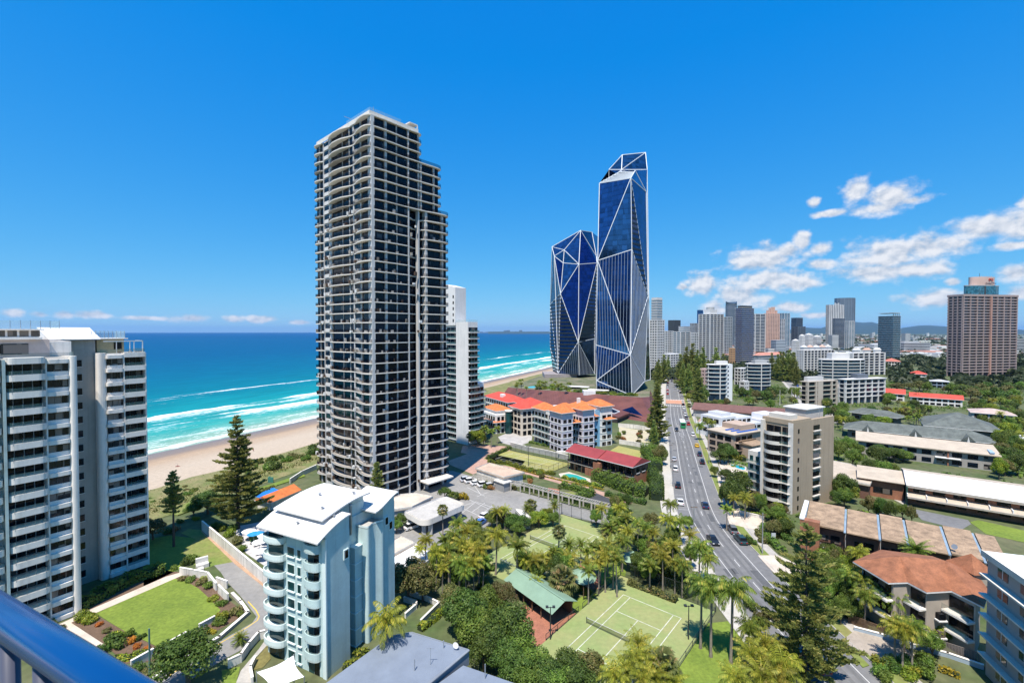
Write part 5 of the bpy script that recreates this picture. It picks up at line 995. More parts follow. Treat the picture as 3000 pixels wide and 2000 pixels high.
# ---------------------------------------------------------------- tennis courts
def turf(name, a, b, c):
    return mat(name, a, .95, scale=.14, col2=b, fine=.1)
T_green = turf('court_turf', (.185, .255, .085), (.275, .265, .115), 0); T_olive = turf('court_turf_olive', (.23, .25, .07), (.32, .275, .1), 0)
def mesh_fence_mat():
    if 'chain_mesh' in MATS: return MATS['chain_mesh']
    return rail_glass('chain_mesh', (.03, .05, .04), .16)
def fence(label, pts, h, step=3.0, cat='fence', m=None, pm=None):
    a = Vector(pts[0]); r = thing('mesh_fence', label, cat, (a.x, a.y, 0)); pts = [Vector(p) - a for p in pts]
    pole = MB().tube([(0, 0, 0), (0, 0, h)], .05, 6).mesh('fence_post', pm or M_metal)
    for p, q in zip(pts, pts[1:]):
        n = max(1, round((q - p).length / step)); part('fence_panel', MB().ribbon([p, q], .05, h), m or mesh_fence_mat(), r); part('fence_rail', MB().bar((*p, h), (*q, h), .06).bar((*p, .12), (*q, .12), .06), pm or M_metal, r)
        for i in range(n): c = p.lerp(q, i / n); link('fence_post', pole, r, (c.x, c.y, 0))
    link('fence_post', pole, r, (pts[-1].x, pts[-1].y, 0))
M_court = mat('worn_court_line', (.58, .58, .5), .8, var=.2, scale=.8)
def court(label, O, th, m, u0, u1, v0, v1, lines=True, z=.06, fences=(), flabel='', net=True):
    r = thing('tennis_court', label, 'tennis court', (O[0], O[1], 0), th)
    # local x across the court, local y back along its length
    part('turf', MB().box(u0, u1, -v1, -v0, -.2, z), m, r)
    if lines:
        L_ = [(0, 10.97, 0, 0), (0, 10.97, 23.77, 23.77), (0, 0, 0, 23.77), (10.97, 10.97, 0, 23.77), (1.37, 1.37, 0, 23.77), (9.6, 9.6, 0, 23.77), (1.37, 9.6, 5.485, 5.485), (1.37, 9.6, 18.285, 18.285), (5.485, 5.485, 5.485, 18.285)]
        for x0, x1, y0, y1 in L_: bx('court_line', M_court, r, min(x0, x1) - .06, max(x0, x1) + .06, -max(y0, y1) - .06, -min(y0, y1) + .06, z + .001, z + .006)
        if net:
            for x in (-.9, 11.87): part('net_post', MB().tube([(x, -11.885, 0), (x, -11.885, 1.15)], .06, 6), M_metal, r)
            part('net', MB().ribbon([(-.9, -11.885), (11.87, -11.885)], .12, 1.0), rail_glass('net_cord', (.03, .035, .03), .5), r); bx('net_tape', M_white, r, -.9, 11.87, -11.91, -11.86, .98, 1.04)
    for i, f in enumerate(fences):
        R_ = Matrix.Rotation(th, 2); fence(flabel[i], [R_ @ Vector((p[0], -p[1])) + Vector(O) for p in f[0]], f[1])
    return r
TH = rad(-40.5)
court('green tennis court with white lines and a dark net beside the club paving', (21.22, 85.58), TH, T_green, -3.6, 14.9, -5.9, 29.6, fences=[([(-3.6, -5.9), (15.0, -5.9)], 3.0), ([(-3.6, -5.8), (-3.6, 8.8)], 1.1), ([(-3.6, 10.2), (-3.6, 20)], 1.1), ([(15.0, -5.8), (15.0, 18)], 1.1)],
      flabel=['tall mesh fence behind the far baseline of the court by the club', 'low mesh fence on the lawn side of the club court', 'low mesh fence between club paving and court', 'low mesh fence between court and mown lawn'])
R_ = Matrix.Rotation(TH, 2); o2 = Vector((13.7, 123.8)) + R_ @ Vector((3.6, -5.6))
court('green tennis court screened by palms, next to the car park drive', o2, TH, T_green, -3.6, 14.8, -5.6, 29.6, fences=[([(-3.6, -5.6), (14.8, -5.6)], 3.2), ([(-3.7, -5.5), (-3.7, 29)], 3.0)], flabel=['tall mesh fence between the drive and the palm-screened court', 'tall mesh fence along the planted side of the palm-screened court'])
o3 = Vector((-10.6, 178.8)); th3 = math.atan2(190.7 - 178.8, -0.9 + 10.6)
court('olive tennis court with tall light poles beside the resort', o3 + Matrix.Rotation(th3, 2) @ Vector((2.2, -3.4)), th3, T_olive, -2.2, 13.2, -3.4, 27.0, lines=True, net=False, fences=[([(-2.2, -3.4), (-2.2, 27)], 2.6), ([(13.2, -3.4), (13.2, 27)], 2.6), ([(-2.2, 27), (13.2, 27)], 2.6)], flabel=['mesh fence on the hedge side of the olive court', 'mesh fence on the resort side of the olive court', 'mesh fence at the brick house end of the olive court'])
sheet('green_court_lawn', 'S7', [(1500, 955), (1610, 890), (1850, 945), (1830, 1010), (1700, 990)], T_olive, .07)
def light_pole(s, x, y, h, label, arms=1):
    p = G(s, x, y); r = thing('light_pole', label, 'light pole', (p.x, p.y, 0)); part('pole', MB().tube([(0, 0, 0), (0, 0, h)], [.11, .07], 8), M_metal, r); part('arm', MB().bar((-.6, 0, h - .1), (.6, 0, h - .1), .08), M_metal, r)
    for q in (-.55, .55): part('floodlight', MB().box(q - .22, q + .22, -.22, .22, h - .1, h + .12), M_metal, r)
light_pole('C1', 2180, 1110, 5.6, 'dark floodlight pole between the club court and the mown lawn'); light_pole('C1', 65, 1110, 5.4, 'dark floodlight pole on the club paving corner')
light_pole('S7', 690, 1095, 7.5, 'floodlight pole on the hedge side of the olive court'); light_pole('S7', 972, 1035, 7, 'floodlight pole on the resort side of the olive court')

# ---- club pavilions with green roofs
def pavilion():
    a, b = G('S6', 880, 880), G('S6', 1200, 1120); d = (b - a).normalized(); l = (b - a).length
    r = thing('club_pavilion', 'long open pavilion with a pale green ridged roof on brick paving', 'pavilion', (a.x, a.y, 0), math.atan2(d.y, d.x)); l += 1.2; W = 5.2
    part('roof', MB().add([(-.6, -.5, 2.5), (l, -.5, 2.5), (l, W / 2, 3.7), (-.6, W / 2, 3.7), (l, W + .5, 2.5), (-.6, W + .5, 2.5)], [(0, 1, 2, 3), (3, 2, 4, 5)]), M_green, r); part('ridge_cap', MB().bar((-.7, W / 2, 3.74), (l + .1, W / 2, 3.74), .3, .08), M_green, r)
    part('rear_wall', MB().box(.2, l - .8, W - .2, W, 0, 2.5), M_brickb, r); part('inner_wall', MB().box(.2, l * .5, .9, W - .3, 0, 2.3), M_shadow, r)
    for i in range(6):
        for y in (0, W): part('post', MB().box(i * (l - 1) / 5, i * (l - 1) / 5 + .14, y - .07, y + .07, 0, 2.6), M_timber, r)
pavilion()
def rotunda(s, x, y, rr, n, h, label):
    p = G(s, x, y, h); r = thing('round_shelter', label, 'pavilion', (p.x, p.y, 0)); ring = [(rr * math.cos(2 * math.pi * i / n), rr * math.sin(2 * math.pi * i / n), h - .9) for i in range(n)]
    for i in range(n): part('roof_panel', MB().add([ring[i], ring[(i + 1) % n], (0, 0, h + .5)], [(0, 1, 2)]), M_green, r)
    for i in range(0, n, 2): part('post', MB().tube([(ring[i][0] * .9, ring[i][1] * .9, 0), (ring[i][0] * .9, ring[i][1] * .9, h - .8)], .07, 6), M_timber, r)
rotunda('S6', 1445, 715, 3.1, 8, 3.6, 'round garden shelter with a pale green faceted roof, nearest the palm-screened court')
rotunda('S6', 1840, 575, 2.7, 8, 3.4, 'round garden shelter with a pale green roof, beside the footpath')
rotunda('S6', 880, 1010, 2.9, 6, 3.0, 'small pale green hipped shelter against the long club pavilion')
# ---- porte-cochere, service roofs
def porte():
    a = G('D1', 2150, 830); c = [G('S6', *q, 4.2) for q in [(85, 255), (210, 325), (275, 325), (545, 210), (545, 190), (410, 140), (350, 150)]]; q = rounded([(p.x, p.y) for p in c], 1.0); cx = sum(p[0] for p in q) / len(q); cy = sum(p[1] for p in q) / len(q)
    r = thing('entrance_canopy', 'broad flat entrance canopy with rounded white fascia over the drive', 'canopy', (cx, cy, 0)); q = [(p[0] - cx, p[1] - cy) for p in q]
    part('roof_deck', MB().prism(q, 3.1, 3.9), M_roofflat, r); part('fascia', MB().ribbon([(p[0] * 1.01, p[1] * 1.01) for p in q], 3.0, 4.25, closed=True), M_cream, r); part('inner_fascia', MB().ribbon([(p[0] * .94, p[1] * .94) for p in q], 3.9, 4.25, closed=True), M_cream, r)
    for i in (3, 9, 15, 24, 33): p = q[i % len(q)]; part('column', MB().box(p[0] * .84 - .5, p[0] * .84 + .5, p[1] * .84 - .5, p[1] * .84 + .5, 0, 3.2), M_wallg, r)
porte()
def slab_roof(label, s, pts, z, m, wall=M_wallg):
    c = [G(s, *q, z) for q in pts]; cx = sum(p.x for p in c) / len(c); cy = sum(p.y for p in c) / len(c); r = thing('service_building', label, 'building', (cx, cy, 0)); q = [(p.x - cx, p.y - cy) for p in c]
    part('roof', MB().prism(q, z - .35, z), m, r); part('wall', MB().prism([(p[0] * .93, p[1] * .93) for p in q], 0, z - .35), wall, r); part('parapet', MB().ribbon(q, z, z + .35, closed=True), M_wallw, r)
slab_roof('flat white roofed service building beside the brown garden tree', 'S6', [(-120, 640), (20, 560), (160, 500), (330, 590), (250, 660), (60, 720)], 3.2, M_white_p)
slab_roof('low cream roofed service building above the white one', 'S6', [(-100, 540), (60, 450), (170, 500), (10, 590)], 3.6, M_pave)
slab_roof('cream roofed lobby wing at the foot of the tall tower', 'S6', [(-160, 230), (60, 130), (170, 120), (310, 145), (150, 225), (-20, 250)], 4.0, M_pave)
slab_roof('white flat roof half hidden among the car park trees', 'S6', [(935, 240), (990, 250), (1060, 305), (1000, 310)], 2.8, M_white_p)
slab_roof('pink roofed hall beside the pergola walk', 'E1', [(360, 165), (520, 105), (930, 215), (690, 270)], 4.2, mat('pink_hall_roof', (.5, .37, .28), .85, fine=.1), M_wallw)
slab_roof('flat beige annex with a tiered roof behind the beige block', 'T4', [(90, 690), (330, 735), (470, 800), (545, 890), (520, 945), (120, 870)], 4.6, M_sand, M_brickb)
def kiosk():
    p = G('E1', 690, 440); r = building('gate_kiosk', 'small white kiosk beside the parked cars', 'kiosk', (p.x, p.y), 47); bx('wall', mat('kiosk_grey', (.3, .3, .3)), r, 0, 3, 0, 4.2, 0, 2.7); bx('roof', M_wallw, r, -.3, 3.3, -.3, 4.5, 2.7, 3.0)
kiosk()
M_perg = mat('weathered_pergola', (.40, .375, .335), .85, fine=.1)
def pergola():
    P = [G('E1', *q) for q in [(335, 330), (560, 380), (880, 445), (1200, 530), (1560, 625), (1950, 725), (2100, 765)]]; path = smooth_path([(p.x, p.y) for p in P], 6); r = thing('pergola_walk', 'long white pergola colonnade along the car park edge', 'pergola', (path[0].x, path[0].y, 0)); o = path[0]; W2 = offset(path, -2.2)
    L = 0
    for i in range(len(path) - 1):
        a, b, c, d = path[i] - o, path[i + 1] - o, W2[i] - o, W2[i + 1] - o
        part('beam', MB().bar((*a, 2.5), (*b, 2.5), .22, .3), M_perg, r); part('beam', MB().bar((*c, 2.5), (*d, 2.5), .22, .3), M_perg, r)
        n = int((b - a).length / .9) + 1
        for t in range(n): part('rafter', MB().bar((*a.lerp(b, t / n), 2.68), (*c.lerp(d, t / n), 2.68), .12, .14), M_perg, r)
        if i % 2 == 0:
            for p in (a, c): bx('column', M_perg, r, p.x - .2, p.x + .2, p.y - .2, p.y + .2, 0, 2.4)
pergola()

# ---------------------------------------------------------------- walls, rail, sails
def wall(label, s, pts, h, th=.25, m=None, name='garden_wall', z=0, cat='wall'):
    P = [G(s, *p) for p in pts]; o = P[0]; r = thing(name, label, cat, (o.x, o.y, 0))
    for a, b in zip(P, P[1:]):
        d = (b - a).normalized() * (th / 2); part('wall_section', MB().bar((*(a - o - d), z + h / 2), (*(b - o + d), z + h / 2), th, h), m or M_wallw, r); part('coping', MB().bar((*(a - o - d), z + h + .04), (*(b - o + d), z + h + .04), th + .1, .08), M_cream, r)
    return r
wall('long white boundary wall between the lane and the pool terrace', 'S2', [(1550, 400), (1700, 530), (1850, 660), (2060, 840), (2150, 930)], 2.4)
wall('white stepped wall at the top of the round lawn', 'S2', [(1382, 738), (1480, 755), (1590, 775), (1655, 860)], 1.5)
wall('white wall panel between the planted beds and the lane', 'S2', [(1675, 880), (1745, 950)], 1.6); wall('white wall panel beside the lane bend', 'S2', [(1660, 815), (1738, 845)], 1.5)
wall('white low wall at the near side of the round lawn', 'S2', [(1308, 1290), (1420, 1225)], 1.0); wall('white low wall between the round lawn and the shrubs', 'S2', [(1530, 1160), (1640, 1100)], 1.0)
wall('grey retaining kerb wall round the lane corner', 'S2', [(1130, 1580), (1300, 1470), (1680, 1235), (1900, 1045), (1840, 960), (1780, 900)], .55, .4, M_conc)
wall('white low wall beside the big round tree', 'S2', [(1010, 1460), (1170, 1370)], 1.3)
wall('curved white wall of the basement drive', 'S3', [(50, 1460), (135, 1420), (190, 1340), (260, 1260), (300, 1250)], 1.3); wall('white inner wall of the basement drive', 'S3', [(215, 1568), (200, 1490), (235, 1420)], .9)
wall('white curved planter wall among the garden beds', 'S6', [(90, 945), (185, 975), (180, 1000), (100, 1070)], .9); wall('white angular planter wall above the blue-grey roof', 'S6', [(140, 900), (250, 935), (355, 985), (220, 1120)], .9)
wall('white wall along the tower forecourt', 'S5', [(0, 1400), (90, 1340), (200, 1290)], 1.6); wall('grey wall beside the resort terrace', 'S7', [(510, 900), (700, 950), (900, 990), (1100, 1040)], 2.0, .25, M_wallg)
wall('pale wall behind the lawn court', 'S7', [(1620, 870), (1760, 890), (1960, 930)], 1.8); wall('pale wall below the rust-brown pavilion', 'S7', [(1610, 700), (1780, 715), (1950, 745)], 2.0)
wall('pale kerb wall of the beige block', 'T3', [(1105, 1240), (1350, 1300)], 1.0); wall('bluish low wall in front of the orange-tiled house', 'T6', [(330, 1090), (560, 1150), (760, 1220), (1180, 1330), (1500, 1440)], .7, .3, mat('blue_wall', (.36, .44, .52)))
def slat_fence(label, s, pts, h, m):
    P = [G(s, *p) for p in pts]; o = P[0]; r = thing('slat_fence', label, 'fence', (o.x, o.y, 0)); sl = MB().box(-.05, .05, -.02, .02, 0, h).mesh('fence_slat', m)
    for a, b in zip(P, P[1:]):
        n = int((b - a).length / .16); an = math.atan2((b - a).y, (b - a).x)
        for i in range(n): c = a.lerp(b, i / n) - o; link('fence_slat', sl, r, (c.x, c.y, 0), an)
        part('fence_rail', MB().bar((*(a - o), h), (*(b - o), h), .08).bar((*(a - o), .3), (*(b - o), .3), .06), m, r)
slat_fence('brown slatted fence left of the palm clump, by the orange-tiled house', 'T6', [(270, 1020), (490, 1110), (640, 1160)], 1.7, M_timber); slat_fence('grey slatted fence right of the palm clump, below the orange courtyard', 'T6', [(1130, 1280), (1490, 1400)], 1.7, mat('grey_slat', (.2, .17, .155)))

def railing():
    a = Vector((-.7914, .7033, CAM_H - .449)); b = Vector((-.458, .543, CAM_H - .449)); d = (b - a).normalized(); a = a - d * 1.2; b = b + d * 1.6; r = thing('balcony_railing', 'glossy blue painted balcony handrail with slim grey posts, close to the lens', 'railing', (a.x, a.y, CAM_H - 1.6)); q = Vector((a.x, a.y, CAM_H - 1.6))
    n = 20; mb = MB(); up = Vector((0, 0, 1)); sd = d.cross(up).normalized(); o = len(mb.v)
    for e in (a - q, b - q):
        for k in range(n): t = 2 * math.pi * k / n; mb.v.append(tuple(e + sd * (.0235 * math.copysign(abs(math.cos(t)) ** .8, math.cos(t))) + up * (.0215 * math.copysign(abs(math.sin(t)) ** .8, math.sin(t)))))
    for k in range(n): k2 = (k + 1) % n; mb.f.append((k, k2, n + k2, n + k)); mb.mi.append(0)
    mb.f += [tuple(range(n))[::-1], tuple(range(n, 2 * n))]; mb.mi += [0, 0]
    m = mat('blue_enamel', (.0015, .045, .17), .22, var=.03, scale=8, spec=.5); part('handrail', mb, m, r, True)
    L = (b - a).length; k = 0.06
    while k < L:
        c = a - q + d * k; part('baluster', MB().tube([(c.x, c.y, .06), (c.x, c.y, 1.13)], .0115, 10), mat('grey_enamel', (.07, .075, .11), .4), r, True); k += .115
    part('bottom_rail', MB().bar(tuple(a - q + Vector((0, 0, -1.08))), tuple(b - q + Vector((0, 0, -1.08))), .05), m, r); part('balcony_slab', MB().bar(tuple(a - q + Vector((0, 0, -1.25)) - sd * .3), tuple(b - q + Vector((0, 0, -1.25)) - sd * .3), .7, .2), M_conc, r)
railing()

def sail(label, corners, m, name='shade_sail', sag=.5):
    c = [Vector(p) for p in corners]; o = sum(c, Vector()) / len(c); r = thing(name, label, 'shade sail', (o.x, o.y, 0)); n = 8; mb = MB()
    for i in range(n + 1):
        for j in range(n + 1):
            u, v = i / n, j / n; pinch = .16 * (math.sin(math.pi * u) + math.sin(math.pi * v) - 2 * math.sin(math.pi * u) * math.sin(math.pi * v)); P = c[0] * (1 - u) * (1 - v) + c[1] * u * (1 - v) + c[2] * u * v + c[3] * (1 - u) * v; ctr = sum(c, Vector()) / 4; P = P.lerp(ctr, pinch); P.z -= sag * math.sin(math.pi * u) * math.sin(math.pi * v); mb.v.append((P.x - o.x, P.y - o.y, P.z))
    for i in range(n):
        for j in range(n): a = i * (n + 1) + j; mb.f.append((a, a + n + 1, a + n + 2, a + 1)); mb.mi.append(0)
    part('canopy', mb, m, r, True)
    for p in c: part('mast', MB().tube([(p.x - o.x, p.y - o.y, 0), (p.x - o.x, p.y - o.y, p.z + .1)], .07, 6), M_galv, r)
M_sailw = mat('white_canvas', (.78, .77, .76), .8, var=.03); M_sailb = mat('blue_canvas', (.008, .17, .62), .8, var=.08)
def g3(s, x, y, z): p = G(s, x, y, z); return (p.x, p.y, z)
sail('large white shade sail at the foot of the pale blue apartments', [g3('D2', 630, 1140, 5.5), g3('D2', 790, 1470, 3.6), g3('D2', 300, 1720, 3.4), g3('D2', 60, 1400, 4.2)], M_sailw)
sail('deep blue shade sail over the beachside playground', [g3('E2', 1220, 970, 3.4), g3('E2', 1420, 870, 3.6), g3('E2', 1530, 910, 3.4), g3('E2', 1320, 1035, 3.2)], M_sailb)
def umbrella(s, x, y, R, m, label, group=None):
    p = G(s, x, y, 2.6); r = thing('pool_umbrella', label, 'umbrella', (p.x, p.y, 0), group=group); n = 8; ring = [(R * math.cos(2 * math.pi * (i + .5) / n), R * math.sin(2 * math.pi * (i + .5) / n), 2.3) for i in range(n)]
    part('canopy', MB().add(ring + [(0, 0, 2.9)], [(i, (i + 1) % n, n) for i in range(n)]), m, r); part('pole', MB().tube([(0, 0, 0), (0, 0, 2.85)], .04, 6), M_galv, r)
for x, y, R, m, nm in ((190, 485, 1.6, M_sailw, 'white pool umbrella'), (225, 505, 1.5, mat('azure_canvas', (.02, .25, .5)), 'azure pool umbrella'), (300, 515, 1.5, M_sailw, 'white pool umbrella'), (265, 560, 1.6, M_sailw, 'white pool umbrella'), (270, 625, 1.5, M_sailw, 'white pool umbrella'), (262, 500, 1.3, MATS['azure_canvas'], 'azure pool umbrella')):
    umbrella('S3', x, y, R, m, nm + ' on the stone pool terrace by the boundary wall', 'umbrellas on the pool terrace')
def tile_hut():
    p = G('E2', 1440, 1120); r = building('pool_hut', 'small hut with an orange tiled roof between blue sail and pale blue apartments', 'hut', (p.x - 1, p.y), 20); bx('wall', M_wallw, r, 0, 10, 0, 5, 0, 2.4); hip(r, 0, 10, 0, 5, 2.4, 1.5, M_orange, .6, gable=True)
tile_hut()
def stone_feature():
    p = G('S2', 1500, 690); r = building('garden_monument', 'white stepped garden wall block at the lane end', 'wall', (p.x, p.y), 50); bx('block', M_wallw, r, 0, 2.2, 0, .6, 0, 1.9); bx('block', M_wallw, r, 0, 2.2, -1.2, 0, 0, .9); bx('block', M_wallw, r, .2, 1.2, -2.2, -1.2, 0, .5)
stone_feature()
def shelter_screen():
    p = G('E2', 1400, 830); r = thing('beach_bin_screen', 'small green screen beside the beach path', 'screen', (p.x, p.y, 0)); bx('panel', mat('teal_screen', (.05, .2, .16)), r, -.9, .9, -.1, .1, 0, 1.8); bx('panel', MATS['teal_screen'], r, -.9, -.7, .1, 1.2, 0, 1.8)
shelter_screen()
# ================================================================ skyline
def sky_tower(label, pxl, pc, pxr, pyt, Y, h, FH, core, band, bt=.9, over=.5, pR=0, pL=0, pm=None, name='high_rise', cat='tower', pw=.8, base=0):
    O, lr, ll = corner_fit(pxl, pc, pxr, Y, h); TOP = AT(pc, pyt, Y).z; r = building(name, label, cat, O, h); ll = max(ll, 4); lr = max(lr, 4)
    part('core', MB().box(.2, lr - .2, .2, ll - .2, 0, TOP), core, r); n = int(TOP / FH); me = MB().box(-over, lr + over, -over, ll + over, -bt / 2, bt / 2).mesh('floor_band', band)
    for k in range(n): link('floor_band', me, r, (0, 0, TOP - k * FH))
    for k in range(pR + 1 if pR else 0): u = lr * k / pR; bx('pier', pm or band, r, u - pw / 2, u + pw / 2, -over - .06, .3, 0, TOP + .2)
    for k in range(pL + 1 if pL else 0): u = ll * k / pL; bx('pier', pm or band, r, -over - .06, .3, u - pw / 2, u + pw / 2, 0, TOP + .2)
    return r, lr, ll, TOP
K = lambda n, c, ro=.7: mat(n, c, ro, var=.07, scale=.05)
kw, kg, kb = K('sky_white', (.60, .59, .58)), K('sky_grey', (.40, .41, .42)), K('sky_pale_blue', (.45, .52, .58)); gl_n = glass('sky_glass_navy', (.012, .03, .06)); gl_g = glass('sky_glass_grey', (.06, .075, .09)); gl_b = glass('sky_glass_blue', (.01, .05, .16)); gl_t = glass('sky_glass_teal', (.03, .12, .17)); kp = K('sky_peach', (.60, .38, .29)); kpk = K('hotel_pink', (.37, .285, .27)); kd = K('sky_dark', (.05, .055, .06))
X1 = lambda x: 1850 + x / 3.485; Y1 = lambda y: 800 + y / 3.485; X2 = lambda x: 2400 + x / 3.337; Y2 = lambda y: 780 + y / 3.337
def T1(label, xl, xc, xr, yt, Y, h, *a, **k): return sky_tower(label, X1(xl), X1(xc), X1(xr), Y1(yt), Y, h, *a, **k)
def T2(label, xl, xc, xr, yt, Y, h, *a, **k): return sky_tower(label, X2(xl), X2(xc), X2(xr), Y2(yt), Y, h, *a, **k)
r, a, b, t = T1('cream white high-rise with a stepped top, right behind the tallest glass tower', 188, 262, 332, 480, 520, 56, 3, gl_g, kw, 1.5, .5, 4, 3); bx('upper_block', kw, r, 0, a * .7, 0, b * .8, t, t + 26)
for k in range(8): bx('floor_band', kg, r, -.4, a * .7 + .4, -.4, b * .8 + .4, t + 1.5 + k * 3, t + 2.6 + k * 3)
T1('dark grey tower cube rising over white apartment blocks', 372, 440, 502, 480, 1150, 58, 5, kd, kd, .6, .1)
T1('pale grey apartment block with fine balconies beside the white high-rise', 330, 372, 425, 592, 780, 57, 3, gl_g, kw, 1.2, .5, 3, 2)
T1('white apartment block with long balconies below the dark tower cube', 425, 500, 600, 600, 700, 58, 3, gl_t, kw, 1.3, .6, 2, 2); T1('white boxy apartment block top behind the balconied block', 480, 530, 600, 545, 800, 59, 3.2, kw, kw, 1.0, .3)
T1('low white apartment block behind the road-end trees', 300, 400, 500, 830, 560, 57, 3, gl_g, kw, 1.3, .5, 4, 3); T1('grey far tower behind white balconies', 598, 640, 690, 512, 1300, 60, 3.6, gl_g, kg, 1.1, .3, 3, 3); T1('white low block below the grey far tower', 595, 640, 690, 610, 900, 60, 3.2, gl_g, kw, 1.4, .3, 2, 2)
T1('slim blue far tower', 668, 695, 730, 376, 1900, 60, 4, gl_b, gl_b, .6, .1)
r, a, b, t = T1('broad white apartment tower with a rounded crown and full-width balconies', 690, 800, 935, 418, 690, 61, 2.95, gl_n, kw, 1.0, .9, 4, 3); bx('crown', kw, r, a * .1, a * .62, b * .1, b * .7, t, t + 7); part('crown_drum', MB().tube([(a * .35, b * .4, t + 7), (a * .35, b * .4, t + 11)], min(a, b) * .3, 16), kg, r)
T1('grey tower with close-set balconies beside the broad white tower', 930, 975, 1026, 448, 900, 63, 3, gl_g, kg, 1.2, .5, 3, 2)
def round_tower(label, xl, xr, yt, Y, FH, core, band, bt, sheet=1, over=.5, dep=.8, name='high_rise', n=20, top=None):
    X, Yf = (X1, Y1) if sheet == 1 else (X2, Y2); c = AT((X(xl) + X(xr)) / 2, Yf(yt), Y); w = (X(xr) - X(xl)) / FPX * Y / 2; r = thing(name, label, 'tower', (c.x, c.y + w * dep, 0))
    ring = [(w * math.cos(2 * math.pi * i / n), w * dep * math.sin(2 * math.pi * i / n)) for i in range(n)]; part('core', MB().prism(ring, 0, c.z), core, r, False); rg = [(p[0] * (1 + over / w), p[1] * (1 + over / w)) for p in ring]; me = MB().prism(rg, -bt / 2, bt / 2).mesh('floor_band', band)
    for k in range(int(c.z / FH)): link('floor_band', me, r, (0, 0, c.z - k * FH))
    return r, w, c.z
r, w, t = round_tower('tall rounded grey-blue tower with a sloping curved top', 985, 1096, 330, 1500, 4, gl_g, K('sky_slate', (.2, .24, .3)), 1.5)
part('curved_top', MB().prism([(w * math.cos(q * .3), w * .8 * math.sin(q * .3)) for q in range(21)], t, [t + 14 - 9 * math.sin(q * .3) ** 2 for q in range(21)]), gl_g, r)
r, a, b, t = T1('deep blue glass tower ringed by thin white floor lines', 1060, 1125, 1250, 356, 690, 65, 3.05, gl_b, kw, .5, .8); bx('roof_box', kd, r, 2, a - 2, 2, b - 2, t, t + 4)
T1('grey tower with white balcony lines between blue glass and peach towers', 1246, 1262, 1362, 416, 950, 66, 3.1, gl_n, kw, .9, .8, 2, 1)
r, a, b, t = T1('peach apartment tower with a castellated ochre crown', 1350, 1385, 1508, 412, 1080, 67, 3.1, gl_g, kp, 1.7, .3, 7, 3, kp, pw=2.2)
for k in range(4): bx('crown_block', kp, r, a * (.12 + .2 * k), a * (.26 + .2 * k), b * .1, b * .8, t, t + (8, 14, 16, 8)[k])
T1('teal and white tower right of the peach one', 1506, 1560, 1614, 408, 1250, 69, 3.3, gl_t, kb, 1.0, .3, 2, 2, kw); T1('low white striped block below the teal tower', 1506, 1530, 1566, 470, 1150, 69, 3.3, gl_n, kw, 1.2, .3, 2, 1)
T1('dark flat-topped tower at the edge of the hills', 1628, 1680, 1748, 456, 1500, 70, 4, gl_n, K('sky_charcoal', (.12, .14, .17)), 1.0, .3); T1('squat dark block below the flat-topped tower', 1636, 1700, 1775, 546, 1250, 70, 3.5, gl_g, K('sky_charcoal', (.12, .14, .17)), 1.2, .3, 3, 2)
for i, (xl, xr, yt, Y) in enumerate(((1712, 1770, 640, 980), (1770, 1850, 630, 990), (1850, 1935, 650, 1000), (1640, 1712, 690, 900))): r, a, b, t = T1(['white gabled apartment block, left of the low white group', 'white gabled apartment block in the middle of the low white group', 'white gabled apartment block, right of the low white group', 'small white house block beside the low white group'][i], xl, (xl + xr) / 2, xr, yt, Y, 70, 3.1, gl_g, kw, 1.5, .3, 4, 4); hip(r, 0, a, 0, b, t + .4, 3, kw, .4)
# glass group left of the hills
r, a, b, t = T2('tower of black and white vertical stripes', 60, 95, 245, 376, 1400, 73, 8, gl_n, kd, .1, .0)
for k in range(9): bx('white_stripe', kw, r, a * k / 9 + .4, a * k / 9 + a / 18 + .6, -.8, .4, 0, t + (6 if k in (3, 4, 5) else 0) + random.uniform(-2, 2))
for k in range(3): bx('white_stripe', kw, r, -.8, .4, b * k / 3 + 1, b * k / 3 + b / 6, 0, t)
r, w, t = round_tower('broad rounded dark glass tower behind the striped tower', 212, 392, 308, 1700, 4, K('sky_steel', (.16, .2, .25), .2), gl_g, .5, 2, .3)
for k in range(8): p = math.pi * (1.1 + k * .11); bx('fin', K('sky_slate', (.2, .24, .3)), r, w * math.cos(p) * 1.01 - .6, w * math.cos(p) * 1.01 + .6, w * .8 * math.sin(p) * 1.02 - .6, w * .8 * math.sin(p) * 1.02 + .6, 0, t)
T2('dark slab with fine white floor lines in front of the striped tower', 130, 150, 252, 508, 1300, 73, 3.4, gl_n, kw, .5, .3); T2('slim white and green apartment tower beside the dark slab', 250, 290, 340, 535, 1250, 75, 3.2, gl_t, kw, 1.2, .4, 2, 2)
r, a, b, t = T2('blue-green glass tower with thin white floors and a planted roof', 573, 720, 795, 484, 770, 78, 3.1, gl_t, kw, .35, .7)
for k in range(5): bx('roof_pergola', kd, r, a * .05, a * .9, b * (.1 + k * .18), b * (.14 + k * .18), t + 4, t + 4.6)
bx('roof_frame', kw, r, 0, a, 0, b, t + 4.8, t + 5.3)
for k in range(4): bx('roof_post', kd, r, a * .1 + k * a * .25, a * .1 + k * a * .25 + .5, 1, 1.6, t, t + 4.8)
T2('long low office with ribbon windows beside the blue-green tower', 795, 830, 1085, 752, 1050, 79, 3.6, gl_n, kg, 1.9, .3); T2('long white office wing at the far right edge', 1915, 1930, 2100, 712, 1100, 86, 3.6, gl_n, kg, 1.8, .3)
T2('white flat hall behind the blue-green tower', 790, 830, 980, 738, 1200, 79, 6, kw, kw, 2, .3)
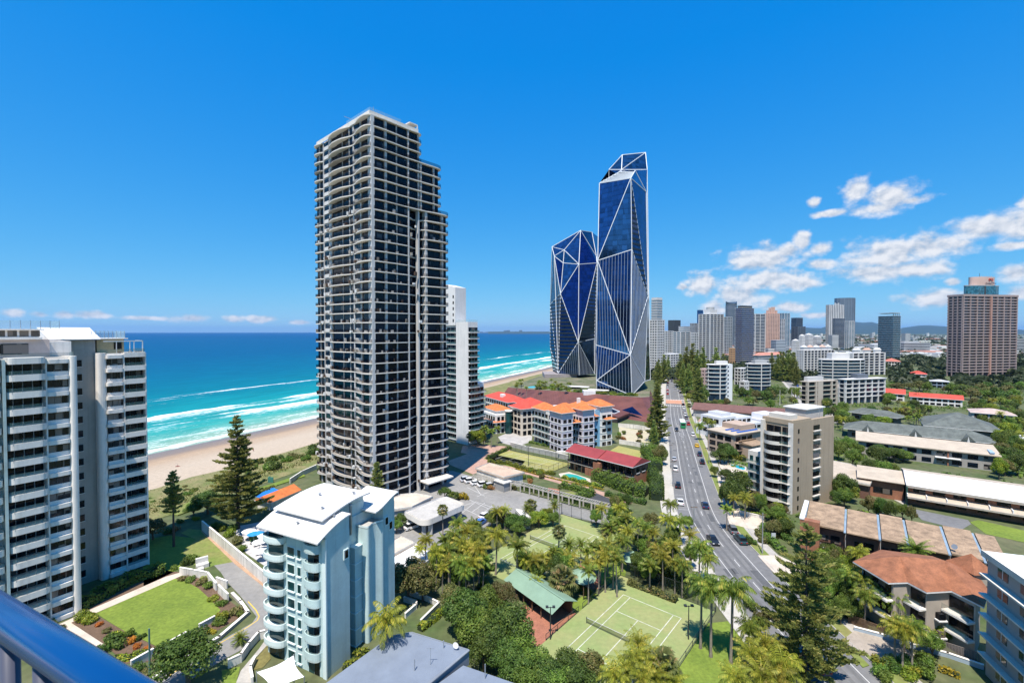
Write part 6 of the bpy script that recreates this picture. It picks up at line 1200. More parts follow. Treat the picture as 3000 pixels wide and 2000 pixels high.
def wedge():
    c = AT(X2(520), Y2(700), 1300); r = thing('stadium', 'white wedge-shaped hall with a slanting roof near the hills', 'stadium', (c.x, c.y, 0)); w = 34
    part('roof', MB().add([(-w, -20, 4), (w * .4, -20, c.z - 22), (w, -20, c.z - 16), (w, -20, 0), (-w, -20, 0), (-w, 40, 4), (w * .4, 40, c.z - 22), (w, 40, c.z - 16)], [(4, 3, 2, 1, 0), (0, 1, 6, 5), (1, 2, 7, 6)]), kg, r); part('grandstand', MB().box(-10, w, -19, 38, 0, 14), kg, r)
wedge()
# pink hotel
def pink_hotel():
    r, a, b, t = sky_tower('pink ribbed hotel tower with a blue glass drum and pink sign drum on top', X2(1262), X2(1398), X2(1920), Y2(292), 500, 80, 3.1, glass('hotel_glass', (.012, .02, .035)), kpk, .5, 1.1, name='hotel_tower', cat='hotel')
    pr = MB().ribbon([(-1, -1), (a + 1, -1)], .2, 1.1).mesh('balustrade', rail_glass('pink_rail', (.4, .33, .33), .55)); pl = MB().ribbon([(-1, -1), (-1, b + 1)], .2, 1.1).mesh('balustrade', MATS['pink_rail'])
    for k in range(1, int(t / 3.1)): link('balustrade', pr, r, (0, 0, t - k * 3.1)); link('balustrade', pl, r, (0, 0, t - k * 3.1))
    for k in range(9): u = a * k / 8; w = .9 if k == 4 else .35; bx('pier', K('hotel_salmon', (.44, .25, .2)) if k == 4 else kpk, r, u - w, u + w, -1.25 if k != 4 else -1.9, .3, 0, t)
    for k in range(4): u = b * k / 3; bx('pier', kpk, r, -1.2, .3, u - .35, u + .35, 0, t)
    bx('parapet', kpk, r, -1.2, a + 1.2, -1.2, b + 1.2, t + .2, t + 2.2)
    H1 = 10.5; R1 = (X2(1790) - X2(1385)) / FPX * 500 / 2; R2 = (X2(1730) - X2(1450)) / FPX * 500 / 2; cx, cy = a * .47, b * .5; el = lambda R: [(cx + R * math.cos(q * math.pi / 16), cy + min(R, b * .47) * math.sin(q * math.pi / 16)) for q in range(32)]
    part('glass_drum', MB().prism(el(R1), t + 2, t + H1 + 1.5), gl_t, r); part('drum_rim', MB().prism(el(R1 + .3), t + H1 + 1.5, t + H1 + 2.3), kg, r); part('sign_drum', MB().prism(el(R2), t + H1 + 2.3, t + H1 + 11.5), K('sign_pink', (.60, .42, .36)), r)
    bx('drum_door', kd, r, cx - 5, cx - 3, cy - b * .47 - .1, cy - b * .4, t + 2, t + H1 + 1)
    part('aerial', MB().tube([(cx - 3, cy, t + H1 + 11.5), (cx - 3, cy, t + H1 + 16)], .2, 5), kd, r)
    for k in range(5): part('roof_rail', MB().bar((cx - 6 + k * 3.4, cy - 4, t + H1 + 11.5), (cx - 6 + k * 3.4, cy - 4, t + H1 + 13), .25), kg, r)
    # sign on the drum, facing the camera side
    O = Vector((r.location.x, r.location.y)); rz = r.rotation_euler.z; view = Matrix.Rotation(-rz, 2) @ (-O); view = (view - Vector((cx, cy))).normalized(); q = Matrix.Rotation(rad(16), 2) @ view
    an = math.atan2(q.x, -q.y) * -1; base = Vector((cx + 3, cy - b * .47 - .3)); q = Vector((0, -1))
    cu = D.curves.new('sign_lettering', 'FONT'); cu.body = 'Crowne Plaza'; cu.size = 2.6; cu.align_x = 'CENTER'; cu.extrude = .08; cu.shear = .3; to = D.objects.new('tmp_text', cu); COL.objects.link(to); dg = bpy.context.evaluated_depsgraph_get(); me = D.meshes.new_from_object(to.evaluated_get(dg)); D.objects.remove(to)
    me.materials.clear(); me.materials.append(K('sign_ink', (.1, .1, .14))); ang = math.atan2(q.y, q.x) + math.pi / 2
    link('sign_lettering', me, r, (base.x, base.y, t + H1 + 3.6), (rad(90), 0, ang))
    em = MB(); 
    for s_, x0 in ((1, -1.5), (-1, 1.5)):
        pts = [(x0 + 1.2 * s_ * math.cos(k * .42), 0, 1.5 + 1.25 * math.sin(k * .42)) for k in range(12)]
        for u, v in zip(pts, pts[1:]): em.bar(u, v, .5, .6)
    part('sign_emblem', em, K('sign_red', (.55, .06, .03)), r, loc=(base.x, base.y, t + H1 + 6.6), rot=(0, 0, ang))
pink_hotel()
# middle distance blocks
def curved_block(label, xl, xr, yt, Y, FH, core, band, bt, n, sheet=1, dep=.55, side=None):
    r, w, t = round_tower(label, xl, xr, yt, Y, FH, core, band, bt, sheet, .9, dep, 'apartment_block'); rl = MB().ribbon([((w + .8) * math.cos(2 * math.pi * i / 20), (w * dep + .8 * dep) * math.sin(2 * math.pi * i / 20)) for i in range(20)], .2, 1.05, closed=True).mesh('balustrade', M_rglass)
    for k in range(1, int(t / FH)): link('balustrade', rl, r, (0, 0, t - k * FH))
    for k in range(n): p = math.pi * (1.08 + .84 * k / (n - 1)); bx('pier', kw, r, w * math.cos(p) - .3, w * math.cos(p) + .3, w * dep * math.sin(p) - .5, w * dep * math.sin(p) + .3, 0, t)
    return r, w, t
r, w, t = curved_block('curved grey-white apartment block with a flat white flank, by the road pines', 800, 1010, 935, 328, 2.95, gl_n, kw, .55, 3); bx('flank_wall', K('bright_flank', (.68, .7, .72)), r, w * .55, w * 1.28, -w * .42, w * .5, 0, t + .4); bx('roof_box', kw, r, -w * .2, w * .9, -w * .2, w * .3, t, t + 2.6)
for k in range(8): bx('flank_window', gl_n, r, w * .8, w * .8 + .9, -w * .42 - .08, -w * .4, t - 2.2 - k * 3, t - 1 - k * 3)
r, w, t = curved_block('round dark-windowed apartment block with white balcony rings', 1205, 1448, 928, 380, 3.0, gl_n, kw, .5, 3); bx('roof_box', kg, r, -w * .4, w * .6, -w * .3, w * .3, t, t + 3.4)
r, a, b, t = T1('beige slab block with dark balcony stacks beside the second road', 1765, 1800, 2095, 1110, 290, 71, 2.9, M_shadow, K('block_beige', (.46, .4, .33)), .5, .7); 
for u in (0, .28, .42, .82, 1.0): bx('pier', K('block_beige', (.46, .4, .33)), r, a * u - (2.2 if u == .42 else .6), a * u + (2.2 if u == .42 else .6), -.9, .5, 0, t + .3)
for k in range(6): part('balustrade', MB().ribbon([(0, -.65), (a, -.65)], t - 2.9 * (k + 1) + .25, t - 2.9 * (k + 1) + 1.1), M_rglass, r)
bx('roof_house', kw, r, a * .05, a * .6, b * .2, b * .8, t, t + 3)
r, a, b, t = T1('wide white apartment complex with many open balconies and gabled roof rooms', 1690, 1760, 2070, 790, 545, 71, 3.05, gl_n, kw, .7, .8, 9, 4, pw=1.2)
for k in range(5): bx('roof_room', kw, r, a * (.02 + .2 * k), a * (.14 + .2 * k), b * .1, b * .6, t, t + 4); hip(r, a * (.02 + .2 * k), a * (.14 + .2 * k), b * .1, b * .6, t + 4, 2.4, kp if k % 2 else kw, .4)
r, a, b, t = T2('white apartment complex wing with dark recessed balconies, right of the curved block', 300, 330, 640, 850, 520, 75, 3.05, gl_n, kw, .7, .8, 6, 2, pw=1.6)
for k in range(3): bx('roof_room', kw, r, a * (.05 + .33 * k), a * (.24 + .33 * k), b * .1, b * .6, t, t + 3.6); hip(r, a * (.05 + .33 * k), a * (.24 + .33 * k), b * .1, b * .6, t + 3.6, 2.4, kp if k % 2 else kw, .4)
r, w, t = curved_block('long curved white apartment block with glass balconies and a sloping white roof', 60, 500, 915, 430, 3.0, gl_n, kw, .6, 5, 2, .4); bx('roof_house', kw, r, -w * .5, w * .3, -w * .1, w * .25, t, t + 6)
r, a, b, t = T2('long white four-storey block with shaded balconies and a dark roof box', 245, 262, 642, 1110, 315, 74, 3.0, gl_n, kw, .6, .7, 6, 1); bx('roof_box', K('sky_charcoal', (.12, .14, .17)), r, a * .38, a * .66, 2, 7, t, t + 3.2); bx('roof_slab', kw, r, -1.2, a + 1.2, -1.2, b + 1.2, t, t + .5)
T1('tan and orange tower half hidden by pines', 1000, 1030, 1056, 770, 620, 64, 3.2, gl_g, K('sky_tan', (.5, .3, .16)), 1.6, .3, 2, 2)
r, a, b, t = T1('low hall with a pinkish red roof below the peach tower', 1250, 1300, 1545, 840, 640, 66, 4, M_wallg, kw, .6, .4); hip(r, 0, a, 0, b, t, 4, mat('faded_red_tile', (.48, .22, .17), .85, fine=.1), 1)
T1('low white shop block behind the curved grey-white apartments', 1060, 1120, 1200, 975, 420, 65, 3, gl_n, kw, .9, .4, 3, 2); T1('low pink house beside the road pines', 700, 750, 805, 985, 400, 61, 3, gl_g, K('house_pink', (.5, .36, .33)), 1.6, .4, 2, 2)
T1('white villa between curved block and round block', 1130, 1160, 1200, 1110, 345, 65, 3, gl_g, kw, 1.6, .3, 2, 1)

# hills and the far town
def hills():
    mb = MB(); n = 90; rng = random.Random(3); Y0 = 15000
    prof = []
    for i in range(n + 1):
        az = -3 + 62 * i / n; px = 1500 + math.tan(rad(az)) * FPX
        base = 16 + 9 * math.sin(az * .35 + 1) + 7 * math.sin(az * .9) + 4 * math.sin(az * 2.1 + 2) + rng.uniform(-2, 2)
        hgt = max(2, base * min(1, max(0, (az - 20) / 12)))
        prof.append((az, hgt / FPX * Y0 * 1.05 + 40))
    for i, (az, z) in enumerate(prof):
        d = Vector((math.sin(rad(az)), math.cos(rad(az))))
        for dist, k in ((Y0 * .8, 0), (Y0 * .9, .35 + .2 * rng.random()), (Y0 * 1.02, .75 + .15 * rng.random()), (Y0 * 1.15, 1), (Y0 * 1.25, .6)): p = d * dist / max(.3, math.cos(rad(az))) ** .5; mb.v.append((p.x, p.y, z * k - (2 if k == 0 else 0)))
    for i in range(n):
        for j in range(4): a = i * 5 + j; mb.f.append((a, a + 5, a + 6, a + 1)); mb.mi.append(0)
    struct('hills', mb, mat('forest_hill', (.03, .055, .05), .95, scale=.002, fine=.2), True)
hills()
def banded(name, col):
    m = D.materials.new(name); m.use_nodes = True; N = m.node_tree.nodes; L = m.node_tree.links; geo = N.new('ShaderNodeNewGeometry'); s = N.new('ShaderNodeSeparateXYZ'); L.new(geo.outputs['Position'], s.inputs[0]); f = N.new('ShaderNodeMath'); f.operation = 'PINGPONG'; f.inputs[1].default_value = 1.55; L.new(s.outputs[2], f.inputs[0]); g = N.new('ShaderNodeMath'); g.operation = 'GREATER_THAN'; g.inputs[1].default_value = .75; L.new(f.outputs[0], g.inputs[0])
    mx = N.new('ShaderNodeMix'); mx.data_type = 'RGBA'; L.new(g.outputs[0], mx.inputs[0]); mx.inputs[6].default_value = (.05, .06, .08, 1); mx.inputs[7].default_value = (*col, 1); L.new(mx.outputs[2], N['Principled BSDF'].inputs['Base Color']); return m
def far_town():
    mb = MB(); rng = random.Random(8); mats_ = [K('town_white', (.6, .6, .58)), K('town_grey', (.35, .36, .37)), K('town_red', (.4, .2, .15)), banded('town_banded_white', (.62, .61, .6)), banded('town_banded_blue', (.42, .47, .52))]
    for i in range(1500):
        Y = 900 + 7000 * rng.random() ** 1.7; az = rng.uniform(17, 50) if rng.random() < .9 else rng.uniform(12, 50); X = math.tan(rad(az)) * Y; w, d, h = rng.uniform(7, 16), rng.uniform(7, 16), rng.uniform(4, 8)
        if rng.random() < .08: w *= 3; d *= 2
        mb.box(X - w, X + w, Y - d, Y + d, -.5, h, rng.choice([0, 0, 1, 2]))
    for i in range(60):
        Y = rng.uniform(1800, 6000); az = rng.uniform(13, 22) if rng.random() < .6 else rng.uniform(20, 48); X = math.tan(rad(az)) * Y; w = rng.uniform(8, 14); mb.box(X - w, X + w, Y - w, Y + w, -.5, rng.uniform(15, 50), rng.choice([0, 1]))
    for i in range(70):
        Y = rng.uniform(850, 2400); az = rng.uniform(17.5, 36); X = math.tan(rad(az)) * Y; w = rng.uniform(6, 12); mb.box(X - w, X + w, Y - w, Y + w, -.5, rng.uniform(14, 46), rng.choice([3, 3, 4]))
    o = link('far_town', mb.mesh('far_town', mats_)); o['kind'] = 'stuff'; tag(o, 'pale far-off town spread below the blue hills', 'town')
    # headland across the bay
    mb = MB(); 
    for i in range(26): px = 1395 + i * 9; p = AT(px, 968, 19000); q = AT(px + 9, 968, 19000); h = 12 + 22 * abs(math.sin(i * 1.7)) + (70 if i in (9, 10, 14) else 0); mb.box(p.x, q.x, 19000, 19300, -2, h + 20)
    o = link('far_headland', mb.mesh('far_headland', K('headland', (.12, .14, .15)))); o['kind'] = 'stuff'; tag(o, 'thin far-off headland with tiny towers on the sea horizon', 'headland')
far_town()
# ================================================================ plants
LM = dict(dark=leafmat('leaf_dark', (0.028, 0.059, 0.012), (0.087, 0.145, 0.025), (0.142, 0.194, 0.037)), mid=leafmat('leaf_mid', (0.050, 0.102, 0.016), (0.142, 0.218, 0.033), (0.216, 0.277, 0.052)), olive=leafmat('leaf_olive', (0.067, 0.081, 0.019), (0.166, 0.168, 0.052), (0.266, 0.189, 0.078)),
          lime=leafmat('leaf_lime', (0.083, 0.132, 0.014), (0.221, 0.289, 0.028), (0.413, 0.386, 0.043)), gold=leafmat('leaf_gold', (0.200, 0.186, 0.014), (0.449, 0.371, 0.029), (0.450, 0.436, 0.039)), rust=leafmat('leaf_rust', (0.166, 0.087, 0.026), (0.366, 0.189, 0.065), (0.566, 0.248, 0.091)),
          pine=leafmat('pine_needle', (0.114, 0.164, 0.043), (0.324, 0.370, 0.098), (0.475, 0.459, 0.146), .5), palm=leafmat('palm_leaf', (0.054, 0.101, 0.014), (0.169, 0.234, 0.031), (0.367, 0.335, 0.060)), palmy=leafmat('palm_leaf_yellow', (0.100, 0.127, 0.013), (0.276, 0.288, 0.031), (0.475, 0.392, 0.061)), fan=leafmat('fan_palm_leaf', (0.066, 0.093, 0.026), (0.173, 0.198, 0.062), (0.373, 0.291, 0.125)), flower=leafmat('orange_bloom', (0.582, 0.146, 0.026), (0.600, 0.320, 0.039)))
M_bark = mat('bark', (.14, .105, .075), .95, scale=1.5, fine=.3); M_palmbark = mat('palm_bark', (.24, .205, .165), .95, scale=1.5, fine=.3); M_pinebark = mat('pine_bark', (.075, .06, .05), .95, scale=1.5, fine=.3); M_skirt = mat('dead_frond', (.2, .13, .07), .95, fine=.3)
def rquads(C, nrm, size, asp=1.6, rs=NPR):
    """separate leaf faces at C facing roughly nrm"""
    n = len(C); nrm = nrm + rs.normal(0, .55, (n, 3)); nrm /= np.linalg.norm(nrm, axis=1, keepdims=True) + 1e-9; t = rs.normal(0, 1, (n, 3)); u = np.cross(nrm, t); u /= np.linalg.norm(u, axis=1, keepdims=True) + 1e-9; v = np.cross(nrm, u)
    s = size * rs.uniform(.6, 1.3, (n, 1)); u = u * s * asp / 2; v = v * s / 2; return np.stack([C - u, C - v * .9, C + u, C + v * .9], 1)
def clump_crown(n, clumps, size, rs, flat=.75):
    out = []
    per = n // len(clumps)
    for c, r in clumps:
        d = rs.normal(0, 1, (per, 3)); d /= np.linalg.norm(d, axis=1, keepdims=True); rad_ = r * rs.uniform(.45, 1.08, (per, 1)) ** .5; P = np.array(c) + d * rad_ * np.array([1, 1, flat]); out.append(rquads(P, d + np.array([0, 0, .35]), size, 1.5, rs))
    return np.concatenate(out)
def broad_proto(seed, n, size, key, spread=1.0):
    rs = np.random.RandomState(seed); rg = random.Random(seed); cl = []
    for k in range(22):
        a = rg.uniform(0, 6.28); e = rg.uniform(-.35, 1.3); q = rg.uniform(.45, .72); cl.append(((q * math.cos(a) * math.cos(e) * spread, q * math.sin(a) * math.cos(e) * spread, .95 + .62 * q * math.sin(e) * 1.3), rg.uniform(.24, .42)))
    V = clump_crown(n, cl, size, rs); me = quads_mesh('tree_crown', V, LM[key]); tb = MB().tube([(0, 0, 0), (.02, .01, .35), (.03, -.02, .75)], [.075, .055, .04], 7)
    for c, r in cl[:9]: tb.tube([(.02, 0, .42), (c[0] * .5, c[1] * .5, .55 + c[2] * .25), (c[0] * .9, c[1] * .9, c[2])], [.035, .02, .008], 5)
    return me, tb.mesh('tree_trunk', M_bark)
BROAD = {k: [broad_proto(i * 7 + j, 7500, .06, k) for j in range(2)] for i, k in enumerate(('dark', 'mid', 'olive', 'lime', 'rust'))}
SMALL = {k: broad_proto(91 + i, 1500, .12, k) for i, k in enumerate(('dark', 'mid', 'lime', 'olive'))}
def shrub_proto(seed, key, n=900, size=.13, flat=.8):
    rs = np.random.RandomState(seed); rg = random.Random(seed); cl = [((rg.uniform(-.5, .5), rg.uniform(-.5, .5), rg.uniform(.25, .6)), rg.uniform(.3, .48)) for k in range(9)]; return quads_mesh('shrub_foliage', clump_crown(n, cl, size, rs, flat), LM[key])
SHRUB = {k: [shrub_proto(31 + i * 3 + j, k) for j in range(2)] for i, k in enumerate(('dark', 'mid', 'olive', 'lime', 'gold', 'rust', 'flower'))}
stemm = MB().tube([(0, 0, 0), (.02, 0, .4)], [.06, .03], 6).mesh('shrub_stem', M_bark)
def frond_crown(seed, nf, L, droop, leaflet, key, emin=-25, emax=82, step=24, wid=.085, hang=.55):
    rs = random.Random(seed); Q = []
    for f in range(nf):
        az = f * 2.399 + rs.uniform(-.2, .2); e = rad(emin + (emax - emin) * ((f + .5) / nf) ** .8 + rs.uniform(-6, 6)); l = L * rs.uniform(.85, 1.1); p = Vector((0, 0, 0)); ca, sa = math.cos(az), math.sin(az); side = Vector((-sa, ca, 0)); pts = []
        for i in range(step + 1):
            t = i / step; a = e - droop * t ** 1.3; d = Vector((ca * math.cos(a), sa * math.cos(a), math.sin(a))); pts.append((p.copy(), d)); p = p + d * (l / step)
        for i in range(1, step):
            p, d = pts[i]; q = pts[i + 1][0]; t = i / step; w = .045 * (1 - t) + .012; Q.append([p - side * w, p + side * w, q + side * w, q - side * w])
            ln = leaflet * (.35 + .65 * math.sin(math.pi * min(1, t * .9 + .12))) * rs.uniform(.85, 1.1); upv = side.cross(d)
            for s in (-1, 1):
                dr = (side * s * .86 + d * .5 - Vector((0, 0, hang * rs.uniform(.5, 1.3))) + upv * .12).normalized(); m = p + dr * ln * .55; tip = p + dr * ln + Vector((0, 0, -ln * .22)); wv = d * wid; Q.append([p, m + wv, tip, m - wv])
    return np.array([[tuple(v) for v in q] for q in Q])
def fan_crown(seed, nf, L, key, blade=.75):
    rs = random.Random(seed); Q = []
    for f in range(nf):
        az = f * 2.399; e = rad(-55 + 135 * ((f + .5) / nf)); d = Vector((math.cos(az) * math.cos(e), math.sin(az) * math.cos(e), math.sin(e))); side = Vector((-math.sin(az), math.cos(az), 0)); up = d.cross(side) * -1; l = L * rs.uniform(.8, 1.1); c = d * l; Q.append([side * .03, -side * .03, c - side * .03, c + side * .03])
        for k in range(11):
            a = rad(-100 + 20 * k); dr = (d * math.cos(a) + side * math.sin(a)).normalized(); b = blade * rs.uniform(.85, 1.1); m = c + dr * b * .6; tip = c + dr * b + Vector((0, 0, -b * .35)); n = dr.cross(up).normalized() * .1; Q.append([c, m + n, tip, m - n])
    return np.array([[tuple(v) for v in q] for q in Q])
PALM = {'queen': [quads_mesh('palm_crown', frond_crown(1 + i, 24, 2.9, 1.9, .72, 'palmy', hang=.8, wid=.06), LM[k]) for i, k in enumerate(('palmy', 'palm', 'palm'))], 'banga': [quads_mesh('palm_crown', frond_crown(11 + i, 15, 2.5, 1.3, .6, 'palm', -5, 80), LM['palm']) for i in range(2)],
        'phoenix': [quads_mesh('palm_crown', frond_crown(21, 44, 2.6, 1.15, .42, 'palm', -50, 85, 22, .05, .1), LM['palm'])], 'fan': [quads_mesh('palm_crown', fan_crown(31 + i, 34, 1.0, 'fan'), LM['fan']) for i in range(2)], 'golden': [quads_mesh('palm_crown', frond_crown(41 + i, 19, 2.6, 1.5, .6, 'palmy', -18, 84, 26, .042), LM['palmy']) for i in range(2)]}
ptr = MB(); prs = random.Random(2); ptr.tube([(0, 0, 0), (.0, 0, .06), (.03, .01, .5), (0, 0, 1)], [.22, .15, .12, .11], 9); PTRUNK = ptr.mesh('palm_trunk', M_palmbark, True)
cs = MB().tube([(0, 0, -.9), (0, 0, -.1), (0, 0, .25)], [.14, .17, .07], 8).mesh('crownshaft', mat('crownshaft_green', (.13, .19, .05), .6)); sk = MB().tube([(0, 0, -1.3), (0, 0, -.2), (0, 0, .1)], [.35, .55, .2], 9).mesh('dead_frond_skirt', M_skirt)
ADJ = dict(dark='dark green', mid='mid green', olive='olive-brown', lime='bright green', rust='rusty-leaved', gold='yellow', flower='orange-flowering', queen='drooping feather', banga='open feather', phoenix='stiff date', fan='fan-leaved', golden='yellow-green cane')
NPALM = [0]
def palm(s, x, y, h, kind='queen', sc=1.0, label='feathery palm', group='palms', base=False):
    label = label if group == 'palms' else ADJ[kind] + ' ' + label.replace('feathery ', '').replace('yellow-green ', '').replace('stiff dark date ', '')
    p = G(s, x, y, 0 if base else h + .2); r = thing('palm_tree', label, 'palm', (p.x, p.y, 0), random.uniform(0, 6.28), group); NPALM[0] += 1; lean = random.uniform(-.04, .04)
    link('trunk', PTRUNK, r, (0, 0, 0), (lean, 0, 0), (1.15 * sc, 1.15 * sc, h)); c = link('crown', random.choice(PALM[kind]), r, (0, -math.sin(lean) * h, h), (random.uniform(-.1, .1), random.uniform(-.1, .1), 0), (sc,) * 3); link('crownshaft' if kind in ('queen', 'banga', 'golden') else 'dead_frond_skirt', cs if kind in ('queen', 'banga', 'golden') else sk, r, (0, -math.sin(lean) * h, h), None, (sc,) * 3); return r
def tree(s, x, y, rr, h, key='mid', label='round leafy tree', group='leafy trees', base=False, small=False, xy=None):
    """crown centre seen at x, y; rr crown radius, h overall height"""
    label = label if group == 'leafy trees' else ADJ[key] + ' ' + label.replace('dense dark', 'dense')
    p = Vector(xy) if xy else G(s, x, y, 0 if base else h * .58); r = thing('leafy_tree', label, 'tree', (p.x, p.y, 0), random.uniform(0, 6.28), group); cr, tr = SMALL[key] if small else random.choice(BROAD[key]); k = h / 1.75; S = (rr, rr, k); link('trunk', tr, r, None, None, S); link('crown', cr, r, None, None, S); return r
def shrub(s, x, y, rr, h, key='mid', label='leafy garden shrub', group=None, base=True):
    label = ADJ[key] + ' ' + label if group else label
    p = G(s, x, y, 0 if base else h * .4); r = thing('shrub', label, 'shrub', (p.x, p.y, 0), random.uniform(0, 6.28), group); link('stem', stemm, r, None, None, (rr, rr, h)); link('foliage', random.choice(SHRUB[key]), r, None, None, (rr, rr, h)); return r
def pine_proto(seed, H, R, clear, wh, nb, key='pine', curl=.25, dens=1.0, tuft=1.0):
    """whorls of long branches, each carrying upturned tufts of foliage, with gaps between the tiers"""
    rs = np.random.RandomState(seed); rg = random.Random(seed); C = []; Nn = []; tb = MB().tube([(0, 0, 0), (0, 0, H * .4), (0, 0, H * .97)], [H * .016, H * .011, .03], 8)
    z = clear * H; i = 0
    while z < H * .985:
        t = (z - clear * H) / (H * (1 - clear)); r0 = R * (1 - t) ** .8 * (.6 + .4 * min(1, t * 4 + .3)) * rg.uniform(.82, 1.12) + .25; n = nb if t < .75 else 5
        for b in range(n):
            a = i * .9 + b * 6.283 / n + rg.uniform(-.3, .3); l = r0 * rg.uniform(.55, 1.15)
            if rg.random() < .13: continue
            dz = rg.uniform(-.25, .25) * H * wh; ca, sa = math.cos(a), math.sin(a); hgt = lambda q: z + dz + l * (-.16 * q + curl * q * q)
            if l > .5: tb.tube([(l * q * ca, l * q * sa, hgt(q)) for q in (0, .35, .7, 1)], [.05 + l * .008, .04, .025, .01], 4, cap=False)
            nt = int(max(2, l * 2.6 * dens))
            for k in range(nt):
                q = (k + .6 + rg.uniform(-.3, .3)) / nt; q = .22 + .82 * q; lat = rg.uniform(-1, 1) * (.17 * l * (1.1 - q) + .12); m = 7; c = np.array([l * q * ca - lat * sa, l * q * sa + lat * ca, hgt(min(q, 1.05)) + .12]); C.append(c + rs.normal(0, .16 * tuft, (m, 3)) * np.array([1, 1, .55])); Nn.append(np.tile([ca * .9 - lat * sa * 1.5, sa * .9 + lat * ca * 1.5, .8], (m, 1)) + rs.normal(0, .35, (m, 3)))
        z += H * wh * (1 - .4 * t); i += 1
    C = np.concatenate(C); d = np.concatenate(Nn); d /= np.linalg.norm(d, axis=1, keepdims=True); n = len(C); s = np.cross(d, rs.normal(0, 1, (n, 3))); s /= np.linalg.norm(s, axis=1, keepdims=True) + 1e-9
    ln = rs.uniform(.4, .8, (n, 1)) * tuft; w = .13 * tuft; V = np.stack([C - d * ln * .4, C + s * w, C + d * ln * .6, C - s * w], 1)
    return quads_mesh('pine_crown', V, LM[key]), tb.mesh('pine_trunk', M_pinebark)
PINE = {'big': pine_proto(3, 29, 7.8, .1, .044, 8, dens=1.9, tuft=1.15), 'near': pine_proto(5, 23, 7.4, .1, .058, 7, dens=2.4, curl=.26), 'thin': pine_proto(7, 18, 2.6, .45, .045, 6, dens=2.2, curl=.32), 'mid': pine_proto(9, 26, 5.4, .06, .038, 8, dens=1.7, tuft=1.25), 'far': pine_proto(13, 26, 5.6, .05, .055, 7, dens=.9, tuft=1.8)}
def pine(x, y, h, kind, label, group=None, base_h=None):
    H = {'big': 29, 'near': 23, 'thin': 18, 'mid': 26, 'far': 26}[kind]; r = thing('norfolk_pine', label, 'pine tree', (x, y, 0), random.uniform(0, 6), group); c, t = PINE[kind]; k = h / H; link('trunk', t, r, None, None, (k,) * 3); link('crown', c, r, None, None, (k,) * 3)
pine(-69.7, 114.8, 29, 'big', 'large dark Norfolk pine by the beach lawn'); pine(-78.8, 105, 18, 'thin', 'slim Norfolk pine with a long bare trunk above the dune path'); pine(41.5, 63.5, 23, 'near', 'large Norfolk pine overhanging the near end of the road'); pine(-37.2, 124.5, 14.5, 'thin', 'young Norfolk pine in front of the tall tower corner')
pine(66, 206, 28, 'mid', 'tall Norfolk pine on the footpath in front of the rust-brown pavilion'); pine(59.5, 190, 13, 'far', 'short pine beside the tall footpath pine')
pine(122, 297, 27, 'mid', 'dark Norfolk pine casting a shadow near the red crossing')
for i, (px, Y, h) in enumerate(((1994, 410, 30), (2012, 420, 36), (2030, 440, 39), (2044, 430, 33), (2002, 380, 24), (2018, 370, 24), (2120, 420, 30), (2098, 470, 34), (1930, 430, 24), (1945, 440, 28), (1925, 460, 20), (2280, 470, 27), (2296, 460, 30), (2312, 455, 32), (2326, 450, 30), (2288, 500, 28), (2335, 420, 22), (2262, 520, 26), (1958, 520, 22), (2060, 480, 34), (2075, 430, 24))):
    pine((px - 1500) / FPX * Y, Y, h, 'far', 'dark Norfolk pine ' + ('in the clump left of the road beyond the red crossing' if px < 1965 else 'in the dense row between the road and the curved grey-white block' if px < 2080 else 'between the curved and round blocks' if px < 2130 else 'in the row along the second road'), 'pines lining the far roads')
# palms of the club grove, one by one (sheet S6, crown centre, height)
GROVE = 'palm of the dense grove between the car park and the tennis courts'
for x, y, h, k, s in [(250, 470, 7, 'queen', .8), (210, 530, 6, 'queen', .6), (330, 560, 7.5, 'queen', .9), (440, 640, 6.5, 'golden', .9), (500, 340, 6.5, 'queen', 1), (560, 400, 7, 'queen', 1), (470, 430, 7.2, 'queen', 1), (520, 500, 7.6, 'queen', 1.05), (580, 540, 7, 'golden', 1), (640, 470, 7, 'queen', .9), (620, 350, 6.4, 'banga', .9), (690, 420, 6.5, 'queen', .9), (430, 540, 7.2, 'queen', .95), (510, 640, 7, 'queen', .9), (620, 640, 6.5, 'queen', .95), (690, 620, 6.2, 'banga', .9), (380, 680, 6, 'golden', .8), (560, 700, 6, 'queen', .8),
                      (660, 540, 7.5, 'queen', 1), (400, 470, 6.5, 'banga', .9), (790, 430, 8.2, 'queen', 1.15), (860, 240, 5, 'golden', .8), (800, 250, 5, 'golden', .9)]: palm('S6', x, y, h, k, s, 'feathery ' + GROVE, 'palms of the grove')
palm('S6', 950, 520, 7.4, 'banga', 1.25, 'single tall feather palm standing before the palm-screened court'); palm('S6', 385, 235, 7.6, 'fan', .95, 'lone fan palm beside the entrance canopy'); palm('S6', 1272, 400, 8.2, 'fan', 1.05, 'tall fan palm standing against the palm-screened court'); palm('S6', 1275, 60, 13.5, 'fan', .45, 'very tall thin fan palm with a dead brown crown by the pergola')
for x, y, h, k, s in [(1350, 505, 5, 'phoenix', .95), (1440, 500, 4.5, 'phoenix', .8), (1235, 560, 5, 'phoenix', .75), (1655, 385, 5.5, 'phoenix', 1.15), (1240, 200, 4, 'phoenix', .8), (1060, 200, 4, 'fan', 1.2), (1030, 230, 4, 'phoenix', .7)]: palm('S6', x, y, h, k, s, 'stiff dark date palm planted round the palm-screened court', 'date palms round the court')
